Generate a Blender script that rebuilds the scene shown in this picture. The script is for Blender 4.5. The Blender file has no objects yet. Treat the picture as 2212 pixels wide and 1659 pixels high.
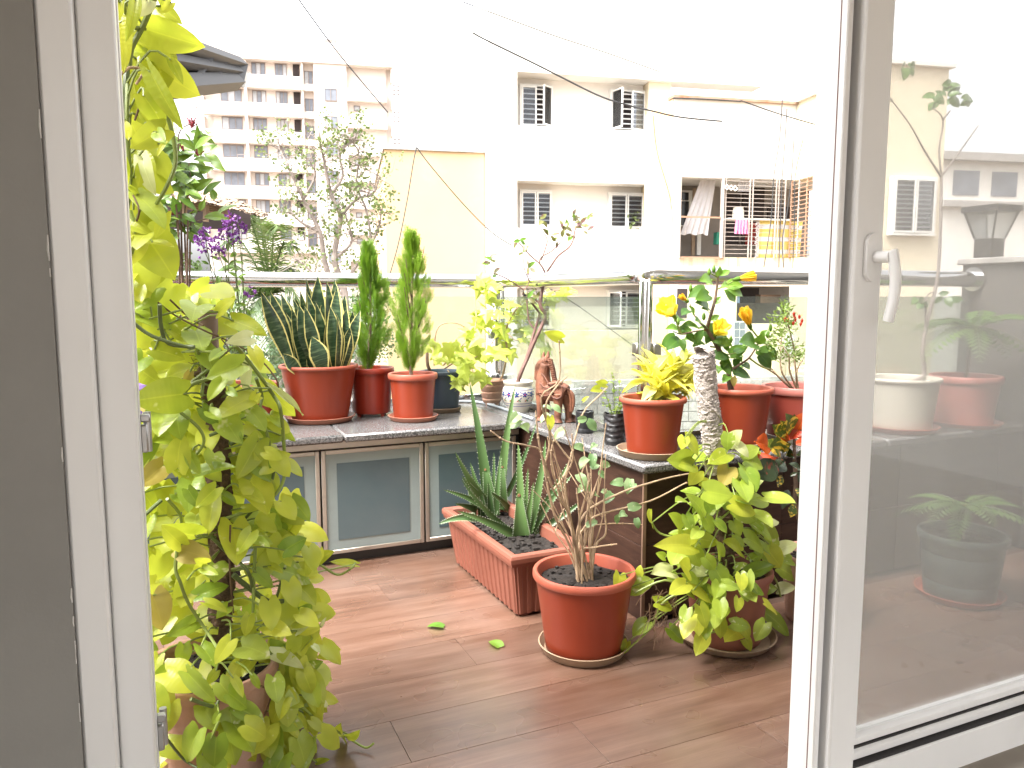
import bpy, math, random
from mathutils import Vector, Matrix, noise as mnoise
random.seed(7)
scene = bpy.context.scene
# ------------------------------------------------------------------ camera
YAW, PITCH, CAM_H = math.radians(24), math.radians(6.5), 1.10
cam_data = bpy.data.cameras.new('camera')
cam_data.sensor_width = 36.0
cam_data.lens = 36.0 * 1664 / 2212
cam_data.clip_start = 0.02
cam_data.clip_end = 2000
cam = bpy.data.objects.new('camera', cam_data)
scene.collection.objects.link(cam)
cam.location = (0, 0, CAM_H)
cam.rotation_euler = (math.radians(90) - PITCH, 0, -YAW)
scene.camera = cam
# ------------------------------------------------------------------ sky, sun, exposure
SUN_EL, SUN_AZ = math.radians(60), math.radians(256)      # azimuth clockwise from +Y: the sun stands behind the viewer
world = bpy.data.worlds.new('World')
scene.world = world
world.use_nodes = True
wn = world.node_tree
for n in list(wn.nodes): wn.nodes.remove(n)
wo = wn.nodes.new('ShaderNodeOutputWorld')
bg = wn.nodes.new('ShaderNodeBackground')
sky = wn.nodes.new('ShaderNodeTexSky')
sky.sky_type = 'NISHITA'
sky.sun_disc = False
sky.sun_elevation = SUN_EL
sky.sun_rotation = SUN_AZ
sky.air_density = 1.0
sky.dust_density = 6.0
sky.ozone_density = 1.0
hsv = wn.nodes.new('ShaderNodeHueSaturation')             # bright haze: an almost colourless sky
hsv.inputs['Saturation'].default_value = 0.10
wn.links.new(sky.outputs[0], hsv.inputs['Color'])
wn.links.new(hsv.outputs[0], bg.inputs[0])
bg.inputs[1].default_value = 0.15
wn.links.new(bg.outputs[0], wo.inputs[0])
sun_data = bpy.data.lights.new('sun', 'SUN')
sun_data.energy = 1.2
sun_data.angle = math.radians(26)
sun_data.color = (1.0, 0.95, 0.87)
sun = bpy.data.objects.new('sun', sun_data)
scene.collection.objects.link(sun)
sd = Vector((math.sin(SUN_AZ) * math.cos(SUN_EL), math.cos(SUN_AZ) * math.cos(SUN_EL), math.sin(SUN_EL)))
sun.rotation_euler = sd.to_track_quat('Z', 'Y').to_euler()
scene.view_settings.view_transform = 'Standard'
scene.view_settings.look = 'None'
scene.view_settings.gamma = 1.0
scene.view_settings.exposure = 2.52
scene.view_settings.use_curve_mapping = False
scene.render.engine = 'CYCLES'
scene.cycles.max_bounces = 7
scene.cycles.diffuse_bounces = 3
scene.cycles.glossy_bounces = 3
scene.cycles.transparent_max_bounces = 12
scene.cycles.caustics_reflective = False
scene.cycles.caustics_refractive = False

# ------------------------------------------------------------------ measuring helpers (photo measurement -> metres)
CAMV = Vector((0, 0, CAM_H))
FW = Vector((math.sin(YAW) * math.cos(PITCH), math.cos(YAW) * math.cos(PITCH), -math.sin(PITCH)))
RT = Vector((math.cos(YAW), -math.sin(YAW), 0))
UP = RT.cross(FW)
def ray(x, y): return FW + RT * ((x - 1106) / 1664) - UP * ((y - 829.5) / 1664)
def az(x, y, z):
    d = ray(x, y); return CAMV + d * ((z - CAM_H) / d.z)
def ay(x, y, Y):
    d = ray(x, y); return CAMV + d * (Y / d.y)
def ax(x, y, X):
    d = ray(x, y); return CAMV + d * (X / d.x)
BR = math.radians(12)                                      # the buildings opposite stand 12 degrees askew
E1 = Vector((math.cos(BR), -math.sin(BR), 0)); E2 = Vector((math.sin(BR), math.cos(BR), 0))
def ab(x, y, d):                                           # -> (s, z) on the plane d metres off in the buildings' frame
    r = ray(x, y); p = CAMV + r * (d / r.dot(E2)); return p.dot(E1), p.z
def bw(s, d, z): return E1 * s + E2 * d + Vector((0, 0, z))
rnd = random.uniform

# ------------------------------------------------------------------ object helpers
COL = scene.collection
W = {}
def tag(o, label=None, cat=None, group=None, kind=None):
    if label: o['label'] = label
    if cat: o['category'] = cat
    if group: o['group'] = group
    if kind: o['kind'] = kind
    return o
def thing(name, loc, label, cat, group=None):
    o = bpy.data.objects.new(name, None); COL.objects.link(o)
    o.location = loc; o.empty_display_size = 0.1
    W[o.name] = Vector(loc)
    return tag(o, label, cat, group)
def org(parent): return W[parent.name] if parent else Vector((0, 0, 0))
class MB:
    def __init__(s): s.v = []; s.f = []; s.uv = []; s.m = []; s.cur = 0
    def face(s, idx, uv=None): s.f.append(idx); s.uv.append(uv); s.m.append(s.cur)
    def quad(s, a, b, c, d):
        n = len(s.v); s.v += [Vector(a), Vector(b), Vector(c), Vector(d)]; s.face((n, n+1, n+2, n+3), ((0,0),(1,0),(1,1),(0,1)))
        return s
    def tri(s, a, b, c):
        n = len(s.v); s.v += [Vector(a), Vector(b), Vector(c)]; s.face((n, n+1, n+2)); return s
    def box(s, lo, hi, M=None, bev=0.0):
        x0,y0,z0 = lo; x1,y1,z1 = hi
        if bev <= 0:
            vs = [(x0,y0,z0),(x1,y0,z0),(x1,y1,z0),(x0,y1,z0),(x0,y0,z1),(x1,y0,z1),(x1,y1,z1),(x0,y1,z1)]
            fs = [(0,3,2,1),(4,5,6,7),(0,1,5,4),(1,2,6,5),(2,3,7,6),(3,0,4,7)]
        else:
            b = min(bev, (x1-x0)/2.01, (y1-y0)/2.01, (z1-z0)/2.01)
            vs = []; ix = {}
            for i,(X,sx) in enumerate(((x0,1),(x1,-1))):
                for j,(Y,sy) in enumerate(((y0,1),(y1,-1))):
                    for k,(Z,sz) in enumerate(((z0,1),(z1,-1))):
                        for a in range(3):
                            ix[(i,j,k,a)] = len(vs)
                            vs.append((X + (0 if a==0 else b*sx), Y + (0 if a==1 else b*sy), Z + (0 if a==2 else b*sz)))
            g = lambda *q: ix[q]
            fs = []
            for i in (0,1): fs.append(tuple(g(i,j,k,0) for j,k in ((0,0),(1,0),(1,1),(0,1))))
            for j in (0,1): fs.append(tuple(g(i,j,k,1) for i,k in ((0,0),(1,0),(1,1),(0,1))))
            for k in (0,1): fs.append(tuple(g(i,j,k,2) for i,j in ((0,0),(1,0),(1,1),(0,1))))
            for j in (0,1):
                for k in (0,1): fs.append((g(0,j,k,1),g(1,j,k,1),g(1,j,k,2),g(0,j,k,2)))
            for i in (0,1):
                for k in (0,1): fs.append((g(i,0,k,0),g(i,1,k,0),g(i,1,k,2),g(i,0,k,2)))
            for i in (0,1):
                for j in (0,1): fs.append((g(i,j,0,0),g(i,j,1,0),g(i,j,1,1),g(i,j,0,1)))
            for i in (0,1):
                for j in (0,1):
                    for k in (0,1): fs.append((g(i,j,k,0),g(i,j,k,1),g(i,j,k,2)))
            c = Vector(((x0+x1)/2,(y0+y1)/2,(z0+z1)/2)); out = []
            for f in fs:
                p = [Vector(vs[q]) for q in f]; nn = (p[1]-p[0]).cross(p[2]-p[0]); cc = sum(p, Vector())/len(p) - c
                out.append(f if nn.dot(cc) > 0 else tuple(reversed(f)))
            fs = out
        n = len(s.v)
        for q in vs:
            q = Vector(q); s.v.append(M @ q if M else q)
        for f in fs: s.face(tuple(n+i for i in f))
        return s
    def bbox(s, s0, s1, d0, d1, z0, z1):                   # a box in the skewed frame of the buildings
        M = Matrix(((E1.x,E2.x,0,0),(E1.y,E2.y,0,0),(0,0,1,0),(0,0,0,1)))
        return s.box((min(s0,s1),min(d0,d1),min(z0,z1)), (max(s0,s1),max(d0,d1),max(z0,z1)), M)
    def tube(s, path, r, n=8, caps=True, sq=1.0):
        path = [Vector(p) for p in path]
        R = r if isinstance(r, (list, tuple)) else [r]*len(path)
        base = len(s.v); prev = None; L = len(path)
        for i, p in enumerate(path):
            t = (path[min(i+1,L-1)] - path[max(i-1,0)]).normalized()
            if t.length == 0: t = Vector((0,0,1))
            if prev is None:
                a = Vector((0,0,1)) if abs(t.z) < .9 else Vector((1,0,0))
                u = t.cross(a).normalized()
            else:
                u = (prev - t*prev.dot(t))
                u = u.normalized() if u.length > 1e-6 else t.orthogonal().normalized()
            prev = u; w = t.cross(u)
            for k in range(n):
                th = 2*math.pi*k/n
                s.v.append(p + u*(math.cos(th)*R[i]) + w*(math.sin(th)*R[i]*sq))
        for i in range(L-1):
            for k in range(n):
                a = base+i*n+k; b = base+i*n+(k+1)%n
                s.face((a, b, b+n, a+n), ((k/n,i/(L-1)),((k+1)/n,i/(L-1)),((k+1)/n,(i+1)/(L-1)),(k/n,(i+1)/(L-1))))
        if caps:
            s.face(tuple(base+k for k in reversed(range(n)))); s.face(tuple(base+(L-1)*n+k for k in range(n)))
        return s
    def lathe(s, prof, c=(0,0,0), n=40, close=False):
        c = Vector(c); base = len(s.v); L = len(prof)
        for (r, z) in prof:
            for k in range(n):
                th = 2*math.pi*k/n
                s.v.append(c + Vector((r*math.cos(th), r*math.sin(th), z)))
        for i in range(L - (0 if close else 1)):
            j = (i+1) % L
            for k in range(n):
                a = base+i*n+k; b = base+i*n+(k+1)%n
                s.face((a, b, base+j*n+(k+1)%n, base+j*n+k))
        return s
    def disc(s, r, z, c=(0,0,0), n=40):
        c = Vector(c); base = len(s.v)
        for k in range(n): s.v.append(c + Vector((r*math.cos(2*math.pi*k/n), r*math.sin(2*math.pi*k/n), z)))
        s.face(tuple(range(base, base+n))); return s
    def add(s, verts, faces, M=None):
        n = len(s.v)
        for q in verts: s.v.append(M @ Vector(q) if M else Vector(q))
        for f in faces: s.face(tuple(n+i for i in f))
        return s
    def mesh(s, name, mats, o=Vector((0,0,0)), smooth=False):
        me = bpy.data.meshes.new(name)
        me.from_pydata([tuple(q - o) for q in s.v], [], s.f)
        if any(u for u in s.uv):
            l = me.uv_layers.new(name='UVMap'); i = 0; d = l.data
            for f, u in zip(s.f, s.uv):
                for k in range(len(f)):
                    if u: d[i].uv = u[k]
                    i += 1
        if not isinstance(mats, (list, tuple)): mats = [mats]
        for m in mats: me.materials.append(m)
        if len(mats) > 1:
            me.polygons.foreach_set('material_index', s.m)
        if smooth:
            me.polygons.foreach_set('use_smooth', [True]*len(me.polygons))
            try: me.set_sharp_from_angle(angle=math.radians(40))
            except Exception: pass
        me.update()
        return me
    def build(s, name, mats, parent=None, smooth=False, loc=None, label=None, cat=None, group=None, kind=None):
        o0 = org(parent) if parent else Vector(loc if loc else (0,0,0))
        me = s.mesh(name, mats, o0, smooth)
        ob = bpy.data.objects.new(name, me); COL.objects.link(ob)
        if parent: ob.parent = parent
        else: ob.location = o0
        W[ob.name] = o0
        return tag(ob, label, cat, group, kind)
def inst(name, me, parent, M):
    ob = bpy.data.objects.new(name, me); COL.objects.link(ob)
    ob.parent = parent
    ob.matrix_basis = Matrix.Translation(-org(parent)) @ M
    W[ob.name] = org(parent)
    return ob
def smooth_path(pts, k=4):
    pts = [Vector(p) for p in pts]
    if len(pts) < 3: return pts
    out = []
    for i in range(len(pts)-1):
        p0 = pts[max(i-1,0)]; p1 = pts[i]; p2 = pts[i+1]; p3 = pts[min(i+2,len(pts)-1)]
        for j in range(k):
            t = j/k
            out.append(.5*((2*p1)+(p2-p0)*t+(2*p0-5*p1+4*p2-p3)*t*t+(3*p1-p0-3*p2+p3)*t*t*t))
    out.append(pts[-1]); return out
def taper(n, a, b): return [a+(b-a)*i/max(n-1,1) for i in range(n)]

# ------------------------------------------------------------------ materials
def nodes(name):
    m = bpy.data.materials.new(name); m.use_nodes = True
    nt = m.node_tree; b = nt.nodes['Principled BSDF']; return m, nt, b
def ramp(nt, stops, interp='LINEAR'):
    r = nt.nodes.new('ShaderNodeValToRGB'); r.color_ramp.interpolation = interp
    e = r.color_ramp.elements
    while len(e) > 1: e.remove(e[-1])
    e[0].position = stops[0][0]; e[0].color = (*stops[0][1], 1)
    for p, c in stops[1:]:
        x = e.new(p); x.color = (*c, 1)
    return r
def coords(nt, kind='Object', scale=(1,1,1)):
    tc = nt.nodes.new('ShaderNodeTexCoord'); mp = nt.nodes.new('ShaderNodeMapping')
    mp.inputs['Scale'].default_value = scale
    nt.links.new(tc.outputs[kind], mp.inputs[0]); return mp.outputs[0]
def noise(nt, vec, sc, det=4, rough=.55):
    n = nt.nodes.new('ShaderNodeTexNoise'); n.inputs['Scale'].default_value = sc
    n.inputs['Detail'].default_value = det; n.inputs['Roughness'].default_value = rough
    nt.links.new(vec, n.inputs['Vector']); return n.outputs['Fac']
def bump(nt, b, h, st, dist=.01):
    bn = nt.nodes.new('ShaderNodeBump'); bn.inputs['Strength'].default_value = st; bn.inputs['Distance'].default_value = dist
    nt.links.new(h, bn.inputs['Height']); nt.links.new(bn.outputs[0], b.inputs['Normal'])
def mixc(nt, fac, a, b, mode='MIX'):
    m = nt.nodes.new('ShaderNodeMix'); m.data_type = 'RGBA'; m.blend_type = mode
    for sock, v in ((m.inputs[0], fac), (m.inputs[6], a), (m.inputs[7], b)):
        if isinstance(v, (int, float)): sock.default_value = v
        elif isinstance(v, tuple): sock.default_value = (*v, 1)
        else: nt.links.new(v, sock)
    return m.outputs[2]
def mul(c, k): return tuple(min(1, x*k) for x in c)
def mat(name, col, rough=.5, var=.12, sc=6, bmp=0.0, bsc=60, metal=0.0, spec=.5, scale=(1,1,1), dirt=None, dsc=2.5, dlo=.55, dhi=.75):
    m, nt, b = nodes(name)
    v = coords(nt, 'Object', scale)
    r = ramp(nt, [(.3, mul(col, 1-var)), (.7, mul(col, 1+var))])
    nt.links.new(noise(nt, v, sc), r.inputs[0]); c = r.outputs[0]
    if dirt:
        dr = ramp(nt, [(dlo, (0,0,0)), (dhi, (1,1,1))])
        nt.links.new(noise(nt, v, dsc, 6, .65), dr.inputs[0])
        c = mixc(nt, dr.outputs[0], c, dirt)
    nt.links.new(c, b.inputs['Base Color'])
    b.inputs['Roughness'].default_value = rough; b.inputs['Metallic'].default_value = metal
    b.inputs['Specular IOR Level'].default_value = spec
    if bmp: bump(nt, b, noise(nt, v, bsc, 5), bmp)
    return m
def leafmat(name, dark, light, transl=.35, rough=.38, vein=0.0, edge=None, edge_w=.12, patch=None, patch_amt=.0, psc=5, nsc=2.2):
    """leaf: object-random tint, soft blotches, optional pale blotches (variegation), pale edge, midrib"""
    m, nt, b = nodes(name)
    oi = nt.nodes.new('ShaderNodeObjectInfo')
    r = ramp(nt, [(0, dark), (1, light)])
    uvv = coords(nt, 'UV'); v = coords(nt, 'Object')
    ad = nt.nodes.new('ShaderNodeVectorMath'); ad.operation = 'ADD'
    cb = nt.nodes.new('ShaderNodeCombineXYZ'); mr = nt.nodes.new('ShaderNodeMath'); mr.operation = 'MULTIPLY'; mr.inputs[1].default_value = 37
    nt.links.new(oi.outputs['Random'], mr.inputs[0]); nt.links.new(mr.outputs[0], cb.inputs[0]); nt.links.new(mr.outputs[0], cb.inputs[2])
    nt.links.new(v, ad.inputs[0]); nt.links.new(cb.outputs[0], ad.inputs[1]); vv = ad.outputs[0]
    n1 = noise(nt, vv, nsc, 1)
    mm = nt.nodes.new('ShaderNodeMath'); mm.operation = 'MULTIPLY_ADD'; mm.inputs[1].default_value = .75
    nt.links.new(oi.outputs['Random'], mm.inputs[0])
    m2 = nt.nodes.new('ShaderNodeMath'); m2.operation = 'MULTIPLY_ADD'; m2.inputs[1].default_value = .7; m2.inputs[2].default_value = -.22
    nt.links.new(n1, m2.inputs[0]); nt.links.new(m2.outputs[0], mm.inputs[2])
    nt.links.new(mm.outputs[0], r.inputs[0]); c = r.outputs[0]
    if patch:
        pr = ramp(nt, [(.62-patch_amt, (0,0,0)), (.70-patch_amt, (1,1,1))])
        nt.links.new(noise(nt, vv, psc, 2, .6), pr.inputs[0]); c = mixc(nt, pr.outputs[0], c, patch)
    sx = nt.nodes.new('ShaderNodeSeparateXYZ'); nt.links.new(uvv, sx.inputs[0])
    ab_ = nt.nodes.new('ShaderNodeMath'); ab_.operation = 'SUBTRACT'; ab_.inputs[1].default_value = .5; nt.links.new(sx.outputs[0], ab_.inputs[0])
    a2 = nt.nodes.new('ShaderNodeMath'); a2.operation = 'ABSOLUTE'; nt.links.new(ab_.outputs[0], a2.inputs[0])
    if vein:
        vr = ramp(nt, [(0, (1,1,1)), (.035, (0,0,0))]); nt.links.new(a2.outputs[0], vr.inputs[0])
        vs = nt.nodes.new('ShaderNodeMath'); vs.operation = 'MULTIPLY'; vs.inputs[1].default_value = vein
        nt.links.new(vr.outputs[0], vs.inputs[0]); c = mixc(nt, vs.outputs[0], c, mul(light, 1.35))
    if edge:
        na = nt.nodes.new('ShaderNodeMath'); na.operation = 'MULTIPLY_ADD'; na.inputs[1].default_value = .08; nt.links.new(n1, na.inputs[0]); nt.links.new(a2.outputs[0], na.inputs[2])
        er = ramp(nt, [(.5-edge_w+.035, (0,0,0)), (.5-edge_w+.055, (1,1,1))]); nt.links.new(na.outputs[0], er.inputs[0])
        c = mixc(nt, er.outputs[0], c, edge)
    nt.links.new(c, b.inputs['Base Color']); b.inputs['Roughness'].default_value = rough
    # fine side veins as relief
    if vein >= .25:
        wv = nt.nodes.new('ShaderNodeTexWave'); wv.inputs['Scale'].default_value = 3.2; wv.inputs['Distortion'].default_value = 1.5
        nt.links.new(v, wv.inputs['Vector']); wv.bands_direction = 'Y'
        bump(nt, b, wv.outputs['Fac'], .05, .03)
    tr = nt.nodes.new('ShaderNodeBsdfTranslucent'); mx = nt.nodes.new('ShaderNodeMixShader'); mx.inputs[0].default_value = transl
    cc = mixc(nt, 1.0, c, (1.0, 1.0, .75), 'MULTIPLY'); nt.links.new(cc, tr.inputs[0])
    out = nt.nodes['Material Output']
    nt.links.new(b.outputs[0], mx.inputs[1]); nt.links.new(tr.outputs[0], mx.inputs[2]); nt.links.new(mx.outputs[0], out.inputs[0])
    return m

M = {}
M['white_upvc'] = mat('white_upvc', (.84,.83,.815), .32, .03, 3, dirt=(.76,.74,.71), dlo=.6, dhi=.9)
M['grey_paint'] = mat('grey_paint', (.27,.26,.24), .75, .06, 5, .08, 90)
M['room_white'] = mat('room_white', (.75,.73,.70), .8, .03, 2)
M['caulk'] = mat('caulk', (.72,.70,.66), .7, .05, 30, .3, 120)
M['gap_black'] = mat('gap_black', (.025,.022,.022), .6, .1)  # near-black colour for the shade in the door's gaps and grooves
M['steel'] = mat('steel', (.72,.72,.72), .13, .04, 8, metal=1.0)
M['dull_metal'] = mat('dull_metal', (.42,.41,.40), .38, .12, 20, metal=1.0, dirt=(.2,.15,.11))
M['alu'] = mat('alu', (.44,.39,.33), .42, .10, 10, metal=.75, dirt=(.16,.12,.09), dlo=.6)
M['frost'] = mat('frost', (.25,.305,.30), .35, .05, 3, dirt=(.19,.22,.215), dlo=.5, dhi=.85)
M['frost_dark'] = mat('frost_dark', (.074,.112,.124), .28, .12, 2.0, dirt=(.11,.142,.15), dlo=.45, dhi=.85)
M['plinth'] = mat('plinth', (.03,.026,.024), .6, .1)
M['soil'] = mat('soil', (.014,.0095,.007), .95, .5, 40, .9, 70)
def speckle(name, base, dk, lt, rough):
    m, nt, b = nodes(name); v = coords(nt)
    a = ramp(nt, [(.36, dk), (.5, base), (.64, lt)]); nt.links.new(noise(nt, v, 160, 2, .7), a.inputs[0])
    d = ramp(nt, [(.45,(0,0,0)),(.8,(1,1,1))]); nt.links.new(noise(nt, v, 5, 6, .65), d.inputs[0])
    c = mixc(nt, d.outputs[0], a.outputs[0], (.13,.11,.095))
    nt.links.new(c, b.inputs['Base Color']); b.inputs['Roughness'].default_value = rough
    return m
M['granite'] = speckle('granite', (.105,.102,.102), (.035,.035,.037), (.24,.23,.225), .22)
def brownwall():
    m, nt, b = nodes('brown_cladding'); v = coords(nt, 'Object', (1.2, 1.2, 9))
    r = ramp(nt, [(.25,(.018,.008,.005)),(.5,(.040,.017,.010)),(.75,(.066,.032,.020))]); nt.links.new(noise(nt, v, 4, 6, .7), r.inputs[0])
    oi = nt.nodes.new('ShaderNodeObjectInfo'); hs = nt.nodes.new('ShaderNodeHueSaturation'); ma = nt.nodes.new('ShaderNodeMath'); ma.operation='MULTIPLY_ADD'; ma.inputs[1].default_value=.4; ma.inputs[2].default_value=.8
    nt.links.new(oi.outputs['Random'], ma.inputs[0]); nt.links.new(ma.outputs[0], hs.inputs['Value']); nt.links.new(r.outputs[0], hs.inputs['Color'])
    v2 = coords(nt, 'Object', (1,1,1)); sc = ramp(nt, [(.64,(0,0,0)),(.70,(1,1,1))])
    nt.links.new(noise(nt, coords(nt,'Object',(3,3,30)), 6, 5, .7), sc.inputs[0])
    c = mixc(nt, sc.outputs[0], hs.outputs[0], (.12,.07,.05))
    nt.links.new(c, b.inputs['Base Color']); b.inputs['Roughness'].default_value = .6; b.inputs['Specular IOR Level'].default_value = .3
    return m
M['brown'] = brownwall()
def plankmat():
    m, nt, b = nodes('wood_plank'); oi = nt.nodes.new('ShaderNodeObjectInfo')
    tc = nt.nodes.new('ShaderNodeTexCoord'); mp = nt.nodes.new('ShaderNodeMapping'); mp.inputs['Scale'].default_value = (1.1, 11, 1)
    ad = nt.nodes.new('ShaderNodeVectorMath'); cb = nt.nodes.new('ShaderNodeCombineXYZ'); mr = nt.nodes.new('ShaderNodeMath'); mr.operation='MULTIPLY'; mr.inputs[1].default_value=61
    nt.links.new(oi.outputs['Random'], mr.inputs[0]); nt.links.new(mr.outputs[0], cb.inputs[0]); nt.links.new(mr.outputs[0], cb.inputs[1])
    nt.links.new(tc.outputs['Object'], mp.inputs[0]); nt.links.new(mp.outputs[0], ad.inputs[0]); nt.links.new(cb.outputs[0], ad.inputs[1]); v = ad.outputs[0]
    r = ramp(nt, [(.22,(.066,.031,.019)),(.45,(.130,.066,.042)),(.62,(.178,.100,.069)),(.8,(.225,.142,.106))])
    nt.links.new(noise(nt, v, 1.7, 7, .68), r.inputs[0])
    g = ramp(nt, [(.40,(.62,.62,.62)),(.6,(1,1,1))]); 
    mp2 = nt.nodes.new('ShaderNodeMapping'); mp2.inputs['Scale'].default_value = (1.3,26,1); nt.links.new(ad.outputs[0], mp2.inputs[0]); nt.links.new(noise(nt, mp2.outputs[0], 2.2, 4), g.inputs[0])
    c = mixc(nt, .6, r.outputs[0], g.outputs[0], 'MULTIPLY')
    hs = nt.nodes.new('ShaderNodeHueSaturation'); ma = nt.nodes.new('ShaderNodeMath'); ma.operation='MULTIPLY_ADD'; ma.inputs[1].default_value=.28; ma.inputs[2].default_value=.90
    nt.links.new(oi.outputs['Random'], ma.inputs[0]); nt.links.new(ma.outputs[0], hs.inputs['Value']); nt.links.new(c, hs.inputs['Color'])
    d = ramp(nt, [(.35,(0,0,0)),(.85,(1,1,1))], 'EASE'); nt.links.new(noise(nt, coords(nt,'Object'), 3, 2, .5), d.inputs[0])
    ds = nt.nodes.new('ShaderNodeMath'); ds.operation='MULTIPLY'; ds.inputs[1].default_value=.35; nt.links.new(d.outputs[0], ds.inputs[0])
    c2 = mixc(nt, ds.outputs[0], hs.outputs[0], (.22,.17,.145))
    nt.links.new(c2, b.inputs['Base Color'])
    rr = ramp(nt, [(.3,(.25,)*3),(.7,(.33,)*3)]); nt.links.new(noise(nt, coords(nt,'Object'), 5, 2), rr.inputs[0]); nt.links.new(rr.outputs[0], b.inputs['Roughness'])
    b.inputs['Coat Weight'].default_value = .55; b.inputs['Coat Roughness'].default_value = .24
    bump(nt, b, noise(nt, mp2.outputs[0], 3, 4), .06, .004)
    return m
M['plank'] = plankmat()
M['grout'] = mat('grout', (.085,.047,.032), .9)
M['terracotta'] = mat('terracotta_plastic', (.240,.034,.013), .36, .07, 3, dirt=(.33,.085,.045), dlo=.62, dhi=.95)
M['terracotta_deep'] = mat('terracotta_plastic_deep', (.24,.026,.013), .30, .08, 3, dirt=(.36,.12,.08), dlo=.62, dhi=.95)
M['terracotta_rim'] = mat('terracotta_rim', (.36,.085,.050), .42, .06, 6)
M['terracotta_dusty'] = mat('terracotta_dusty', (.215,.072,.046), .5, .08, 5, dirt=(.25,.105,.075), dlo=.5, dhi=.9)
M['pink_plastic'] = mat('pink_plastic', (.43,.15,.125), .42, .06, 4, dirt=(.5,.25,.22))
M['maroon'] = mat('maroon_plastic', (.27,.050,.036), .38, .06, 4)
M['saucer'] = mat('saucer_beige', (.33,.235,.155), .5, .06, 6, dirt=(.20,.13,.085), dlo=.5)
M['saucer_pink'] = mat('saucer_pink', (.40,.16,.105), .5, .06, 6, dirt=(.4,.18,.12))
M['clay'] = mat('clay', (.43,.235,.165), .8, .12, 9, .25, 60, dirt=(.50,.36,.29), dlo=.45)
M['blue_plastic'] = mat('blue_plastic', (.030,.045,.062), .36, .1, 4)
M['white_plastic'] = mat('white_plastic', (.62,.58,.49), .45, .05, 4, dirt=(.42,.37,.29))
M['black_plastic'] = mat('black_plastic', (.018,.018,.02), .3, .1, 6)
M['bark'] = mat('bark', (.135,.085,.058), .85, .35, 25, .6, 60)
M['bark_pale'] = mat('bark_pale', (.36,.25,.155), .75, .3, 30, .3, 80)
M['bark_wine'] = mat('bark_wine', (.16,.085,.07), .75, .3, 30, .3, 80)
M['bark_grey'] = mat('bark_grey', (.27,.225,.20), .85, .3, 6, .4, 20)
M['coir'] = mat('coir', (.115,.068,.042), .95, .45, 45, 1.0, 160)
M['pipe'] = mat('pvc_pipe_brown', (.20,.125,.105), .5, .1, 10)
M['terra_horse'] = mat('terracotta_clay', (.20,.075,.038), .62, .25, 20, .35, 90, dirt=(.07,.027,.016), dsc=14, dlo=.45, dhi=.7)
M['vine'] = mat('vine_stem', (.20,.25,.05), .45, .25, 8)
M['vine_dark'] = mat('vine_stem_dark', (.10,.13,.04), .5, .3, 8)
M['root'] = mat('aerial_root', (.13,.075,.04), .8, .3, 20)
M['lime'] = leafmat('pothos_lime', (.33,.405,.032), (.70,.71,.085), .52, .30, .25, patch=(.72,.73,.30), patch_amt=-.07, psc=2.6)
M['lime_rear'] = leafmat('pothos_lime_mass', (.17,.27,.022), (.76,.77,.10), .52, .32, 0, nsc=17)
M['lime_pale'] = leafmat('pothos_pale', (.45,.50,.16), (.72,.72,.42), .35, .35, .2)
M['lime_tan'] = leafmat('pothos_tan', (.36,.28,.05), (.50,.40,.10), .35, .4, .2)
M['lime_green'] = leafmat('pothos_green', (.19,.30,.028), (.44,.53,.06), .48, .32, .3, patch=(.52,.56,.2), patch_amt=-.08, psc=2.6)
M['marble'] = leafmat('pothos_marble', (.25,.36,.04), (.54,.63,.11), .48, .32, .3, patch=(.68,.69,.38), patch_amt=.01, psc=2.4)
M['vine_lime'] = leafmat('sweet_vine_lime', (.40,.49,.055), (.60,.66,.14), .45, .4, .2)
M['ylw_leaf'] = leafmat('yellow_song_leaf', (.68,.65,.05), (.86,.82,.30), .45, .36, .2)
M['hib_leaf'] = leafmat('hibiscus_leaf', (.045,.11,.022), (.12,.23,.035), .32, .30, .45)
M['hib_light'] = leafmat('hibiscus_leaf_young', (.10,.22,.025), (.20,.34,.05), .35, .32, .4)
M['ixora_leaf'] = leafmat('ixora_leaf', (.045,.10,.018), (.17,.27,.035), .32, .32, .45)
M['snake_leaf'] = None
M['aloe_leaf'] = leafmat('aloe_leaf', (.055,.115,.038), (.12,.205,.065), .12, .36, 0)
M['twig_leaf'] = leafmat('twig_leaf', (.14,.26,.10), (.34,.45,.22), .32, .35, .25, patch=(.55,.60,.40), patch_amt=-.02, psc=3)
M['purple_leaf'] = leafmat('purple_leaf', (.10,.085,.05), (.22,.24,.06), .32, .38, .2, patch=(.16,.06,.07), patch_amt=.08, psc=2)
M['mint'] = leafmat('mint_leaf', (.12,.20,.03), (.26,.36,.06), .35, .4, .2)
M['fine_leaf'] = leafmat('fine_leaf', (.07,.13,.025), (.20,.28,.05), .32, .38, .1)
M['croton_y'] = leafmat('croton_yellow', (.035,.06,.015), (.09,.12,.02), .2, .28, .9, patch=(.60,.40,.05), patch_amt=.10, psc=5)
M['croton_r'] = leafmat('croton_red', (.42,.03,.012), (.60,.12,.02), .25, .28, .6, patch=(.10,.02,.015), patch_amt=.02, psc=5)
M['croton_d'] = leafmat('croton_dark', (.018,.03,.012), (.04,.06,.02), .15, .26, .3, patch=(.2,.03,.02), patch_amt=0, psc=4)
M['cypress'] = leafmat('cypress_spray', (.09,.21,.02), (.30,.46,.045), .42, .5, 0)
M['tree_leaf'] = leafmat('tree_leaf', (.09,.14,.045), (.23,.29,.10), .32, .45, 0)
M['bush_leaf'] = leafmat('bush_leaf', (.035,.075,.025), (.11,.17,.05), .3, .45, 0)
M['palm'] = leafmat('palm_leaflet', (.05,.10,.03), (.15,.21,.06), .28, .35, 0)
M['fern'] = leafmat('fern_leaf', (.045,.11,.02), (.12,.22,.04), .35, .4, .2)
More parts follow.
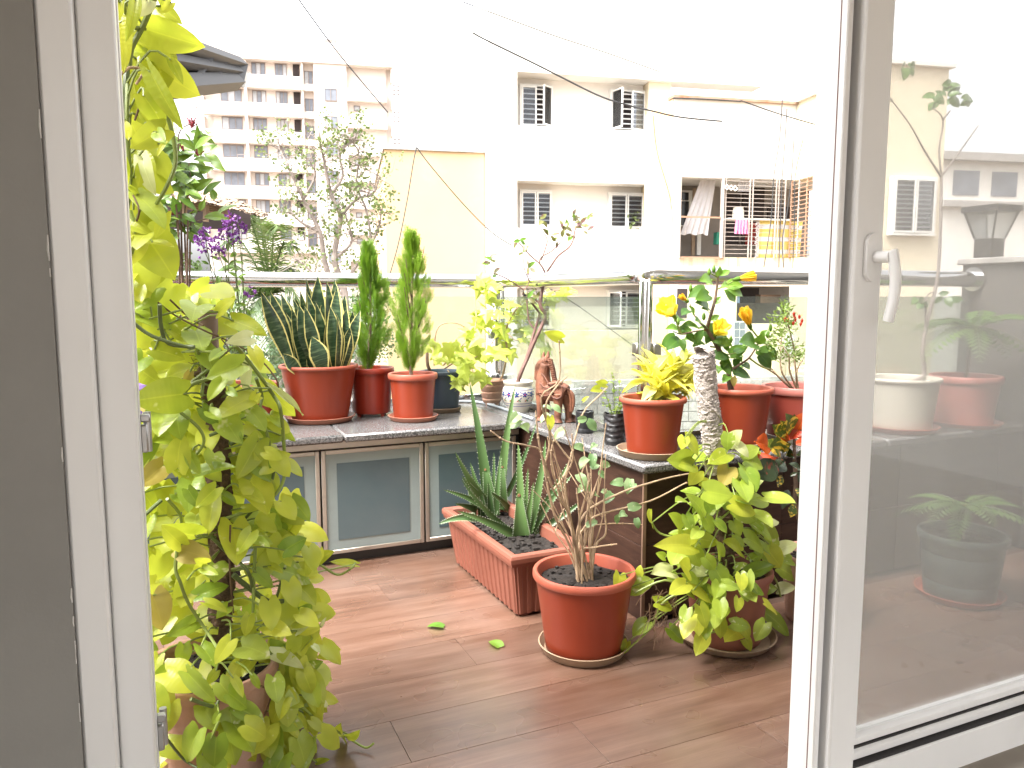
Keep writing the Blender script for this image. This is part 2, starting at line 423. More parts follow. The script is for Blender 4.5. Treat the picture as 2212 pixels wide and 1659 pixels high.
M['petal'] = leafmat('hibiscus_petal', (.86,.70,.03), (.92,.82,.20), .42, .45, 0)
M['petal_orange'] = leafmat('hibiscus_petal_folded', (.84,.48,.03), (.90,.66,.10), .40, .45, 0)
M['purple_fl'] = leafmat('purple_flower', (.11,.02,.17), (.23,.07,.32), .2, .5, 0)
M['red_fl'] = leafmat('red_flower', (.50,.02,.01), (.70,.06,.02), .3, .45, 0)
M['ixora_fl'] = leafmat('ixora_flower', (.22,.02,.03), (.42,.06,.09), .3, .5, 0)
M['dead'] = leafmat('dead_leaf', (.13,.055,.025), (.24,.12,.05), .2, .6, 0)
def snakemat():
    m, nt, b = nodes('snake_plant_leaf'); uv = coords(nt, 'UV'); v = coords(nt, 'Object', (1.2, 6, 1)); oi = nt.nodes.new('ShaderNodeObjectInfo')
    wv = nt.nodes.new('ShaderNodeTexNoise'); wv.inputs['Scale'].default_value = 4.5; wv.inputs['Detail'].default_value = 4; wv.noise_dimensions = '4D'
    mr = nt.nodes.new('ShaderNodeMath'); mr.operation='MULTIPLY'; mr.inputs[1].default_value=50; nt.links.new(oi.outputs['Random'], mr.inputs[0]); nt.links.new(mr.outputs[0], wv.inputs['W'])
    nt.links.new(v, wv.inputs['Vector'])
    r = ramp(nt, [(.40,(.012,.032,.014)),(.52,(.028,.062,.026)),(.60,(.085,.125,.06))]); nt.links.new(wv.outputs['Fac'], r.inputs[0])
    sx = nt.nodes.new('ShaderNodeSeparateXYZ'); nt.links.new(uv, sx.inputs[0])
    s1 = nt.nodes.new('ShaderNodeMath'); s1.operation='SUBTRACT'; s1.inputs[1].default_value=.5; nt.links.new(sx.outputs[0], s1.inputs[0])
    s2 = nt.nodes.new('ShaderNodeMath'); s2.operation='ABSOLUTE'; nt.links.new(s1.outputs[0], s2.inputs[0])
    s3 = nt.nodes.new('ShaderNodeMath'); s3.operation='MULTIPLY_ADD'; s3.inputs[1].default_value=.10; nt.links.new(wv.outputs['Fac'], s3.inputs[0]); nt.links.new(s2.outputs[0], s3.inputs[2])
    er = ramp(nt, [(.445,(0,0,0)),(.46,(1,1,1))]); nt.links.new(s3.outputs[0], er.inputs[0])
    c = mixc(nt, er.outputs[0], r.outputs[0], (.62,.56,.20))
    nt.links.new(c, b.inputs['Base Color']); b.inputs['Roughness'].default_value = .33
    return m
M['snake_leaf'] = snakemat()
def glassmat(name, tint, film, film_amt, refl=.08, streak=False):
    m, nt, b = nodes(name); nt.nodes.remove(b); out = nt.nodes['Material Output']
    tr = nt.nodes.new('ShaderNodeBsdfTransparent'); tr.inputs[0].default_value = (*tint, 1)
    df = nt.nodes.new('ShaderNodeBsdfDiffuse'); df.inputs[0].default_value = (*film, 1)
    tl = nt.nodes.new('ShaderNodeBsdfTranslucent'); tl.inputs[0].default_value = (*film, 1)
    m0 = nt.nodes.new('ShaderNodeMixShader'); m0.inputs[0].default_value = .5; nt.links.new(df.outputs[0], m0.inputs[1]); nt.links.new(tl.outputs[0], m0.inputs[2])
    gl = nt.nodes.new('ShaderNodeBsdfGlossy'); gl.inputs['Roughness'].default_value = .02
    m1 = nt.nodes.new('ShaderNodeMixShader'); nt.links.new(tr.outputs[0], m1.inputs[1]); nt.links.new(m0.outputs[0], m1.inputs[2])
    if streak:
        rr = ramp(nt, [(.3,(film_amt*.88,)*3),(.7,(film_amt*1.12,)*3)]); nt.links.new(noise(nt, coords(nt,'Object',(6,6,.8)), 2.5, 6, .65), rr.inputs[0]); nt.links.new(rr.outputs[0], m1.inputs[0])
    else: m1.inputs[0].default_value = film_amt
    fr = nt.nodes.new('ShaderNodeFresnel'); fr.inputs[0].default_value = 1.45
    fm = nt.nodes.new('ShaderNodeMath'); fm.operation='MULTIPLY'; fm.inputs[1].default_value = refl/.04*.5; nt.links.new(fr.outputs[0], fm.inputs[0])
    m2 = nt.nodes.new('ShaderNodeMixShader'); nt.links.new(fm.outputs[0], m2.inputs[0]); nt.links.new(m1.outputs[0], m2.inputs[1]); nt.links.new(gl.outputs[0], m2.inputs[2])
    nt.links.new(m2.outputs[0], out.inputs[0]); return m
M['glass_rail'] = glassmat('railing_glass', (.90,.955,.93), (.6,.66,.62), .045, .05, True)
M['glass_door'] = glassmat('door_glass_dusty', (.93,.93,.925), (.90,.885,.86), .19, .04, True)
M['cream_wall'] = mat('cream_plaster', (.70,.61,.45), .85, .04, .6, dirt=(.70,.62,.48), dsc=.5, dlo=.55, dhi=.9)
M['white_wall'] = mat('white_plaster', (.73,.70,.655), .85, .03, .6)
M['yellow_wall'] = mat('yellow_plaster', (.60,.42,.24), .85, .04, .5, dirt=(.64,.47,.30), dsc=.3)
M['tower_wall'] = mat('tower_plaster', (.74,.665,.61), .85, .03, .3)
M['stain_wall'] = mat('rust_streaked_plaster', (.62,.52,.38), .85, .04, .5, scale=(2.2,2.2,.12), dirt=(.30,.11,.025), dsc=1.7, dlo=.50, dhi=.72)
M['grey_stone'] = mat('grey_stone', (.36,.34,.32), .9, .25, 8, .3, 12)
M['win_frame'] = mat('window_frame_white', (.74,.73,.70), .5, .04, 5)
M['win_dark'] = mat('window_glass_dark', (.055,.058,.065), .08, .3, 1.2)
M['win_blue'] = mat('window_glass_blue', (.16,.19,.23), .08, .25, 1.0)
M['win_grey'] = mat('window_glass_grey', (.19,.205,.24), .12, .25, .8)
M['win_bronze'] = mat('window_bronze_frame', (.24,.20,.185), .5, .1)
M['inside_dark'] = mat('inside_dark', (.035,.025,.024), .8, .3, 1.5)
M['bars'] = mat('painted_bars', (.40,.355,.325), .5, .08, 8, dirt=(.34,.17,.09), dsc=3, dlo=.55, dhi=.7)
M['rusty'] = mat('rusty_bars', (.36,.24,.17), .7, .2, 4, dirt=(.30,.12,.05), dsc=2, dlo=.45, dhi=.65)
M['cable'] = mat('cable', (.03,.03,.032), .6)
M['ground'] = mat('ground_soil', (.16,.13,.10), .95, .25, .4, .3, 2)
M['awning'] = mat('awning_sheet', (.05,.052,.047), .5, .1, 2)
M['awning_frame'] = mat('awning_frame', (.012,.010,.010), .5, .1)
M['thatch'] = mat('thatch', (.24,.175,.125), .95, .35, 6, .5, 20)
M['bamboo'] = mat('bamboo', (.30,.22,.15), .7, .2, 6)
M['towel_pink'] = mat('towel_pink', (.62,.20,.33), .9, .08, 9, .3, 60)
M['cloth_grey'] = mat('cloth_grey', (.52,.50,.51), .9, .06, 3)
M['drum'] = mat('drum_cream', (.74,.70,.60), .5, .04)
M['blanket_w'] = mat('blanket_white', (.66,.64,.66), .95, .06, 4)
M['blanket_y'] = mat('blanket_yellow', (.68,.52,.15), .95, .06, 4)
M['green_box'] = mat('green_box', (.03,.25,.17), .6)
M['red_cloth'] = mat('red_cloth', (.30,.03,.025), .8)
M['lantern_glass'] = glassmat('lantern_glass', (.85,.87,.87), (.8,.8,.8), .25, .06)
M['purple_plastic'] = mat('purple_plastic', (.30,.20,.50), .4)
M['blue_cloth'] = mat('blue_cloth', (.22,.32,.52), .9)
M['glaze_white'] = mat('glaze_white', (.66,.60,.50), .22, .04, 8)
M['glaze_blue'] = mat('glaze_blue', (.02,.035,.22), .22, .1)
M['glaze_red'] = mat('glaze_red', (.45,.05,.03), .25)
M['glaze_green'] = mat('glaze_green', (.05,.22,.10), .25)
def poleW():
    m = mat('white_towel_fibre', (.49,.43,.385), .95, .2, 60, 1.0, 130, dirt=(.41,.355,.31), dsc=9)
    return m
M['fuzzy'] = poleW()
# ================================================================== SETTING: ground, balcony, room
CT = 0.55                                                  # counter height
XC, YC, Y3 = 1.40, 3.04, 2.085                             # inner edges of the granite counters
XG, YG, YG3 = 1.62, 3.80, 2.42                             # planes of the glass railing
FL = ay(2105, 608, YG3)                                    # where the handrail meets the side wall
XS = FL.x
g = MB(); g.quad((-400,-300,-6.5),(400,-300,-6.5),(400,500,-6.5),(-400,500,-6.5))
g.build('ground', M['ground'], kind='structure')
b = MB(); b.box((-2.2,1.27,-.27),(XS,3.95,-.022)); b.build('balcony_slab', M['grout'], kind='structure')
fl = MB(); fl.quad((-2.2,1.28,-.018),(XS,1.28,-.018),(XS,3.2,-.018),(-2.2,3.2,-.018))
floor = fl.build('floor', M['grout'], kind='structure')
PW, PL = .195, 1.18
for r in range(10):
    y0 = 1.275 + r*PW
    x = -2.2 - (r*.43 % PL)
    while x < XS:
        x0, x1 = max(x, -2.2), min(x+PL, XS); y1 = min(y0+PW, 3.14)
        if y1 > Y3+.05 and x1 > XC+.06: x1 = XC+.05 if x0 < XC else x0
        if x1-x0 > .03 and y1-y0 > .02:
            p = MB(); p.box((x0+.0006,y0+.0006,-.016),(x1-.0006,y1-.0006,0), bev=.0004)
            p.build('plank', M['plank'], floor)
        x += PL
# --- the room behind the door
MBx = MB
def simple(name, lo, hi, m, kind='structure', **k): return MB().box(lo, hi).build(name, m, kind=kind, **k)
simple('room_floor', (-2.6,-3.2,-.06),(4.6,1.16,-.03), mat('room_floor_tile', (.45,.41,.36), .3))
simple('ceiling', (-2.6,-3.2,2.55),(4.6,1.1,2.68), M['room_white'])
simple('room_wall_left', (-2.75,-3.2,-.06),(-2.6,1.27,2.7), M['room_white'])
simple('room_wall_right', (4.6,-3.2,-.06),(4.75,1.27,2.7), M['room_white'])
bk_ = MB(); bk_.box((-2.6,-3.2,-.03),(-2.2,-3.05,2.55)); bk_.box((4.2,-3.2,-.03),(4.6,-3.05,2.55)); bk_.box((-2.2,-3.2,2.45),(4.2,-3.05,2.55)); bk_.build('unseen_back_wall', M['room_white'], kind='structure')  # out of view; wide opening shaped to let light onto the door frame
simple('unseen_roof_slab', (-2.9,-3.3,2.70),(4.9,1.35,2.92), M['cream_wall'])  # out of view; kept to one storey so sky and sun reach the balcony
w = MB(); w.box((-2.6,1.10,-.06),(-.129,1.27,2.55))
tag(w.build('wall', M['grey_paint']), 'dark grey painted wall at the left edge, beside the white door frame', 'wall')
simple('wall_above_door', (-.129,1.10,2.25),(4.6,1.27,2.55), M['grey_paint'])
simple('wall_beyond_door', (2.66,1.10,-.06),(4.6,1.27,2.25), M['grey_paint'])
# rough bead of filler where the wall paint meets the frame
t = thing('door_frame', (-.09,1.13,-.03), 'white plastic door jamb standing against the dark grey wall', 'door frame')
f = MB(); f.box((-.1288,1.106,-.03),(-.0885,1.205,2.25), bev=.004); f.build('outer_jamb', M['white_upvc'], t, True)
f = MB(); f.box((-.0880,1.135,-.03),(-.0440,1.225,2.25), bev=.003); f.build('inner_jamb', M['white_upvc'], t, True)
f = MB(); f.box((-.0437,1.190,-.03),(-.0425,1.223,2.25)); f.build('weather_strip', M['white_upvc'], t)
f = MB(); f.box((-.0445,1.118,2.20),(2.65,1.225,2.25)); f.build('head', M['white_upvc'], t)
f = MB()
zz = -.03
while zz < 2.2:
    if random.random() < (.5 if .25 < zz < .72 else .06):
        hgt = rnd(.006,.035); ww = rnd(.0004,.0020)
        f.tube([(-.1290,1.0995,zz),(-.129-ww*.5,1.0992,zz+hgt*.4),(-.1290,1.0995,zz+hgt)], [.0008,ww,.0008], 6)
    zz += rnd(.01,.035)
f.build('filler_bead', M['caulk'], t, True)
for i, (zc) in enumerate((.905, .45)):
    h = MB(); h.box((-.0435,1.205,zc-.028),(-.034,1.222,zc+.012), bev=.002); h.tube([(-.0345,1.228,zc-.03),(-.0345,1.228,zc+.028)], .0055, 10)
    h.box((-.0436,1.206,zc+.016),(-.030,1.220,zc+.027), bev=.002)
    h.build('hinge', M['dull_metal'], t, True)
# --- right: fixed post, then the dusty sash with its handle
t = thing('door_post', (1.20,1.13,-.03), 'white door post on the right side of the opening', 'door post')
f = MB(); f.box((1.2005,1.135,-.03),(1.2165,1.208,2.25), bev=.0025); f.build('post', M['white_upvc'], t, True)
f = MB(); f.box((1.2,1.150,-.03),(1.2004,1.1525,2.25)); f.build('seam', mat('seam_red', (.16,.07,.06), .7), t)
f = MB(); f.box((1.2170,1.150,-.03),(1.2285,1.20,2.25)); f.build('gap_shade', M['gap_black'], t)  # black fill painting the shade in the slit beside the sash
t = thing('glass_door', (1.24,1.13,-.03), 'dusty glazed door leaf with white frame and a lever handle', 'door')
DY = 1.118
f = MB(); f.box((1.2290,DY,.005),(1.302,DY+.065,2.2), bev=.004); f.build('stile', M['white_upvc'], t, True)
f = MB(); f.box((1.3025,DY+.006,.152),(1.311,DY+.05,2.2), bev=.002); f.build('glazing_bead', M['white_upvc'], t, True)
f = MB(); f.box((2.58,DY,.005),(2.655,DY+.065,2.2), bev=.004); f.build('stile', M['white_upvc'], t, True)
f = MB(); f.box((1.3025,DY,-.0),(2.579,DY+.065,.088), bev=.004); f.build('bottom_rail', M['white_upvc'], t, True)
f = MB(); f.box((1.3025,DY+.016,.092),(2.579,DY+.065,.118), bev=.006); f.build('bottom_rail', M['white_upvc'], t, True)
f = MB(); f.box((1.3025,DY+.004,.0885),(2.579,DY+.05,.0915)); f.box((1.3025,DY+.022,.1182),(2.579,DY+.05,.1222)); f.build('gap_shade', M['gap_black'], t)  # black strips painting the shade in the rail's grooves
f = MB(); f.box((1.3115,DY+.02,.1226),(2.579,DY+.055,.150), bev=.007); f.build('glazing_bead', M['white_upvc'], t, True)
f = MB(); f.box((1.307,DY+.034,.140),(2.60,DY+.040,2.19)); f.build('pane', M['glass_door'], t)
f = MB(); f.box((1.3025,DY,2.15),(2.579,DY+.065,2.2)); f.build('top_rail', M['white_upvc'], t)
# handle
hz = 1.176
h = MB()
ring = []
for k in range(20):
    a = 2*math.pi*k/20; ring.append((.021*math.cos(a), .021*math.sin(a) + (.026 if math.sin(a) > 0 else -.026)))
def prism(mb, outline, y0, y1, cx, cz):
    n = len(mb.v); L = len(outline)
    for y in (y0, y1):
        for (a, c) in outline: mb.v.append(Vector((cx+a, y, cz+c)))
    mb.face(tuple(n+k for k in range(L)))
    mb.face(tuple(n+L+k for k in reversed(range(L))))
    for k in range(L): mb.face((n+k, n+L+k, n+L+(k+1)%L, n+(k+1)%L))
prism(h, ring, DY-.010, DY-.0002, 1.272, hz)
hd = h.build('handle', M['white_upvc'], t, True)
h = MB(); h.tube([(1.276,DY-.008,hz),(1.276,DY-.045,hz)], .0115, 16); h.build('spindle', M['white_upvc'], hd, True)
h = MB()
lp = smooth_path([(1.276,DY-.046,hz+.012),(1.278,DY-.050,hz-.01),(1.280,DY-.054,hz-.045),(1.279,DY-.052,hz-.085),(1.275,DY-.046,hz-.125)], 5)
h.tube(lp, [.010]+[.0115]*(len(lp)-2)+[.0105], 14, True, .72); h.build('lever', M['white_upvc'], hd, True)

# --- granite counters
t = thing('granite_counter', (0,3.4,0), 'speckled grey granite counter top running round the balcony', 'counter')
def slab(lo, hi):
    q = MB(); q.box(lo, hi, bev=.008); q.build('slab', M['granite'], t, True)
slab((-2.2,YC,CT-.032),(.62,YG+.08,CT)); slab((.622,YC,CT-.032),(XC-.001,YG+.08,CT))
slab((XC,Y3,CT-.032),(XG+.08,YG+.08,CT)); slab((XG+.081,Y3,CT-.032),(2.52,YG3+.08,CT)); slab((2.522,Y3,CT-.032),(XS-.002,YG3+.08,CT))
# cabinet with frosted doors
YF = 3.09
t = thing('cabinet', (.2,3.3,0), 'low balcony cabinet with frosted glass doors in metal frames', 'cabinet')
q = MB(); q.box((-2.2,YF+.024,.045),(XC+.018,YG-.05,CT-.034)); q.build('carcass', M['plinth'], t)
q = MB(); q.box((-2.2,YF+.035,0.0),(XC+.018,YF+.06,.044)); q.build('plinth', M['plinth'], t)
q = MB(); q.box((-2.2,YF+.004,CT-.064),(XC+.012,YF+.0235,CT-.0335), bev=.002); q.build('top_strip', M['alu'], t)
xs = [-1.62,-1.19,-.76,-.33,.10,.533,.965,1.40]
xs = [-2.19]+[ .533-.4325*k for k in range(6,-1,-1)]+[.968,1.398]
for a, c in zip(xs[:-1], xs[1:]):
    if c-a < .1: continue
    x0, x1, z0, z1 = a+.0035, c-.0035, .048, CT-.068
    d = MB(); fw_ = .017
    d.box((x0,YF,z0),(x0+fw_,YF+.02,z1), bev=.002); d.box((x1-fw_,YF,z0),(x1,YF+.02,z1), bev=.002)
    d.box((x0+fw_,YF+.0005,z1-fw_),(x1-fw_,YF+.02,z1), bev=.002); d.box((x0+fw_,YF+.0005,z0),(x1-fw_,YF+.02,z0+fw_), bev=.002)
    dd = d.build('cabinet_door', M['alu'], t, True)
    d = MB(); d.box((x0+fw_,YF+.006,z0+fw_),(x1-fw_,YF+.012,z1-fw_)); d.build('pane', M['frost'], dd)
    d = MB(); d.box((x0+fw_+.045,YF+.004,z0+fw_+.040),(x1-fw_-.045,YF+.0058,z1-fw_-.040)); d.build('etched_panel', M['frost_dark'], dd)
# brown clad wall under the right-hand counter
t = thing('brown_wall', (1.6,2.5,0), 'low wall with dark brown cladding under the right counter', 'wall')
q = MB(); q.box((XC+.035,Y3+.05,0),(XG+.07,YG,CT-.034)); q.box((XG+.07,Y3+.05,0),(XS-.002,YG3+.07,CT-.034)); q.build('core', M['grout'], t)
for (y0,y1) in ((Y3+.038,2.63),(2.633,YF-.002)):
    for (z0,z1) in ((0.001,.262),(.264,CT-.034)):
        q = MB(); q.box((XC+.022,y0,z0),(XC+.0345,y1,z1), bev=.0012); q.build('panel', M['brown'], t)
x = XC+.036
while x < XS-.02:
    x1 = min(x+.6, XS-.004)
    for (z0,z1) in ((0.001,.262),(.264,CT-.034)):
        q = MB(); q.box((x,Y3+.038,z0),(x1-.002,Y3+.0495,z1), bev=.0012); q.build('panel', M['brown'], t)
    x = x1
q = MB(); q.box((XC+.022,Y3+.030,.001),(XC+.035,Y3+.0375,CT-.034)); q.build('corner_trim', mat('corner_trim', (.20,.12,.08), .5), t)
# side wall at the far right (seen through the dusty pane)
t = thing('side_wall', (XS+.1,2,0), 'dark grey side wall that the handrail runs into, seen through the glass door', 'wall')
q = MB(); q.box((XS,1.28,-.25),(XS+.16,YG3+.06,1.245)); q.build('wall_body', mat('grey_render', (.085,.078,.072), .85, .2, 3, .2, 60), t)
q = MB(); q.box((XS-.02,1.28,1.246),(XS+.18,YG3+.08,1.275), bev=.004); q.build('coping', M['grey_stone'], t)

# --- railing
t = thing('glass_railing', (XG,YG,CT), 'steel and glass railing with a thick polished handrail', 'railing')
RZ, RR = 1.178, .0355
def arc(cx, cy, r, a0, a1): return [(cx+r*math.cos(math.radians(a0+(a1-a0)*k/5)), cy+r*math.sin(math.radians(a0+(a1-a0)*k/5)), RZ) for k in range(6)]
q = MB(); q.tube([(-2.2,YG,RZ)]+[(x_,YG,RZ) for x_ in (-1,0,1,XG-.07)]+arc(XG-.05,YG-.05,.05,88,2)+[(XG,YG-.07,RZ),(XG,YG3+.07,RZ)]+[(XG+.05-.05*math.cos(math.radians(k)),YG3+.05-.05*math.sin(math.radians(k)),RZ) for k in (5,25,45,65,85)]+[(XG+.07,YG3,RZ),(XS-.001,YG3,RZ)], RR, 20)
q.build('handrail', M['steel'], t, True)
q = MB(); q.lathe([(.001,0),(.055,0),(.055,.006),(.05,.010),(.001,.010)], (0,0,0), 28)
Mf = Matrix.Translation((XS-.011,YG3,RZ)) @ Matrix.Rotation(math.radians(90),4,'Y')
q.v = [Mf @ p for p in q.v]; q.build('flange', M['steel'], t, True)
for (x,y) in ((XG,YG),(XG,YG3),(-1.9,YG)):
    q = MB(); q.box((x-.028,y-.006,CT),(x+.028,y+.006,RZ-.02), bev=.002); q.box((x-.006,y-.028,CT),(x+.006,y-.0065,RZ-.022), bev=.002); q.lathe([(.001,0),(.045,0),(.045,.008),(.001,.008)],(x,y,CT),20)
    q.build('post', M['steel'], t, True)
def pane(x0,y0,x1,y1):
    q = MB()
    if abs(x1-x0) > abs(y1-y0): q.box((x0,y0-.006,CT+.03),(x1,y0+.006,1.098), bev=.001)
    else: q.box((x0-.006,y0,CT+.03),(x0+.006,y1,1.098), bev=.001)
    q.build('pane', M['glass_rail'], t)
pane(-1.85,YG,-.16,YG); pane(-.15,YG,XG-.04,YG); pane(XG,YG3+.04,XG,YG-.04); pane(XG+.04,YG3,2.55,YG3); pane(2.56,YG3,XS-.03,YG3)
for (lo,hi) in (((-2.2,YG-.02,CT),(XG-.05,YG+.02,CT+.035)),((XG-.02,YG3+.05,CT),(XG+.02,YG-.05,CT+.035)),((XG+.05,YG3-.02,CT),(XS,YG3+.02,CT+.035))):
    q = MB(); q.box(lo, hi, bev=.002); q.build('channel', M['steel'], t)
for (x,y,dx,dy) in ((XG,YG3,.045,0),(XG,YG3,0,.045),(XG,YG,-.045,0),(XG,YG,0,-.045)):
    for z in (.66,.90):
        q = MB(); q.box((x+dx-.018,y+dy-.018,z-.025),(x+dx+.018,y+dy+.018,z+.025), bev=.004); q.build('clamp', M['dull_metal'], t, True)
# thin grey conduit lying on the counter by the corner
q = MB(); q.tube(smooth_path([(1.30,3.745,CT+.008),(1.42,3.70,CT+.008),(1.462,3.55,CT+.008),(1.465,3.2,CT+.008),(1.463,3.05,CT+.008)],6), .007, 8)
tag(q.build('conduit', mat('conduit_grey',(.30,.33,.36),.4), loc=(1.46,3.4,CT), smooth=True), 'thin grey conduit lying on the granite by the railing corner', 'conduit')
# ================================================================== BUILDINGS OPPOSITE
GZ = -6.5
BM = Matrix(((E1.x,E2.x,0,0),(E1.y,E2.y,0,0),(0,0,1,0),(0,0,0,1)))
def bl(s, d): return bw(s, d, GZ)
def shared_bar(cache={}):
    if 'b' not in cache:
        q = MB(); q.box((-.5,-.5,-.5),(.5,.5,.5)); cache['b'] = q
    return cache['b']
_bars = {}
def bar(name, parent, s0, s1, d, z0, z1, m, th=.02):
    """a straight bar in the buildings' frame, sharing one unit mesh per material"""
    if m.name not in _bars: _bars[m.name] = MB().box((-.5,-.5,-.5),(.5,.5,.5)).mesh('bar', m)
    c = Vector(((s0+s1)/2, d, (z0+z1)/2)); sz = (max(abs(s1-s0),th), th, max(abs(z1-z0),th))
    return inst(name, _bars[m.name], parent, BM @ Matrix.Translation(c) @ Matrix.Diagonal((*sz,1)))
def opened(parent, s, z0, z1, wdt, d, ang, m, gl):
    """a hinged sash swung out by ang; s is the hinge side"""
    R = BM @ Matrix.Translation((s, d, 0)) @ Matrix.Rotation(ang, 4, 'Z')
    q = MB(); t_ = .045
    x0, x1 = (0, wdt) if wdt > 0 else (wdt, 0)
    q.box((x0,-.02,z0),(x0+t_,.02,z1),R); q.box((x1-t_,-.02,z0),(x1,.02,z1),R); q.box((x0+t_,-.02,z0),(x1-t_,.02,z0+t_),R); q.box((x0+t_,-.02,z1-t_),(x1-t_,.02,z1),R)
    sh = q.build('sash', m, parent)
    q = MB(); q.box((x0+t_,-.006,z0+t_),(x1-t_,.006,z1-t_),R); q.build('pane', gl, sh)
def grilled_window(parent, s0, s1, z0, z1, d, left, right, gl, nb=8):
    q = MB(); t_ = .05
    q.bbox(s0-t_,s1+t_,d-.02,d+.12,z1,z1+t_); q.bbox(s0-t_,s1+t_,d-.05,d+.12,z0-t_,z0); q.bbox(s0-t_,s0,d-.02,d+.12,z0,z1); q.bbox(s1,s1+t_,d-.02,d+.12,z0,z1)
    wn_ = q.build('window', M['win_frame'], parent)
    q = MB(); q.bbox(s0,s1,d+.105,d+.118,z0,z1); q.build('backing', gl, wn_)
    for k in range(nb):
        z = z0+(k+.5)*(z1-z0)/nb
        bar('bar', wn_, s0, s1, d+.03, z, z, M['win_frame'], .034)
    mid = (s0+s1)/2; wl = (s1-s0)/2-.01
    opened(wn_, s0, z0+.01, z1-.01, wl, d-.025, -left, M['win_frame'], M['win_pane'])
    opened(wn_, s1, z0+.01, z1-.01, -wl, d-.025, right, M['win_frame'], M['win_pane'])
    return wn_
M['win_pane'] = glassmat('window_pane_clear', (.90,.92,.95), (.5,.52,.56), .05, .08)
# ---------------- cream block straight ahead
D0 = 23.0; DR = 23.7
t = thing('apartment_block', bl(3, D0), 'white apartment block straight ahead with grilled casement windows in recesses', 'building')
sL = ab(1055,400,D0)[0]; sW = ab(1117,400,D0)[0]; sR = ab(1403,400,D0)[0]; sE = ab(1452,400,D0)[0]
zt = ab(1200,-40,D0)[1]
zs = [ab(1117,154,D0)[1], ab(1117,389,D0)[1], ab(1117,612,D0)[1], ab(1117,840,D0)[1]]     # soffits
zb = [ab(1117,270,D0)[1], ab(1117,492,D0)[1], ab(1117,716,D0)[1]]                          # top of the spandrels
q = MB(); q.bbox(sL,sW,D0,D0+3,GZ,zt); q.bbox(sW,sE,DR,D0+3,GZ,zt); q.build('wall', M['white_wall'], t)
q = MB(); q.bbox(sW,sE+3,D0,DR,zs[0],zt); q.build('parapet', M['white_wall'], t)
for i in range(3):
    lo = zs[i+1] if i < 2 else zs[3]
    q = MB(); q.bbox(sW,sR,D0+.01,DR,lo,zb[i]); q.build('spandrel', M['white_wall'] if i < 2 else M['cream_wall'], t)
q = MB(); q.bbox(sR+.01,sE,D0+.25,DR,GZ,zs[0]); q.build('pier', M['cream_wall'], t)
q = MB(); q.bbox(sW,sR,D0+.02,DR,GZ,zs[3]-.02); q.build('lower_wall', M['cream_wall'], t)
for i, (l1,r1,l2,r2) in enumerate(((0.05,.75,1.25,.35),(.04,.06,.03,.05),(.06,.1,1.1,.05))):
    wz0, wz1 = zb[i]+.10, zs[i]-.24
    a0 = ab(1119,400,DR)[0]; a1 = ab(1188,400,DR)[0]; b0 = ab(1316,400,DR)[0]; b1 = ab(1386,400,DR)[0]
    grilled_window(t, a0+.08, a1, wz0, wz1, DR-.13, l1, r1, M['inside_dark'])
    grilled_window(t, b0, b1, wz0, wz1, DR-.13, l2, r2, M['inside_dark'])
# a creeper on one window sill
q = MB()
for k in range(40):
    s_ = b0+rnd(.55,.9); z_ = zb[1]+rnd(-.1,.6); c = bw(s_, DR-.3+rnd(-.08,.08), z_)
    u = Vector((rnd(-1,1),rnd(-1,1),rnd(-1,1))).normalized()*.06; v_ = Vector((rnd(-1,1),rnd(-1,1),rnd(-1,1))).normalized()*.035
    q.quad(c-u, c-v_, c+u, c+v_)
tag(q.build('window_creeper', M['tree_leaf'], loc=bw(b0+.7,DR-.3,zb[1])), 'small creeper hanging out of the right-hand grilled window', 'plant')
# ---------------- yellow block beside it
sY0 = ab(832,400,D0+.5)[0]
t = thing('yellow_block', bl((sY0+sL)/2, D0+.5), 'lower yellow plastered building with a flat parapet left of the white block', 'building')
zy = ab(950,321,D0+.5)[1]
q = MB(); q.bbox(sY0,sL-.02,D0+.5,D0+9,GZ,zy-.08); q.build('wall', M['yellow_wall'], t)
q = MB(); q.bbox(sY0-.05,sL-.02,D0+.44,D0+9,zy-.079,zy); q.build('coping', M['grey_stone'], t)
# ---------------- right building with the caged balcony
D1 = 20.0
t = thing('balcony_block', bl(9.5, D1), 'cream building on the right with a barred balcony full of washing', 'building')
r0 = ab(1452,400,D1)[0]; r1 = ab(1714,400,D1)[0]; zr = ab(1580,219,D1)[1]
o0 = ab(1470,460,D1)[0]; oz1 = ab(1500,381,D1)[1]; oz0 = ab(1500,555,D1)[1]
lz1 = ab(1600,618,D1)[1]; lz0 = ab(1600,700,D1)[1]; l0 = ab(1592,650,D1)[0]
q = MB(); q.bbox(r0,o0,D1,D1+1.95,GZ,zr); q.bbox(o0,r1+2,D1,D1+1.95,oz1,zr); q.build('wall', M['white_wall'], t)
q = MB(); q.bbox(r0-.03,r0-.002,D1+.02,D1+1.95,GZ,zr-.02); q.build('side_wall', M['yellow_wall'], t)
q = MB(); q.bbox(o0,r1,D1,D1+.25,lz1,oz0); q.build('stained_band', M['stain_wall'], t)
q = MB(); q.bbox(o0,l0,D1+.005,D1+.25,GZ,lz1); q.bbox(l0,r1,D1+.005,D1+.25,GZ,lz0); q.build('lower_wall', M['cream_wall'], t)
q = MB(); q.bbox(r0-.05,r1+.02,D1-.10,D1+.3,zr,zr+.07); q.build('roof_edge', M['rusty'], t)
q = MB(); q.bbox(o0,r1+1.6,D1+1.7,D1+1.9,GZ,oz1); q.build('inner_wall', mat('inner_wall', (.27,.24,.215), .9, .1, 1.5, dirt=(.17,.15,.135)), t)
q = MB(); q.bbox(o0,r1+1.6,D1+.01,D1+1.7,oz0-.15,oz0-.01); q.bbox(l0,r1,D1+.26,D1+1.7,lz0-.15,lz0-.01); q.build('balcony_slab', M['grey_stone'], t)
wz0, wz1 = zr, zr
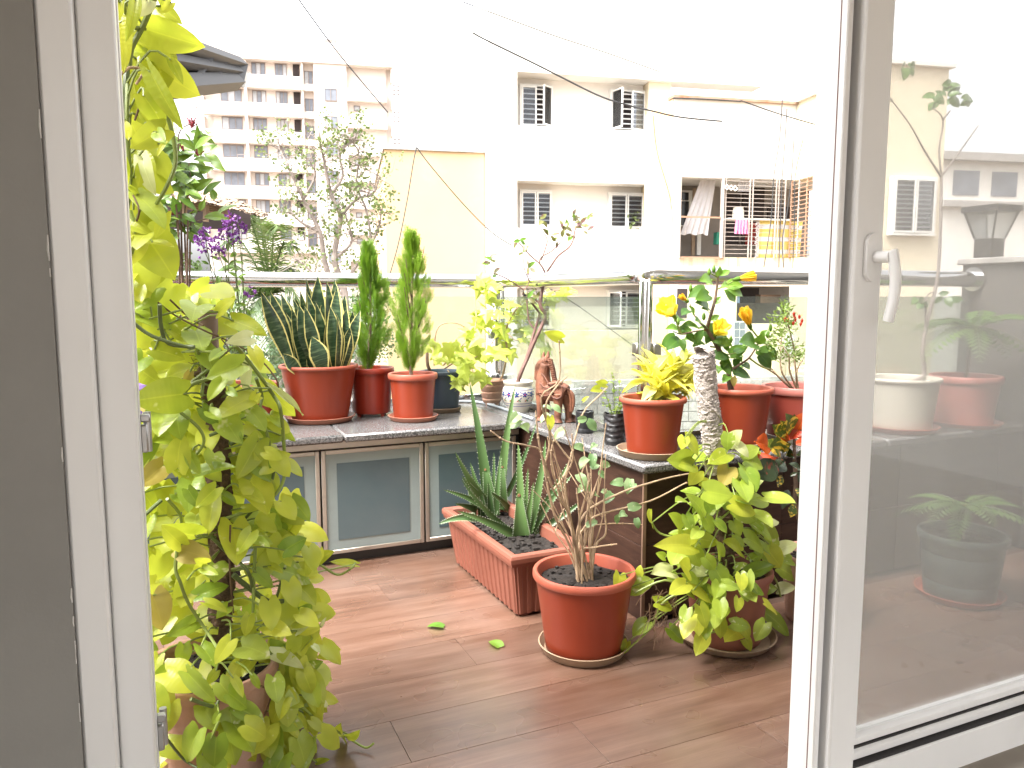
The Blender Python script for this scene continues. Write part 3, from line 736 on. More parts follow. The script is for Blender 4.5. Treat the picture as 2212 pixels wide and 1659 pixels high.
# wing coming towards the viewer
sW1 = ab(2035,400,16.3)[0]; DWf = 16.3; c0, c1 = 17.7, D1-.02
zw = zr+.05
q = MB(); q.bbox(r1,sW1,DWf,c0,GZ,zw); q.bbox(r1,sW1,c0,D1-.01,oz1-.05,zw); q.bbox(r1,sW1,c0,D1-.01,GZ,oz0); q.bbox(r1+1.3,sW1,c0,D1-.01,oz0,oz1-.05)
q.build('wing', M['cream_wall'], t)
q = MB(); q.bbox(r1-.12,sW1+.1,DWf-.12,D1-.11,zw,zw+.08); q.build('roof_edge', M['white_wall'], t)
wa0 = ab(1921,450,DWf)[0]; wa1 = ab(2008,450,DWf)[0]; wzb = ab(1960,505,DWf)[1]; wzt = ab(1960,387,DWf)[1]
grilled_window(t, wa0, wa1, wzb, wzt, DWf-.14, .05, .05, M['inside_dark'], 12)
# inner doors/windows of the balcony
def gpx(gx, gy, d): return ab(1431+.1627*gx, 351+.1627*gy, d)
def panel(name, gx0, gy0, gx1, gy1, d, m, parent, th=.05):
    a, za = gpx(gx0, gy0, d); b_, zb_ = gpx(gx1, gy1, d)
    q = MB(); q.bbox(a, b_, d-th, d, zb_, za); return q.build(name, m, parent)
DI = D1+1.69
pw = panel('window', 236, 370, 392, 850, DI, M['win_frame'], t)
panel('pane', 250, 395, 345, 500, DI-.055, M['win_dark'], pw, .01); panel('pane', 250, 515, 345, 835, DI-.055, M['win_dark'], pw, .01)
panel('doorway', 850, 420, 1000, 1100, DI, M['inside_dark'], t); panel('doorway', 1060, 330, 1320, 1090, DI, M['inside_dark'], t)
panel('doorway', 1390, 580, 1700, 760, DI, M['inside_dark'], t)
panel('pipe', 470, 240, 492, 1230, DI-.2, M['win_frame'], t, .08); panel('pipe', 400, 340, 418, 1240, DI-.3, M['bamboo'], t, .05)
# bars of the cage
DB = D1-.05
top, bot = 205, 1268
for gx, th in ((243,.05),(805,.075),(850,.025),(1170,.03),(1210,.03),(1520,.03),(1555,.025),(1640,.03)):
    a, z1_ = gpx(gx, top-20, DB); _, z0_ = gpx(gx, bot, DB)
    bar('bar', t, a, a, DB, z0_, z1_, M['bars'], th)
for gy in list(range(238, 1250, 57)):
    a, z_ = gpx(812, gy, DB); b_ = gpx(1640, gy, DB)[0]
    bar('bar', t, a, b_, DB+.02, z_, z_, M['bars'], .014)
for gy in (185, 720, 1258):
    a, z_ = gpx(243, gy, DB); b_ = gpx(805, gy, DB)[0]
    bar('bar', t, a, b_, DB, z_, z_, M['rusty'] if gy > 300 else M['bars'], .045)
# cage on the wing's flank (runs towards the viewer)
def barw(parent, d0, d1, z0, z1, m, th, s=None):
    s = r1-.06 if s is None else s
    if m.name not in _bars: _bars[m.name] = MB().box((-.5,-.5,-.5),(.5,.5,.5)).mesh('bar', m)
    c = Vector((s,(d0+d1)/2,(z0+z1)/2)); inst('bar', _bars[m.name], parent, BM @ Matrix.Translation(c) @ Matrix.Diagonal((th, max(abs(d1-d0),th), max(abs(z1-z0),th), 1)))
for k in range(19): barw(t, c0, c1, *(2*[oz0+.05+k*(oz1-oz0-.1)/18]), M['rusty'], .022)
for k in range(7): barw(t, *(2*[c0+k*(c1-c0)/6]), oz0, oz1-.05, M['bars' if k % 2 else 'rusty'], .035)
# washing and clutter on the balcony: things of their own
def cloth(name, gx0, gy0, gx1, gy1, d, m, label, cat, slant=0, n=8):
    q = MB(); a, za = gpx(gx0, gy0, d); b_, zb_ = gpx(gx1, gy1, d); nx = 14
    for i in range(nx+1):
        for j in range(n+1):
            s_ = a+(b_-a)*i/nx; z_ = za+(zb_-za)*j/n
            q.v.append(bw(s_+slant*j/n*(1-i/nx*.6), d+.035*math.sin(i*1.9+j*.3)*(j/n+.25), z_-abs(slant)*.12*math.sin(i)*.4*j/n))
    for i in range(nx):
        for j in range(n):
            k = i*(n+1)+j; q.face((k,k+n+1,k+n+2,k+1))
    return tag(q.build(name, m, loc=bw(a,d,zb_), smooth=True), label, cat)
cloth('towel', 970, 762, 1132, 950, D1-.09, M['towel_pink'], 'pink towel hung on the cage bars of the balcony', 'towel')
cloth('hanging_cloth', 505, 235, 690, 960, D1+.5, M['cloth_grey'], 'long grey cloth hanging at the open left side of the caged balcony', 'cloth', -.55)
cloth('rag', 1010, 240, 1165, 390, D1+.35, M['cloth_grey'], 'small grey rag hanging high behind the cage bars', 'cloth')
a, za = gpx(1290,770,D1+.15); b_, zb_ = gpx(1830,1265,D1+.15)
bk = thing('blanket', bw(a,D1+.15,zb_), 'yellow and white striped blanket hung inside the cage', 'blanket')
for k in range(9):
    q = MB(); nn = 10; z1_ = za+(zb_-za)*k/9; z0_ = za+(zb_-za)*(k+1)/9
    for i in range(nn+1):
        s_ = a+(b_-a)*i/nn; dd = D1+.15+.05*math.sin(i*1.7)+.01*k
        q.v += [bw(s_,dd,z1_), bw(s_,dd+.01,z0_)]
    for i in range(nn): q.face((2*i,2*i+1,2*i+3,2*i+2))
    q.build('stripe', M['blanket_w'] if k % 3 == 1 else M['blanket_y'], bk, True)
q = MB()
for k in range(26):
    z_ = za+(zb_-za)*k/26; q.tube([bw(a,D1+.15,z_),bw(a-.10-rnd(0,.05),D1+.12,z_-.06)], .012, 4)
q.build('fringe', M['blanket_w'], bk)
a, za = gpx(1003,740,D1+.3); top_ = gpx(1003,600,D1+.3)[1]
q = MB(); hh = top_-za; q.lathe([(.001,0),(.15,0),(.16,.03*hh),(.16,.72*hh),(.14,.85*hh),(.145,.88*hh),(.145,hh),(.001,hh)], bw(a,D1+.3,za), 20)
tag(q.build('drum', M['drum'], loc=bw(a,D1+.3,za), smooth=True), 'cream plastic drum standing behind the cage bars above the pink towel', 'drum')
q = MB(); sh_, zsh = gpx(1003,748,D1+.3); s_a = gpx(812,748,D1+.3)[0]; s_b = gpx(1640,748,D1+.3)[0]; q.bbox(s_a,s_b,D1+.05,D1+.5,zsh-.05,zsh); tag(q.build('balcony_shelf', M['win_frame'], loc=bw(sh_,D1+.3,zsh)), 'white shelf across the inside of the caged balcony', 'shelf')
for (x0,y0,x1,y1,m,nm,lb) in ((722,925,760,1085,M['green_box'],'crate','green box standing low behind the cage post'),(1150,800,1285,1090,M['red_cloth'],'red_cloth','dark red cloth behind the bars beside the pink towel')):
    a, za = gpx(x0,y0,D1+.9); b_, zb_ = gpx(x1,y1,D1+.9); q = MB(); q.bbox(a,b_,D1+.9,D1+1.1,zb_,za)
    tag(q.build(nm, m, loc=bw(a,D1+.9,zb_)), lb, nm.replace('_',' '))
# white zig-zag bracket
q = MB()
def gp3(gx, gy, d): s_, z_ = gpx(gx, gy, d); return bw(s_, d, z_)
for k in range(3):
    cx = 855+k*55; cy = 330+k*8
    q.tube([gp3(cx-28,cy,DB-.06),gp3(cx,cy-30,DB-.06),gp3(cx+28,cy,DB-.06),gp3(cx,cy+30,DB-.06),gp3(cx-28,cy,DB-.06)], .022, 6)
tag(q.build('folding_bracket', M['win_frame'], loc=gp3(850,330,DB-.06)), 'white zigzag folding bracket on the upper cage bars', 'bracket')
# lower balcony: clutter
def e4(cx, cy, d): return ab(1296+.293*cx, 540+.293*cy, d)
def ebox(name, cx0, cy0, cx1, cy1, d, th, m, parent=None, label=None, cat=None):
    a, za = e4(cx0,cy0,d); b_, zb_ = e4(cx1,cy1,d); q = MB(); q.bbox(a,b_,d,d+th,zb_,za)
    return q.build(name, m, parent, loc=bw(a,d,zb_), label=label, cat=cat)
ebox('blue_cloth', 925, 300, 1030, 392, D1+.4, .04, M['blue_cloth'], None, 'pale blue cloth hanging on the lower right balcony behind the hibiscus', 'cloth')
ebox('doorway', 1035, 280, 1170, 390, DI, .03, M['inside_dark'], t); ebox('doorway', 570, 285, 640, 500, D1-.01, .02, M['inside_dark'], t)
ebox('wooden_box', 1185, 330, 1330, 390, D1+.5, .3, M['bark'], None, 'brown wooden box on the lower right balcony', 'box')
wl = ebox('window', 985, 525, 1075, 705, D1-.03, .03, M['win_frame'], t)
for k in range(2):
    for j in range(3): ebox('pane', 993+k*42, 533+j*58, 1027+k*42, 583+j*58, D1-.045, .012, M['win_blue'], wl)
ac = thing('air_conditioner', bw(e4(1480,760,D1-.4)[0],D1-.4,e4(1480,760,D1-.4)[1]), 'white outdoor air conditioner unit on the lower right wall behind the red-flowered plant', 'air conditioner')
ebox('casing', 1425, 620, 1545, 765, D1-.42, .4, M['win_frame'], ac)
s_, z_ = e4(1487,695,D1-.43)
q = MB(); q.lathe([(.001,0),(.17,0),(.19,.01),(.19,.02),(.001,.02)], (0,0,0), 24); Mq = BM @ Matrix.Translation((s_,D1-.424,z_)) @ Matrix.Rotation(math.radians(90),4,'X'); q.v = [Mq @ p for p in q.v]; q.build('fan_grille', M['win_grey'], ac)
# low grey compound wall
dB = 17.5
t = thing('compound_wall', bl(5,dB), 'grey stone compound wall low in front of the white block', 'wall')
k0 = ab(1240,840,dB)[0]; k1 = ab(1850,840,dB)[0]; zk = ab(1300,823,dB)[1]
q = MB(); q.bbox(k0,k1,dB,dB+.25,GZ,zk); q.build('wall_core', M['grey_stone'], t)
for r_ in range(5):
    s_ = k0
    while s_ < k1:
        wd = rnd(.35,.6); z1_ = zk-.06-r_*.25
        q = MB(); q.bbox(s_+.01, min(s_+wd,k1)-.01, dB-.03-rnd(0,.02), dB-.002, z1_-.23, z1_); q.build('stone', M['grey_stone'], t); s_ += wd
# white building far right, seen through the pane
t = thing('far_white_house', bl(40,45), 'far white building with a grey roof edge, seen through the glass door', 'building')
f0 = ab(2030,400,45)[0]; zf = ab(2120,350,45)[1]
q = MB(); q.bbox(f0,f0+26,45,55,GZ,zf); q.build('wall', M['white_wall'], t)
q = MB(); q.bbox(f0-.3,f0+26,44.4,55,zf,zf+.5); q.bbox(f0,f0+26,44.5,45,zf-3.0,zf-2.6); q.build('roof_edge', M['grey_stone'], t)
for k in range(6):
    q = MB(); q.bbox(f0+1+k*3,f0+3+k*3,44.95,45.0,zf-2.2,zf-.6); q.build('window', M['win_grey'], t)
# ---------------- tower on the left
DT = 81.0
def fp(cx, cy, d=DT): return ab(405+.2441*cx, 81+.2441*cy, d)
t = thing('apartment_tower', bl(fp(900,900)[0], DT), 'tall pale pink apartment tower with rows of windows and projecting bands', 'building')
s0 = fp(215,600)[0]; s1 = fp(1765,600)[0]; sA = fp(530,600)[0]; sB = fp(1030,600)[0]; sC = fp(1122,600)[0]; sD = fp(1412,600)[0]; sF = fp(1722,600)[0]
zz0 = fp(600,193)[1]; sp = (zz0-fp(600,1182)[1])/4
zroof = zz0+1.6
q = MB(); q.bbox(s0,s1,DT+.8,DT+14,GZ,zz0); q.bbox(sC,sD,DT,DT+.8,GZ,zz0); q.build('wall', M['tower_wall'], t)
q = MB(); q.bbox(s0-.9,s1+.6,DT-.2,DT+14,zz0,zroof); q.build('parapet', M['tower_wall'], t)
q = MB(); ra = fp(1130,60)[0]; rb = fp(1430,60)[0]; q.bbox(ra,rb,DT+3,DT+8,zroof,fp(1200,-20)[1]); q.build('tank_room', M['tower_wall'], t)
q = MB(); a, za = fp(1210,14,DT+2.95); b_, zb_ = fp(1325,52,DT+2.95); q.bbox(a,b_,DT+2.9,DT+2.99,zb_,za); q.build('vent', M['win_bronze'], t)
wmesh = {}
def tower_window(sa, sb, z0, z1, d, npan, gl, cache=wmesh):
    q = MB(); f_ = .07; w_ = sb-sa
    q.bbox(sa,sb,d-.06,d,z1-f_,z1); q.bbox(sa,sb,d-.10,d,z0,z0+f_)
    for k in range(npan+1): x = sa+k*(w_-f_)/npan; q.bbox(x,x+f_,d-.06,d,z0+f_,z1-f_)
    wn_ = q.build('window', M['win_bronze'], t)
    for k in range(npan):
        x = sa+k*(w_-f_)/npan; q = MB(); q.bbox(x+f_,x+(w_-f_)/npan,d-.03,d-.005,z0+f_,z1-f_)
        q.build('pane', gl if random.random() < .75 else M['win_pale'], wn_)
M['win_pale'] = mat('window_glass_bright', (.45,.46,.48), .2, .2, .8)  # paler glass colour for random panes, also on the cooling units
for k in range(7):
    zk = zz0-k*sp; zw1 = zk-.06; zw0 = zk-.06-1.22
    # projecting bands under the windows
    q = MB(); q.bbox(s0-.9,sA,DT,DT+.79,zk-sp,zk-1.42); q.build('spandrel', M['tower_wall'], t)
    q = MB(); q.bbox(sA+.01,sB,DT-.15,DT+.79,zk-sp,zk-1.42); q.build('spandrel', M['tower_wall'], t)
    q = MB(); q.bbox(sB+.01,sC-.01,DT+.1,DT+.79,zk-sp,zk-2.0); q.build('spandrel', M['tower_wall'], t)
    q = MB(); q.bbox(sA-.25,sA,DT+.02,DT+.79,zk-1.42,zk); q.build('pier', M['tower_wall'], t)
    q = MB(); q.bbox(sB-.2,sB,DT+.02,DT+.79,zk-1.42,zk); q.build('pier', M['tower_wall'], t)
    big = k == 4
    tower_window(fp(287,600)[0], fp(475,600)[0], zw0-(.3 if big else 0), zw1, DT+.8, 3, M['win_grey'])
    tower_window(fp(568,600)[0], fp(693,600)[0], zw0, zw1, DT+.8, 3, M['win_grey'])
    tower_window(fp(778,600)[0], fp(884,600)[0], zw0, zw1, DT+.8, 3, M['win_grey'])
    q = MB(); a = fp(938,600)[0]; b_ = fp(996,600)[0]; q.bbox(a,b_,DT+.72,DT+.79,zw0,zw1); q.build('duct_opening', M['inside_dark'], t)
    if k >= 3:
        q = MB(); q.bbox(a+.08,b_-.05,DT+.3,DT+.7,zw0,zw0+.5); q.build('cooling_unit', M['win_pale'], t)
    tower_window(fp(1037,600)[0], fp(1113,600)[0], zk-1.9, zk-.6, DT+.8, 2, M['win_grey'])
    tower_window(fp(1214,600)[0], fp(1325,600)[0], zk-3.55+.0, zk-2.35, DT-.01, 2, M['win_grey'])
    # recessed bays on the right with a slab edge over each
    zc = zk-.75 if k else zk
    q = MB(); q.bbox(sD,s1,DT-.05,DT+.79,zk-.75-sp,zk-.75-1.55); q.build('spandrel', M['tower_wall'], t)
    if k: tower_window(fp(1472,600)[0], fp(1528,600)[0], zk-1.6, zk-1.05, DT+.8, 1, M['win_pale'])
    # slanting fins and pierced bricks at both ends
    for (sa, sg) in ((s0-.9,1),(s1+.55,-1)):
        q = MB(); q.bbox(sa,sa+sg*.12,DT+.2,DT+1.6,zk-1.35,zk-.1); q.build('fin', M['tower_wall'], t)
        q = MB()
        for i in range(2):
            for j in range(3): q.bbox(sa+sg*(-.25-.42*i)-.12,sa+sg*(-.25-.42*i)+.12,DT+1.0,DT+1.1,zk-1.55-.42*j,zk-1.42-.42*j)
        q.build('pierced_bricks', M['win_bronze'], t, kind='stuff')
q = MB(); q.bbox(s0-.9,s0,DT+1.05,DT+14,GZ,zz0); q.bbox(s1,s1+.6,DT+1.05,DT+14,GZ,zz0); q.build('end_wall', M['tower_wall'], t)
# small brackets under some windows
q = MB(); a, za = fp(605,795,DT-.4); b_, zb_ = fp(707,842,DT-.4)
for (x0,z0,x1,z1) in ((a,za,a,zb_),(a,zb_,b_,zb_),(b_,zb_,b_,za)): q.tube([bw(x0,DT-.45,z0),bw(x1,DT-.45,z1)], .035, 4)
a, za = fp(442,1040,DT-.4); b_, zb_ = fp(530,1082,DT-.4)
for (x0,z0,x1,z1) in ((a,za,a,zb_),(a,zb_,b_,zb_),(a,za,b_,za+.1)): q.tube([bw(x0,DT-.45,z0),bw(x1,DT-.45,z1)], .035, 4)
q.build('bracket', M['win_bronze'], t)
# ---------------- cables
def cable(pts, d, r, label, sag=0):
    P_ = []
    for (x,y) in pts: s_, z_ = ab(x,y,d); P_.append(bw(s_,d,z_))
    q = MB(); q.tube(smooth_path(P_,6), r, 6); tag(q.build('cable', M['cable'], loc=P_[0], smooth=True), label, 'cable', 'overhead cables')
cable([(1000,4),(1077,33),(1200,78),(1310,114),(1425,155)], 21, .013, 'uppermost thin cable slanting across the white block')
cable([(1020,70),(1051,87),(1160,140),(1290,205),(1360,228),(1406,239),(1470,253),(1560,262)], 15, .016, 'thick cable crossing both upper windows of the white block')
cable([(640,-10),(662,22),(735,120),(838,243)], 20, .016, 'cable slanting across the pale tower')
cable([(900,318),(930,358),(1000,440),(1060,500),(1105,530)], 20, .014, 'cable sagging from the yellow parapet towards the twiggy plant')
cable([(900,318),(893,350),(880,430),(862,520),(843,590),(825,650)], 20.5, .014, 'cable hanging down the yellow wall behind the cypresses')
cable([(1190,625),(1240,655),(1310,705),(1388,762)], 19, .013, 'thin cable seen through the railing glass below the handrail')
cable([(1600,217),(1680,245),(1765,270)], 15, .012, 'short cable running to the door frame at upper right')
cable([(1454,212),(1520,214),(1600,219)], 19.5, .02, 'dark cable along the roof edge of the balcony building')
for i, (pts) in enumerate(([(1690,215),(1684,300),(1672,380),(1665,480),(1648,590)],[(1700,235),(1696,300),(1690,380),(1686,470),(1682,590)],[(1715,300),(1710,380),(1700,460),(1690,520),(1694,590)],[(1735,300),(1718,380),(1716,480),(1712,590)])):
    cable(pts, 17.2, .012, ['leftmost of the cables hanging over the cage','second cable from the left hanging over the cage','third hanging cable over the cage, kinked low down','rightmost cable hanging over the cage'][i])
cable([(1411,250),(1420,330),(1450,440),(1452,540),(1448,590)], 19.5, .010, 'thin cable hanging down the cream pier')
# ---------------- metal canopy upper left
def c1(cx, cy): return 216+cx*.3255, cy*.3255
def cp(cx, cy, Y): return ay(*c1(cx,cy), Y)
t = thing('metal_canopy', cp(700,500,7), 'dark framed metal canopy jutting in at upper left behind the vine leaves', 'canopy')
A, B, C, D = cp(330,255,5.2), cp(900,432,7.6), cp(868,548,7.2), cp(200,600,4.6)
def lerp(a, b, t_): return a+(b-a)*t_
q = MB(); n_ = (B-A).cross(D-A).normalized(); th = n_*.012
q.quad(A,B,C,D); q.quad(D+th,C+th,B+th,A+th); q.build('roof_sheet', M['awning'], t)
T = (B-C).normalized()
E_, F_ = cp(992,482,7.9), cp(962,582,7.55)
q = MB(); q.quad(B,E_,F_,C); q.quad(C+th,F_+th,E_+th,B+th); q.build('end_sheet', mat('awning_end', (.42,.40,.36), .6), t)
for (p0,p1,r_) in ((A,B,.06),(D,C,.075),(B,C,.06),(lerp(A,D,.42),lerp(B,C,.45),.05),(lerp(A,B,.55),lerp(D,C,.42),.028),(lerp(A,B,.75),lerp(D,C,.62),.028),(lerp(A,B,.93),lerp(D,C,.78),.028)):
    q = MB(); q.tube([p0-n_*.05,p1-n_*.05], r_, 4); q.build('beam', M['awning_frame'], t)
# ---------------- thatched shelter
DH = 13.0
t = thing('thatched_shelter', ay(*c1(700,1400),DH), 'shelter with a ragged thatched roof behind the leafy plants at left', 'shelter')
q = MB()
ridge = [(380,1235),(640,1262),(900,1330),(1090,1420)]
eave = [(380,1330),(640,1330),(880,1385),(1060,1432)]
for k in range(900):
    u = random.random(); i = min(int(u*3),2); f_ = u*3-i
    a = Vector(ridge[i]).lerp(Vector(ridge[i+1]), f_); b_ = Vector(eave[i]).lerp(Vector(eave[i+1]), f_)
    v_ = rnd(-.12,.9); pA = cp(*(a+(b_-a)*v_), DH+1.2-1.4*v_); pB = cp(*(a+(b_-a)*(v_+.25)+Vector((rnd(10,45),rnd(-4,10)))), DH+.9-1.4*v_)
    q.tube([pA,pB], rnd(.008,.02), 3, False)
q.build('thatch', M['thatch'], t, kind='stuff')
q = MB()
for i in range(3):
    q.quad(cp(*ridge[i],DH+1.25), cp(*ridge[i+1],DH+1.25), cp(*eave[i+1],DH), cp(*eave[i],DH))
q.build('roof_mat', M['thatch'], t)
q = MB(); q.quad(cp(380,1330,DH+1.6),cp(1000,1400,DH+1.6),cp(1000,1520,DH+1.6),cp(380,1520,DH+1.6)); q.build('shade_sheet', M['inside_dark'], t)  # dark sheet standing in for the shade under the thatch
for (x,y0,y1) in ((705,1330,1470),(812,1350,1450),(845,1370,1450),(560,1330,1470)):
    q = MB(); q.tube([cp(x,y0,DH+.1),cp(x-3,y1,DH+.1)], .05, 6); q.build('post', M['bamboo'], t)
for k in range(5):
    q = MB(); q.tube([cp(450,1290+k*18,DH+.3),cp(800+k*10,1360+k*14,DH+.2)], .025, 5); q.build('pole', M['bamboo'], t)
# ================================================================== PLANTS: leaf meshes
def leaf_mesh(name, m, width=.8, heart=.2, fold=.25, arch=.12, wave=.0, peak=.38, tipw=.9, nx=4, ny=8, twist=0.0):
    """one leaf along +Y, length 1, normal +Z, petiole at the origin, tip at (0,1,0)"""
    q = MB()
    for j in range(ny+1):
        t_ = j/ny
        w_ = (t_/peak)**.55 if t_ < peak else (1-((t_-peak)/(1-peak))**(1.55*tipw))
        if heart > .03:
            w_ = math.sin(math.pi*t_**.60)**.70 if 0 < t_ < 1 else 0
            if t_ > .86: w_ *= .86
        w_ = max(w_, .0)*width/2
        if heart > .03: w_ = max(w_, width*.34*(1-t_*2.2)) if t_ < .45 else w_
        for i in range(nx+1):
            s_ = (i/nx)*2-1
            x = s_*w_
            y = t_-heart*math.sin(math.pi*min(abs(s_),1)*.62)*(1-t_)**2.2
            z = fold*abs(x) + arch*4*t_*(1-t_)*.6 + wave*math.sin(6*t_+s_*2)*abs(s_)*.5 - .3*fold*abs(s_)**2*w_
            if twist: a = twist*(t_); x, z = x*math.cos(a)-z*math.sin(a), x*math.sin(a)+z*math.cos(a)
            q.v.append(Vector((x,y,z)))
    for j in range(ny):
        for i in range(nx):
            a = j*(nx+1)+i
            q.face((a,a+1,a+nx+2,a+nx+1), tuple((ii/nx, jj/ny) for ii,jj in ((i,j),(i+1,j),(i+1,j+1),(i,j+1))))
    return q.mesh(name, m, Vector((0,0,0)), True)
def variants(name, m, n=4, width=.8, **k):
    out = []
    for i in range(n):
        kk = dict(k); kk['fold'] = k.get('fold',.25)*rnd(.4,1.6); kk['arch'] = k.get('arch',.12)*rnd(.2,1.8); kk['wave'] = k.get('wave',.05)*rnd(-1,1.5)
        out.append(leaf_mesh(name, m, width*rnd(.9,1.1), **kk))
    return out
def frame(base, tip, nrm, wf=1.0, L=None):
    base = Vector(base); y = Vector(tip)-base; l = y.length if L is None else L; y = y.normalized()
    z = Vector(nrm); z = z - y*z.dot(y)
    if z.length < 1e-4: z = y.orthogonal()
    z.normalize(); x = y.cross(z)
    R = Matrix((x,y,z)).transposed().to_4x4()
    return Matrix.Translation(base) @ R @ Matrix.Diagonal((l*wf,l,l,1))
def put_leaf(parent, meshes, base, tip, nrm=None, wf=1.0, name='leaf'):
    if nrm is None:
        nrm = (CAMV-Vector(base)).normalized()*.8 + Vector((rnd(-.5,.5),rnd(-.5,.3),rnd(.1,.9)))
    return inst(name, random.choice(meshes), parent, frame(base, tip, nrm, wf))
LM = {}
for k in ('lime','lime_pale','lime_tan','lime_green','marble'):
    LM[k] = variants('pothos_leaf', M[k], 4 if k in ('lime','marble') else 3, .78, heart=.20, fold=.22, arch=.14, wave=.06, nx=6, ny=10)
LM['hib'] = variants('hibiscus_leaf', M['hib_leaf'], 3, .70, heart=.05, fold=.28, arch=.12, wave=.05, peak=.35)
LM['hibl'] = variants('hibiscus_leaf', M['hib_light'], 2, .62, heart=.03, fold=.3, arch=.12, peak=.38)
LM['ixora'] = variants('ixora_leaf', M['ixora_leaf'], 3, .36, heart=0, fold=.35, arch=.10, peak=.48)
LM['ylw'] = variants('song_leaf', M['ylw_leaf'], 4, .30, heart=0, fold=.5, arch=.16, peak=.42)
LM['twig'] = variants('twig_leaf', M['twig_leaf'], 3, .62, heart=.04, fold=.35, arch=.15, wave=.07, peak=.40)
LM['purple'] = variants('purple_leaf', M['purple_leaf'], 3, .45, heart=0, fold=.35, arch=.12, peak=.5, ny=5, nx=2)
LM['mint'] = variants('mint_leaf', M['mint'], 2, .7, heart=0, fold=.3, arch=.1, peak=.45, ny=4, nx=2)
LM['croton_y'] = variants('croton_leaf', M['croton_y'], 2, .46, heart=0, fold=.4, arch=.14, wave=.12, peak=.55)
LM['croton_r'] = variants('croton_leaf', M['croton_r'], 2, .46, heart=0, fold=.4, arch=.14, wave=.12, peak=.55)
LM['croton_d'] = variants('croton_leaf', M['croton_d'], 2, .42, heart=0, fold=.4, arch=.14, wave=.12, peak=.55)
LM['vinegreen'] = variants('young_leaf', M['hib_light'], 2, .5, heart=0, fold=.3, arch=.1, peak=.45, ny=5, nx=2)
def star_mesh(m):
    q = MB(); out = [(0,0),(.20,-.14),(.46,-.10),(.36,.16),(.60,.40),(.26,.42),(.0,1.0),(-.26,.42),(-.60,.40),(-.36,.16),(-.46,-.10),(-.20,-.14)]
    c = Vector((0,.28,.05)); q.v.append(c)
    for (x,y) in out: q.v.append(Vector((x,y,-.10*abs(x)-.06*y*y+rnd(-.02,.02))))
    n = len(out)
    for k in range(n): q.face((0,1+k,1+(k+1)%n), tuple((a[0]+.5,max(a[1],0)) for a in ((0,.28),out[k],out[(k+1)%n])))
    return q.mesh('star_leaf', m)
LM['star'] = [star_mesh(M['vine_lime']) for _ in range(4)]

# ------------------------------------------------------------------ pots
def pot_part(root, c, rt, rb, h, m, rim_m=None, rim_h=.028, rim_w=.010, soil=True, feet=0, bands=0, name='pot'):
    c = Vector(c); q = MB(); n = 44
    wall = .004; zr = h-rim_h
    prof = [(.001,0),(rb-.004,0),(rb,.004)]
    for k in range(1,8): prof.append((rb+(rt-rim_w-rb)*k/8, .004+(zr-.004)*k/8))
    prof += [(rt-rim_w,zr)]
    if bands:
        prof = [(.001,0),(rb-.004,0),(rb,.004)]
        for k in range(bands):
            z_ = zr*(k+.6)/bands; r_ = rb+(rt-rim_w-rb)*z_/zr
            prof += [(r_-.0004,z_-.004),(r_-.002,z_-.0015),(r_-.002,z_+.0015),(r_,z_+.004)]
        prof.append((rt-rim_w,zr))
    q.lathe(prof, c, n)
    if feet:
        for k in range(feet):
            a = 2*math.pi*(k+.3)/feet; p = c+Vector((math.cos(a)*(rb-.012),math.sin(a)*(rb-.012),-.012)); q.lathe([(.001,0),(.009,0),(.011,.0125)], p, 8)
    po = q.build(name, m, root, True)
    q = MB(); q.lathe([(rt-rim_w+.0004,zr),(rt-.003,zr+.001),(rt,zr+.006),(rt,h-.006),(rt-.003,h-.001),(rt-.007,h),(rt-rim_w-.004,h-.003),(rt-rim_w-.007,h-.012),(rt-rim_w-.012,h-.06)], c, n)
    q.build('rim', rim_m or m, po, True)
    if soil:
        q = MB(); rs = rt-rim_w-.010; rings = 7; base = 0; zs_ = h-.034
        q.v.append(c+Vector((0,0,zs_+.006)))
        for i in range(1,rings+1):
            for k in range(28):
                a = 2*math.pi*k/28; r_ = rs*i/rings
                q.v.append(c+Vector((r_*math.cos(a),r_*math.sin(a),zs_+rnd(-.005,.005)+(.006*(1-i/rings)))))
        for k in range(28): q.face((0,1+k,1+(k+1)%28))
        for i in range(rings-1):
            for k in range(28):
                a = 1+i*28+k; b_ = 1+i*28+(k+1)%28; q.face((a,a+28,b_+28,b_))
        for k in range(60):
            a = rnd(0,6.28); r_ = rs*.95*math.sqrt(random.random()); p = c+Vector((r_*math.cos(a),r_*math.sin(a),zs_+.004)); e = rnd(.002,.006)
            q.box((p.x-e,p.y-e,p.z-e),(p.x+e*rnd(.6,1.2),p.y+e,p.z+e*.8))
        q.build('soil', M['soil'], po)
    return po
def saucer(c, r, m, label, h=.022, name='saucer'):
    q = MB(); q.lathe([(.001,.0005),(r*.86,.0005),(r*.90,.004),(r-.003,h-.003),(r,h),(r-.004,h+.001),(r*.87,.007),(.001,.006)], (0,0,0), 44)
    q.v = [p+Vector(c) for p in q.v]
    return tag(q.build(name, m, loc=c, smooth=True), label, 'saucer', 'plant pot saucers')
SH = .0065                                                 # a pot stands this high in its saucer
def stem(root, pts, r0, r1, m, name='stem', k=4, n=7):
    p = smooth_path(pts, k); q = MB(); q.tube(p, taper(len(p), r0, r1), n); return q.build(name, m, root, True)
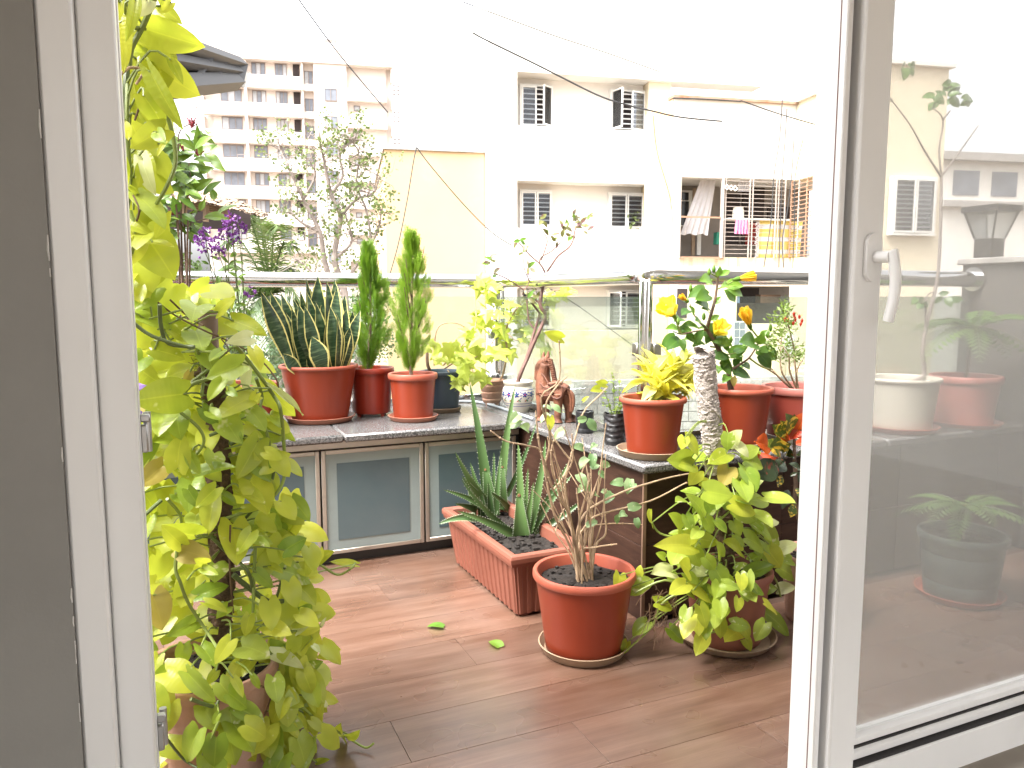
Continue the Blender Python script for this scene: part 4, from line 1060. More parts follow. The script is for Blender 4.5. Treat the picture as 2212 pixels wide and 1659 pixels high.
# ================================================================== POTTED PLANTS ON THE LEFT COUNTER
# ---- snake plant
c = Vector((.600,3.45,CT)); saucer(c, .155, M['saucer_pink'], 'wide pinkish saucer under the snake plant pot', .024)
cp_ = c+Vector((0,0,SH))
t = thing('snake_plant', cp_, 'broad snake plant with yellow-edged leaves in a wide terracotta-coloured pot', 'potted plant')
pot_part(t, cp_, .172, .122, .245, M['terracotta'], M['terracotta_rim'], rim_h=.016)
SN = [leaf_mesh('snake_leaf', M['snake_leaf'], rnd(.21,.26), heart=0, fold=.30, arch=rnd(-.05,.10), peak=.55, tipw=1.1, nx=6, ny=12, twist=rnd(-.6,.6)) for _ in range(6)]
def c2(cx, cy): return 540+cx*.3093, 459+cy*.3093
tips = [(75,545,-.10),(140,548,-.02),(160,592,.05),(295,592,.0),(290,665,-.08),(318,590,.06),(350,545,.04),(392,458,.05),(395,555,-.03),(475,440,.06),(420,522,.07),(535,478,.0),(592,470,.03),(608,515,-.04),(665,578,.04),(676,668,-.07),(770,683,-.02),(720,690,.05),(560,655,-.10),(455,620,-.06),(380,650,-.11),(340,640,-.06),(250,700,.0),(600,700,-.11),(640,650,.06),(230,985,-.12),(690,920,-.05),(430,865,-.13),(555,690,-.08),(505,600,.07),(270,620,.07),(215,560,.04),(700,800,-.09)]
for (tx,ty,dy) in tips:
    px, py = c2(tx,ty); tip = ay(px,py,c.y+dy*.9)
    bx = max(-.105, min(.105, (tx-440)/600*.22+rnd(-.02,.02)))
    base = cp_+Vector((bx, dy*.75+rnd(-.015,.015), .195))
    L = (tip-base).length
    ln = ty > 850
    put_leaf(t, SN, base, tip, Vector((rnd(-.8,.8), -1, .1)), (1.9 if ln else max(.8, min(1.35, .30/L))))
# ---- the two cypresses
def sprig_geo():
    v = []; f = []
    def dia(a, b_, w_):
        d = b_-a; s_ = d.cross(Vector((0,0,1))); s_ = s_.normalized()*w_; m_ = a+d*.5; n = len(v)
        v.extend([a, m_+s_, b_, m_-s_]); f.append((n,n+1,n+2,n+3))
    dia(Vector((0,0,0)), Vector((0,1,0)), .022)
    for k in range(7):
        y = .12+k*.12; l = .34*(1-.55*k/7)
        for sg in (-1,1):
            a = Vector((0,y,0)); b_ = a+Vector((sg*l*.55,l*.8,rnd(-.06,.06))); dia(a, b_, .018)
            if k < 5:
                m_ = a.lerp(b_,.5); dia(m_, m_+Vector((sg*l*.05,l*.55,.03)), .015); dia(m_, m_+Vector((sg*l*.45,l*.18,-.03)), .014)
    return v, f
SPR = [sprig_geo() for _ in range(4)]
def cypress(c, prof, label, pot_args, seed, sau=None):
    random.seed(seed); c = Vector(c)
    t = thing('potted_cypress', c, label, 'potted plant', 'potted cypresses')
    po = pot_part(t, c, *pot_args[0], **pot_args[1])
    zs = [p[0] for p in prof]; z0, z1 = min(zs), max(zs)
    prof = [(a_,r_*1.17) for a_,r_ in prof]
    def rad(z):
        for (a,ra),(b_,rb_) in zip(prof[:-1],prof[1:]):
            if a <= z <= b_: return ra+(rb_-ra)*(z-a)/(b_-a)
        return .005
    axp = lambda z: Vector((c.x+.012*math.sin((z-z0)*9+seed), c.y+.01*math.cos((z-z0)*7+seed), z))
    trk = [Vector((c.x,c.y,c.z+.15)), axp(z0), axp(z0+(z1-z0)*.4), axp(z0+(z1-z0)*.8)]
    stem(t, trk, .011, .004, M['bark'], 'trunk')
    for k in range(9):
        z = z0+(z1-z0)*k/10; a = rnd(0,6.28); r_ = rad(z)*.8
        stem(t, [axp(z-.06), axp(z)+Vector((math.cos(a)*r_*.6,math.sin(a)*r_*.6,.03)), axp(z)+Vector((math.cos(a)*r_,math.sin(a)*r_,.13))], .004, .0015, M['bark'], 'branch', 3, 5)
    mbs = [MB() for _ in range(6)]
    n = 900
    for k in range(n):
        u = random.random()**.85; z = z0+(z1-z0)*u; a = rnd(0,6.283); R_ = rad(z)
        lump = .82+.30*math.sin(a*3+z*26+seed)+rnd(-.12,.12)
        r_ = R_*lump*(rnd(.05,1)**.55)
        p = axp(z)+Vector((math.cos(a)*r_,math.sin(a)*r_,0))
        d = Vector((math.cos(a)*rnd(.15,.75),math.sin(a)*rnd(.15,.75),1.0)).normalized()
        L = rnd(.042,.078)
        nn = Vector((math.cos(a+1.57)+rnd(-.5,.5),math.sin(a+1.57)+rnd(-.5,.5),rnd(-.3,.3)))
        v, f = random.choice(SPR); mbs[k % 6].add(v, f, frame(p-d*L*.3, p+d*L*.7, nn))
    for mb in mbs: mb.build('foliage', M['cypress'], t, kind='stuff')
    random.seed(seed+100)
    return t
cz = CT+.012
Z = lambda py, Y, px: ay(px,py,Y).z
c_1 = Vector((.850,3.52,cz)); c_2 = Vector((.985,3.30,CT+SH))
pr1 = [(Z(798,c_1.y,810),.012),(Z(780,c_1.y,810),.022),(Z(755,c_1.y,810),.055),(Z(715,c_1.y,810),.076),(Z(680,c_1.y,810),.072),(Z(640,c_1.y,810),.060),(Z(605,c_1.y,810),.040),(Z(570,c_1.y,810),.030),(Z(535,c_1.y,810),.010)]
cypress(c_1, pr1, 'shorter potted cypress in a shiny deep red pot next to the snake plant', (( .108,.086,.212,M['terracotta_deep'],M['terracotta_deep']), dict(feet=4)), 11)
pr2 = [(Z(800,c_2.y,897),.010),(Z(785,c_2.y,897),.024),(Z(755,c_2.y,897),.056),(Z(710,c_2.y,897),.076),(Z(670,c_2.y,897),.070),(Z(630,c_2.y,897),.066),(Z(590,c_2.y,897),.050),(Z(550,c_2.y,897),.028),(Z(508,c_2.y,897),.008)]
cypress(c_2, pr2, 'taller potted cypress in an orange pot on a saucer, at the counter edge', (( .110,.086,.205,M['terracotta'],M['terracotta_rim']), dict()), 23)
saucer((c_2.x,c_2.y,CT), .112, M['saucer_pink'], 'pink saucer under the taller cypress pot')
# ---- lime star-leaved vine in the dark blue pot
c = Vector((1.185,3.50,CT)); saucer(c, .100, M['saucer'], 'beige saucer under the dark blue pot'); c = c+Vector((0,0,SH))
t = thing('lime_vine', c, 'lime green star-leaved vine in a dark blue pot, climbing towards the railing corner', 'potted plant')
pot_part(t, c, .108, .082, .190, M['blue_plastic'], M['blue_plastic'], rim_h=.022)
def c3(cx, cy): return 918+cx*.3255, 432+cy*.3255
def v3(cx, cy, Y): return ay(*c3(cx,cy), Y)
stem(t, [c+Vector((-.03,0,.15)), v3(20,1100,3.48), v3(15,1000,3.48)], .009, .007, M['bark'], 'stake')
paths = [[(130,1120,3.50),(200,1080,3.45),(300,1060,3.45),(400,1000,3.50),(470,900,3.62),(440,800,3.68),(400,680,3.7),(410,560,3.72)],
         [(120,1100,3.48),(250,960,3.45),(310,900,3.5),(340,800,3.55),(330,650,3.6)],
         [(60,1100,3.5),(75,870,3.48),(150,815,3.5),(240,830,3.5),(300,880,3.52)],
         [(300,1060,3.45),(330,1150,3.42),(420,1120,3.4)],[(470,900,3.62),(540,880,3.6),(600,930,3.55),(700,920,3.55)],
         [(440,800,3.68),(560,760,3.62),(640,760,3.6),(720,780,3.55),(800,800,3.5)],[(150,1130,3.5),(190,1200,3.42),(200,1250,3.4)],[(640,680,3.62),(760,640,3.6),(860,600,3.6),(960,600,3.62)]]
for p in paths: stem(t, [v3(*q) for q in p], .0035, .002, M['bark_pale'], 'vine')
cl = [(110,1000,140,70,3.44,14),(330,1090,100,90,3.40,18),(340,930,70,90,3.48,8),(400,790,70,70,3.6,9),(420,640,60,80,3.68,11),(390,540,50,40,3.70,8),(560,860,90,80,3.58,10),(640,770,110,90,3.58,11),(740,900,80,70,3.52,6),(850,620,60,35,3.6,5),(950,600,35,30,3.62,4),(205,1200,25,40,3.40,3),(430,1000,60,60,3.5,6),(550,980,60,60,3.55,5)]
for (cx,cy,rx,ry,Y,n) in cl:
    for k in range(n):
        b_ = v3(cx+rnd(-rx,rx), cy+rnd(-ry,ry), Y+rnd(-.07,.07)); L = rnd(.050,.092)
        tip = b_+Vector((rnd(-.6,.6),rnd(-.7,.2),rnd(-.9,.1))).normalized()*L
        put_leaf(t, LM['star'], b_, tip, Vector((rnd(-.4,.4),-.7,rnd(.2,1))))
# ---- bare stemmed plant in the little clay pot
c = Vector((1.49,3.60,CT+.013))
t = thing('clay_pot_plant', c, 'small ribbed clay pot on feet with one thin bent stem', 'potted plant')
pot_part(t, c, .068, .046, .118, M['clay'], M['clay'], rim_h=.012, rim_w=.004, feet=4, bands=3)
stem(t, [c+Vector((.03,0,.09)), v3(520,1150,3.56), v3(545,1000,3.55), v3(532,900,3.55), v3(560,800,3.55), v3(640,680,3.55), v3(690,640,3.55), v3(760,730,3.55)], .006, .003, M['bark_pale'])
for k in range(7):
    b_ = v3(660+rnd(-90,120),640+rnd(-60,60),3.53); put_leaf(t, LM['purple'], b_, b_+Vector((rnd(-.04,.04),rnd(-.03,.01),rnd(-.03,.03))))
# ---- glazed ceramic pot with the bare, branching plant
c = Vector((1.515,3.33,CT))
t = thing('ceramic_pot_plant', c, 'twiggy purple-leaved plant in a white ceramic pot with blue painted flowers', 'potted plant')
q = MB(); HP = .150
prof = [(.001,0),(.046,0),(.048,.006),(.060,.030),(.074,.065),(.077,.088),(.073,.112),(.064,.127),(.066,.131),(.071,.136),(.072,.147),(.068,.150),(.060,.149),(.057,.142),(.058,.12),(.058,.10),(.001,.10)]
q.lathe(prof, c, 44); po = q.build('pot', M['glaze_white'], t, True)
def rp(z):
    for (a,za),(b_,zb_) in zip(prof[:-1],prof[1:]):
        if za <= z <= zb_: return a+(b_-a)*(z-za)/max(zb_-za,1e-6)
    return .06
def on_pot(a, z, off=.0012): r_ = rp(z)+off; return c+Vector((r_*math.cos(a),r_*math.sin(a),z))
def blob(mb, a0, z0, la, lz, ang, n=10):
    base = len(mb.v); mb.v.append(on_pot(a0,z0))
    for k in range(n):
        th = 2*math.pi*k/n; u = la*math.cos(th); w_ = lz*math.sin(th)
        x = u*math.cos(ang)-w_*math.sin(ang); y = u*math.sin(ang)+w_*math.cos(ang)
        mb.v.append(on_pot(a0+x/.075, z0+y))
    for k in range(n): mb.face((base,base+1+k,base+1+(k+1)%n))
qb, qr, qg = MB(), MB(), MB()
random.seed(5)
for k in range(12):
    a = 2*math.pi*k/12
    for j in range(5): th = j*1.257+k; blob(qb, a+math.cos(th)*.10, .090+math.sin(th)*.009, .0062, .0038, th)
    blob(qr if k % 2 else qg, a, .090, .0035, .0035, 0)
    for j in range(3): blob(qb, a+.26, .072+.014*j, .0085, .0022, .7-j*.5)
    blob(qg, a+.18, .062, .009, .003, -.6); blob(qr, a+.08, .060, .005, .003, .4)
q2 = MB()
for z_ in (.034,.046,.112): q2.lathe([(rp(z_-.0012)+.0010,z_-.0012),(rp(z_)+.0013,z_),(rp(z_+.0012)+.0010,z_+.0012)], c, 44)
qb.build('blue_flowers', M['glaze_blue'], po); qr.build('red_dots', M['glaze_red'], po); qg.build('green_leaves', M['glaze_green'], po); q2.build('painted_lines', M['glaze_blue'], po)
q = MB(); q.disc(.0575,.132,c,30); q.build('soil', M['soil'], po)
YP = 3.30
stem(t, [c+Vector((-.01,0,.12)), v3(640,1140,YP), v3(680,1050,YP), v3(735,920,YP-.02), v3(792,800,YP-.03), v3(802,760,YP-.03), v3(765,700,YP-.02), v3(775,620,YP), v3(800,490,YP)], 0.0101, 0.0076, M['bark_wine'], 'trunk')
stem(t, [v3(640,1150,YP), v3(690,1000,YP+.02), v3(730,860,YP+.03), v3(758,770,YP+.03), v3(752,740,YP+.03), v3(690,660,YP+.02)], 0.0081, 0.0051, M['bark_wine'], 'branch')
stem(t, [v3(730,860,YP+.03), v3(690,800,YP+.05), v3(676,660,YP+.06)], 0.0041, 0.0034, M['bark_wine'], 'branch')
stem(t, [v3(800,490,YP), v3(835,440,YP-.02), v3(885,370,YP-.03), v3(955,315,YP-.04), v3(985,260,YP-.04), v3(1000,190,YP-.04), v3(1060,140,YP-.04)], 0.0054, 0.0026, M['bark_wine'], 'branch')
stem(t, [v3(800,490,YP), v3(768,430,YP), v3(690,360,YP+.03), v3(622,280,YP+.04)], 0.0047, 0.0026, M['bark_wine'], 'branch')
stem(t, [v3(762,430,YP), v3(770,380,YP), v3(840,340,YP-.02), v3(905,275,YP-.02)], 0.0038, 0.0022, M['bark_wine'], 'branch')
stem(t, [v3(772,400,YP), v3(800,320,YP), v3(810,260,YP), v3(770,190,YP+.02)], 0.0034, 0.0020, M['bark_wine'], 'branch')
stem(t, [v3(765,690,YP), v3(660,600,YP+.05), v3(540,520,YP+.07), v3(440,480,YP+.09)], 0.0041, 0.0022, M['bark_wine'], 'branch')
stem(t, [v3(660,600,YP+.05), v3(690,540,YP+.06), v3(660,460,YP+.06), v3(650,350,YP+.06)], 0.0030, 0.0017, M['bark_wine'], 'branch')
for (cx,cy,n,rx,ry) in ((830,225,4,28,25),(870,265,4,26,22),(930,190,7,45,45),(1000,130,8,55,50),(1060,190,6,45,50),(1085,110,4,30,25),(770,140,5,25,25),(625,265,5,22,18),(660,340,5,28,25),(680,450,6,60,25),(440,410,6,50,30),(480,490,4,50,30),(700,660,7,60,50),(740,600,5,40,40),(960,240,4,30,40)):
    for k in range(n):
        b_ = v3(cx+rnd(-rx,rx)*.5, cy+rnd(-ry,ry)*.5, YP+rnd(-.04,.04)); L = rnd(.028,.052)
        put_leaf(t, LM['purple'] if random.random() < .75 else LM['vinegreen'], b_, b_+Vector((rnd(-1,1),rnd(-.6,.4),rnd(-.6,.9))).normalized()*L)
# ---- terracotta horse
c = Vector((1.500,2.985,CT))
def sdy(x): return .085-(x-740)/60*.05 if x < 800 else .03-(x-800)/145*.075      # how deep the horse's middle lies: its head is turned away
def hv(cx, cy, off=0): return v3(cx,cy,c.y+sdy(cx)-off)
q = MB()
def tb(pts, rs, n=12):
    P_ = smooth_path(pts,4); R_ = []
    for i in range(len(P_)):
        u = i/(len(P_)-1)*(len(rs)-1); k = min(int(u),len(rs)-2); R_.append(rs[k]+(rs[k+1]-rs[k])*(u-k))
    q.tube(P_, R_, n)
zf_ = CT+.002
tb([hv(782,1268),hv(840,1278),hv(900,1272),hv(938,1285)], [.034,.040,.043,.036])                        # barrel
tb([hv(792,1280),hv(786,1215),hv(790,1150),hv(800,1085)], [.040,.035,.028,.021])                          # neck
tb([hv(806,1066),hv(782,1082),hv(758,1108),hv(746,1160),hv(744,1195)], [.017,.022,.019,.014,.012])        # head, muzzle down
tb([hv(790,1072),hv(786,1040),hv(790,1006)], [.009,.009,.002]); tb([hv(812,1068),hv(816,1036),hv(820,1002)], [.009,.009,.002])
tb([hv(818,1052),hv(842,1100),hv(856,1170),hv(862,1236)], [.008,.012,.012,.007])                          # crest of the mane
for (x0,x1,off,rr) in ((768,764,.012,.018),(800,806,-.02,.016),(884,880,.022,.021),(936,958,-.012,.021)):
    a = hv(x0,1290,off); ft = v3(x1,1480,a.y); ft.z = zf_; kn = a.lerp(ft,.5)+Vector((rnd(-.004,.004),-.004,0))
    tb([a, kn, ft.lerp(a,.16), ft], [rr*1.3, rr*.80, rr*.76, rr*1.15])
tb([hv(945,1262),hv(972,1300),hv(976,1365),hv(962,1410)], [.012,.015,.013,.005])                          # tail
me = q.mesh('horse_figurine', M['terra_horse'], c)
tmp = bpy.data.objects.new('tmp_horse', me); COL.objects.link(tmp)
rm = tmp.modifiers.new('r','REMESH'); rm.mode = 'VOXEL'; rm.voxel_size = .0022
sm = tmp.modifiers.new('s','SMOOTH'); sm.factor = .5; sm.iterations = 2
dg = bpy.context.evaluated_depsgraph_get(); me2 = bpy.data.meshes.new_from_object(tmp.evaluated_get(dg)); me2.name = 'horse_figurine'
bpy.data.objects.remove(tmp)
me2.polygons.foreach_set('use_smooth',[True]*len(me2.polygons))
if not me2.materials: me2.materials.append(M['terra_horse'])
ho = bpy.data.objects.new('horse_figurine', me2); COL.objects.link(ho); ho.location = c; W[ho.name] = c
tag(ho, 'brown terracotta horse figurine with reins standing on the right counter', 'figurine')
M['terra_dark'] = mat('terracotta_clay_dark', (.105,.036,.019), .62, .25, 20)
def tack(name, pts, r, m='terra_dark'): q = MB(); q.tube(smooth_path(pts,5), r, 7); q.build(name, M[m], ho, True)
tack('rein', [hv(744,1168,.017),hv(768,1222,.042),hv(812,1250,.046),hv(870,1236,.044),hv(906,1224,.040)], .0034)
tack('rein', [hv(748,1128,.022),hv(790,1168,.034),hv(826,1222,.043),hv(880,1214,.042)], .0030)
tack('noseband', [hv(734,1158,.010),hv(746,1166,.018),hv(758,1158,.012)], .0032)
tack('cheek_strap', [hv(786,1068,.020),hv(764,1106,.024),hv(748,1164,.018)], .0032)
tack('breast_strap', [hv(748,1268,.030),hv(770,1296,.042),hv(812,1298,.044),hv(852,1276,.046)], .0046)
tack('saddle_edge', [hv(830,1236,.044),hv(842,1300,.046),hv(880,1318,.048),hv(908,1296,.046),hv(912,1238,.044)], .0046)
tack('saddle_ridge', [hv(818,1224,.036),hv(862,1214,.040),hv(912,1214,.038)], .0085, 'terra_horse')
tack('crupper', [hv(912,1242,.042),hv(940,1248,.040),hv(960,1270,.030)], .0040)
tack('tail_lock', [hv(956,1258,.012),hv(980,1304,.012),hv(984,1366,.010),hv(970,1408,.010)], .0065, 'terra_horse')
tack('tail_lock', [hv(952,1268,.018),hv(968,1330,.016),hv(968,1398,.014)], .0055, 'terra_horse')
for k in range(14):                                         # crimped mane
    p = hv(826+k*2.9,1058+k*13,.012); q = MB(); q.tube([p+Vector((-.008,-.004,.003)),p+Vector((.004,-.008,0)),p+Vector((.014,-.003,-.005))], .0036, 5); q.build('mane_lock', M['terra_horse'], ho, True)
q = MB(); q.lathe([(.001,-.004),(.004,-.002),(.005,0),(.004,.003),(.001,.004)], hv(768,1092,.021), 10); q.build('eye', M['terra_dark'], ho, True)
# ---- black cup and mint in a black grow bag
c = Vector((1.525,2.70,CT)); q = MB(); q.lathe([(.001,0),(.034,0),(.036,.004),(.036,.018),(.0345,.020),(.0345,.022),(.036,.024),(.037,.048),(.0345,.050),(.0345,.051),(.037,.053),(.038,.088),(.036,.090),(.034,.088),(.033,.02),(.001,.018)], c, 32)
tag(q.build('black_cup', M['black_plastic'], loc=c, smooth=True), 'empty black plastic cup on the granite between horse and grow bag', 'cup')
c = Vector((1.510,2.44,CT)); t = thing('grow_bag_mint', c, 'small green herb in a crumpled black plastic grow bag', 'potted plant')
q = MB(); nr, nz = 40, 22
for j in range(nz+1):
    for k in range(nr):
        a = 2*math.pi*k/nr; z_ = .118*j/nz; r_ = .041+.003*math.sin(a*2+z_*30)+.0022*math.sin(z_*330+2.5*math.sin(a*2))+.0015*math.sin(a*7+z_*140)-(.004 if j == 0 else 0)
        q.v.append(c+Vector((r_*math.cos(a),r_*math.sin(a),z_+(.004*math.sin(a*3) if j == nz else 0))))
for j in range(nz):
    for k in range(nr): a = j*nr+k; b_ = j*nr+(k+1)%nr; q.face((a,b_,b_+nr,a+nr))
q.face(tuple(range(nr-1,-1,-1))); q.build('bag', mat('black_film',(.02,.019,.02),.28,.2,20), t, True)
q = MB(); q.disc(.039,.108,c,24); q.build('soil', M['soil'], t)
for (tx,ty,n) in ((1245,1165,16),(1195,1280,8),(1350,1260,9),(1300,1330,6),(1180,1350,6),(1290,1220,9)):
    b0 = c+Vector((rnd(-.02,.02),rnd(-.02,.02),.105)); e = v3(tx,ty,c.y+rnd(-.02,.02)); stem(t, [b0, b0.lerp(e,.5)+Vector((rnd(-.01,.01),0,.01)), e], .0016, .0009, M['vine'], 'stem', 3, 5)
    for k in range(n):
        p = b0.lerp(e, (k+1)/n); d = Vector((rnd(-1,1),rnd(-1,1),rnd(.0,.9))).normalized()*rnd(.012,.024); put_leaf(t, LM['mint'], p, p+d, Vector((rnd(-.3,.3),-.4,1)))
# ---- yellow-leaved plant
def c4(cx, cy): return 1296+cx*.293, 540+cy*.293
def v4(cx, cy, Y): return ay(*c4(cx,cy), Y)
c = Vector((1.520,2.215,CT)); saucer(c, .124, M['saucer'], 'cream saucer under the yellow-leaved plant at the counter corner', .026); c = c+Vector((0,0,SH))
t = thing('yellow_leaf_plant', c, 'bright yellow leafy plant in an orange pot at the counter corner', 'potted plant')
pot_part(t, c, .116, .085, .200, M['terracotta'], M['terracotta_rim'], rim_h=.020)
random.seed(31)
heads = [(470,1000,.0),(400,960,.02),(560,960,.02),(440,860,.04),(540,870,.05),(620,980,.03),(500,820,.05),(370,880,.05),(600,900,.04)]
for (hx,hy,dy) in heads:
    b0 = c+Vector((rnd(-.04,.04),rnd(-.03,.03),.17)); h_ = v4(hx,hy+70,c.y+dy); stem(t, [b0, b0.lerp(h_,.6), h_], .004, .003, M['vine'], 'stem', 3, 6)
    for k in range(11):
        a = k*2.4+rnd(-.3,.3); el = rnd(-.6,1.4); d = Vector((math.cos(a),math.sin(a)*.9-.15,el)).normalized()*rnd(.08,.14)
        put_leaf(t, LM['ylw'], h_+Vector((0,0,rnd(-.02,.02))), h_+d, Vector((rnd(-.2,.2),-.45,1)), rnd(.9,1.25))
# ---- hibiscus
c = Vector((1.915,2.235,CT)); saucer(c, .118, M['saucer'], 'pale saucer under the hibiscus pot'); c = c+Vector((0,0,SH))
t = thing('hibiscus', c, 'flowering yellow hibiscus with dark green leaves in an orange pot', 'potted plant')
pot_part(t, c, .122, .090, .212, M['terracotta'], M['terracotta_rim'], rim_h=.020)
YH = 2.24
T1 = [c+Vector((-.005,0,.17)), v4(970,1040,YH), v4(950,930,YH), v4(945,860,YH), v4(880,740,YH-.01), v4(825,640,YH-.02), v4(792,585,YH-.02), v4(812,500,YH-.03), v4(845,380,YH-.03), v4(860,290,YH-.03), v4(872,180,YH-.03)]
stem(t, T1, .0115, .0035, M['bark'], 'trunk', 4, 9)
for p in ([(965,890,0),(1030,845,-.02),(1100,795,-.04),(1160,700,-.05),(1180,640,-.06)],[(1100,795,-.04),(1190,860,-.04),(1260,880,-.03)],[(792,585,-.02),(730,530,.0),(680,450,.02),(665,400,.03)],[(790,590,-.02),(700,600,-.05),(600,620,-.06),(540,600,-.07)],[(600,620,-.06),(575,560,-.06),(550,500,-.06)],[(870,720,0),(800,710,.0),(700,700,-.02)],[(880,740,-.01),(930,770,-.03),(1000,760,-.03)],[(860,290,-.03),(910,270,-.04),(1010,215,-.05)],[(868,200,-.03),(845,160,-.03)],[(868,200,-.03),(810,170,-.03)]):
    stem(t, [v4(x,y,YH+d) for x,y,d in p], .005 if p[0][0] == 965 else .0035, .0017, M['bark'] if len(p) > 3 else M['vine'], 'branch')
HL = [((820,235),(720,228),'l'),((872,192),(885,115),'l'),((890,192),(962,150),'l'),((780,290),(648,352),'h'),((802,330),(700,368),'h'),((800,425),(700,388),'h'),((915,300),(1000,388),'l'),((940,298),(1055,345),'l'),((655,445),(598,484),'h'),((585,590),(482,582),'l'),((725,575),(598,562),'l'),((560,640),(448,718),'h'),((592,660),(488,742),'h'),((636,630),(718,685),'h'),((708,662),(768,588),'h'),((690,690),(788,712),'h'),((600,660),(622,748),'h'),((800,582),(938,652),'h'),((1142,690),(1025,682),'h'),((958,770),(1092,712),'h'),((848,782),(962,795),'h'),((930,862),(946,788),'h'),((968,770),(1062,792),'h'),((978,900),(1112,942),'h'),((1180,772),(1262,872),'h'),((1220,770),(1312,802),'h'),((1060,840),(1106,882),'h'),((942,930),(904,982),'h'),((1110,722),(1172,700),'h'),((908,268),(1064,268),'l'),((790,260),(830,215),'l'),((845,640),(900,700),'h'),((870,690),(880,760),'h'),((690,480),(655,410),'l'),((760,560),(700,520),'h'),((1160,690),(1210,600),'l'),((1180,640),(1245,590),'l'),((930,740),(950,680),'l'),((880,740),(840,800),'h'),((660,620),(600,600),'h'),((590,500),(545,530),'h'),((1000,760),(1075,735),'h'),((820,520),(880,480),'l'),((850,400),(895,340),'l'),((800,460),(745,430),'l'),((900,880),(865,890),'h')]
for (a,b_,k) in HL:
    d0 = rnd(-.07,.02); put_leaf(t, LM['hib' if k == 'h' else 'hibl'], v4(*a,YH+d0), v4(*b_,YH+d0-rnd(-.01,.05)), None, rnd(.9,1.1))
random.seed(61)
for k in range(34):
    cx, cy, rx, ry = random.choice(((560,620,90,60),(740,620,80,80),(720,330,80,60),(950,800,90,60),(1120,740,80,60),(880,640,60,60),(900,280,70,60),(1200,700,60,60)))
    b_ = v4(cx+rnd(-rx,rx),cy+rnd(-ry,ry),YH+rnd(-.05,.08)); put_leaf(t, LM['hib'] if random.random() < .7 else LM['hibl'], b_, b_+Vector((rnd(-1,1),rnd(-.7,.2),rnd(-.8,.4))).normalized()*rnd(.030,.058))
put_leaf(t, [LM['lime'][0]], v4(622,748,YH-.06), v4(622,832,YH-.08)); put_leaf(t, [LM['lime_tan'][0]], v4(980,940,YH-.03), v4(985,1010,YH-.04))
def petal_mesh(m, cup, name='petal'):
    q = MB(); nx, ny = 6, 8
    for j in range(ny+1):
        u = j/ny
        for i in range(nx+1):
            s_ = (i/nx)*2-1; w_ = (.10+.62*u**.9)*(1-.25*max(0,u-.8)/.2); x = s_*w_*.62
            rr = .06+cup*u**1.6+.05*math.sin(s_*5)*u*u
            q.v.append(Vector((x, u-.10*s_*s_*u, rr+.10*abs(s_)*u)))
    for j in range(ny):
        for i in range(nx): a = j*(nx+1)+i; q.face((a,a+1,a+nx+2,a+nx+1))
    return q.mesh(name, m, Vector((0,0,0)), True)
PM = {'open': petal_mesh(M['petal'], .55), 'half': petal_mesh(M['petal'], .26), 'shut': petal_mesh(M['petal_orange'], .02)}
def flower(parent, base, tip, kind, L=None):
    base = Vector(base); d = Vector(tip)-base; l = L or d.length; d.normalize()
    u = d.orthogonal().normalized(); w_ = d.cross(u)
    q = MB(); q.tube([base-d*l*.25, base-d*l*.05, base+d*l*.14], [.003,.008,.009], 8); fo = q.build('flower', M['hib_light'], parent, True)
    for k in range(5):
        a = k*1.2566+.3; nrm = u*math.cos(a)+w_*math.sin(a)
        inst('petal', PM[kind], fo, frame(base, base+d*l, nrm, 1.25 if kind == 'open' else (1.0 if kind == 'half' else .55)))
    q = MB(); q.tube([base, base+d*l*.9], .0025, 6); q.build('pistil', M['petal_orange'], fo)
flower(t, v4(545,485,YH-.07), v4(480,395,YH-.10), 'half', .078); flower(t, v4(1010,215,YH-.05), v4(1150,190,YH-.07), 'shut'); flower(t, v4(1105,560,YH-.06), v4(1062,432,YH-.09), 'shut'); flower(t, v4(850,625,YH-.03), v4(905,555,YH-.08), 'half', .066)
flower(t, v4(640,375,YH+.02), v4(590,335,YH+.01), 'shut')
stem(t, [v4(545,485,YH-.07), v4(560,520,YH-.06), v4(575,560,YH-.06)], .003, .003, M['vine'], 'flower_stalk'); stem(t, [v4(1105,560,YH-.06), v4(1130,600,YH-.06), v4(1170,650,YH-.06)], .003, .003, M['vine'], 'flower_stalk')
for (x,y) in ((805,160),(840,140),(668,280),(575,530),(766,490),(1237,625),(966,660),(1258,572)):
    q = MB(); p = v4(x,y,YH-.04); q.lathe([(.0005,-.014),(.005,-.010),(.0068,-.002),(.0055,.006),(.0005,.015)], p, 10); q.build('bud', M['hib_light'], t, True)
# ---- red-flowered fine plant in the maroon pot
c = Vector((2.20,2.235,CT)); saucer(c, .125, M['white_plastic'], 'white saucer under the maroon pot by the door post', .024); c = c+Vector((0,0,SH))
t = thing('red_flowered_plant', c, 'wispy plant with tiny red flowers in a big maroon pot by the door post', 'potted plant')
pot_part(t, c, .138, .108, .205, M['maroon'], M['pink_plastic'], rim_h=.030)
for p in ([(1335,1000),(1300,920),(1200,860),(1110,810)],[(1330,1000),(1320,940),(1270,880),(1200,850)],[(1385,1000),(1350,920),(1330,800),(1340,640)],[(1400,1000),(1440,860),(1430,720),(1390,560),(1380,440)],[(1390,1000),(1400,900),(1390,780),(1300,650)],[(1410,1000),(1450,900),(1500,800)]):
    stem(t, [c+Vector((rnd(-.02,.02),rnd(-.02,.02),.17))]+[v4(x,y,c.y+rnd(-.04,.04)) for x,y in p[1:]], .0045, .0015, M['bark_pale'], 'stem')
q = MB()
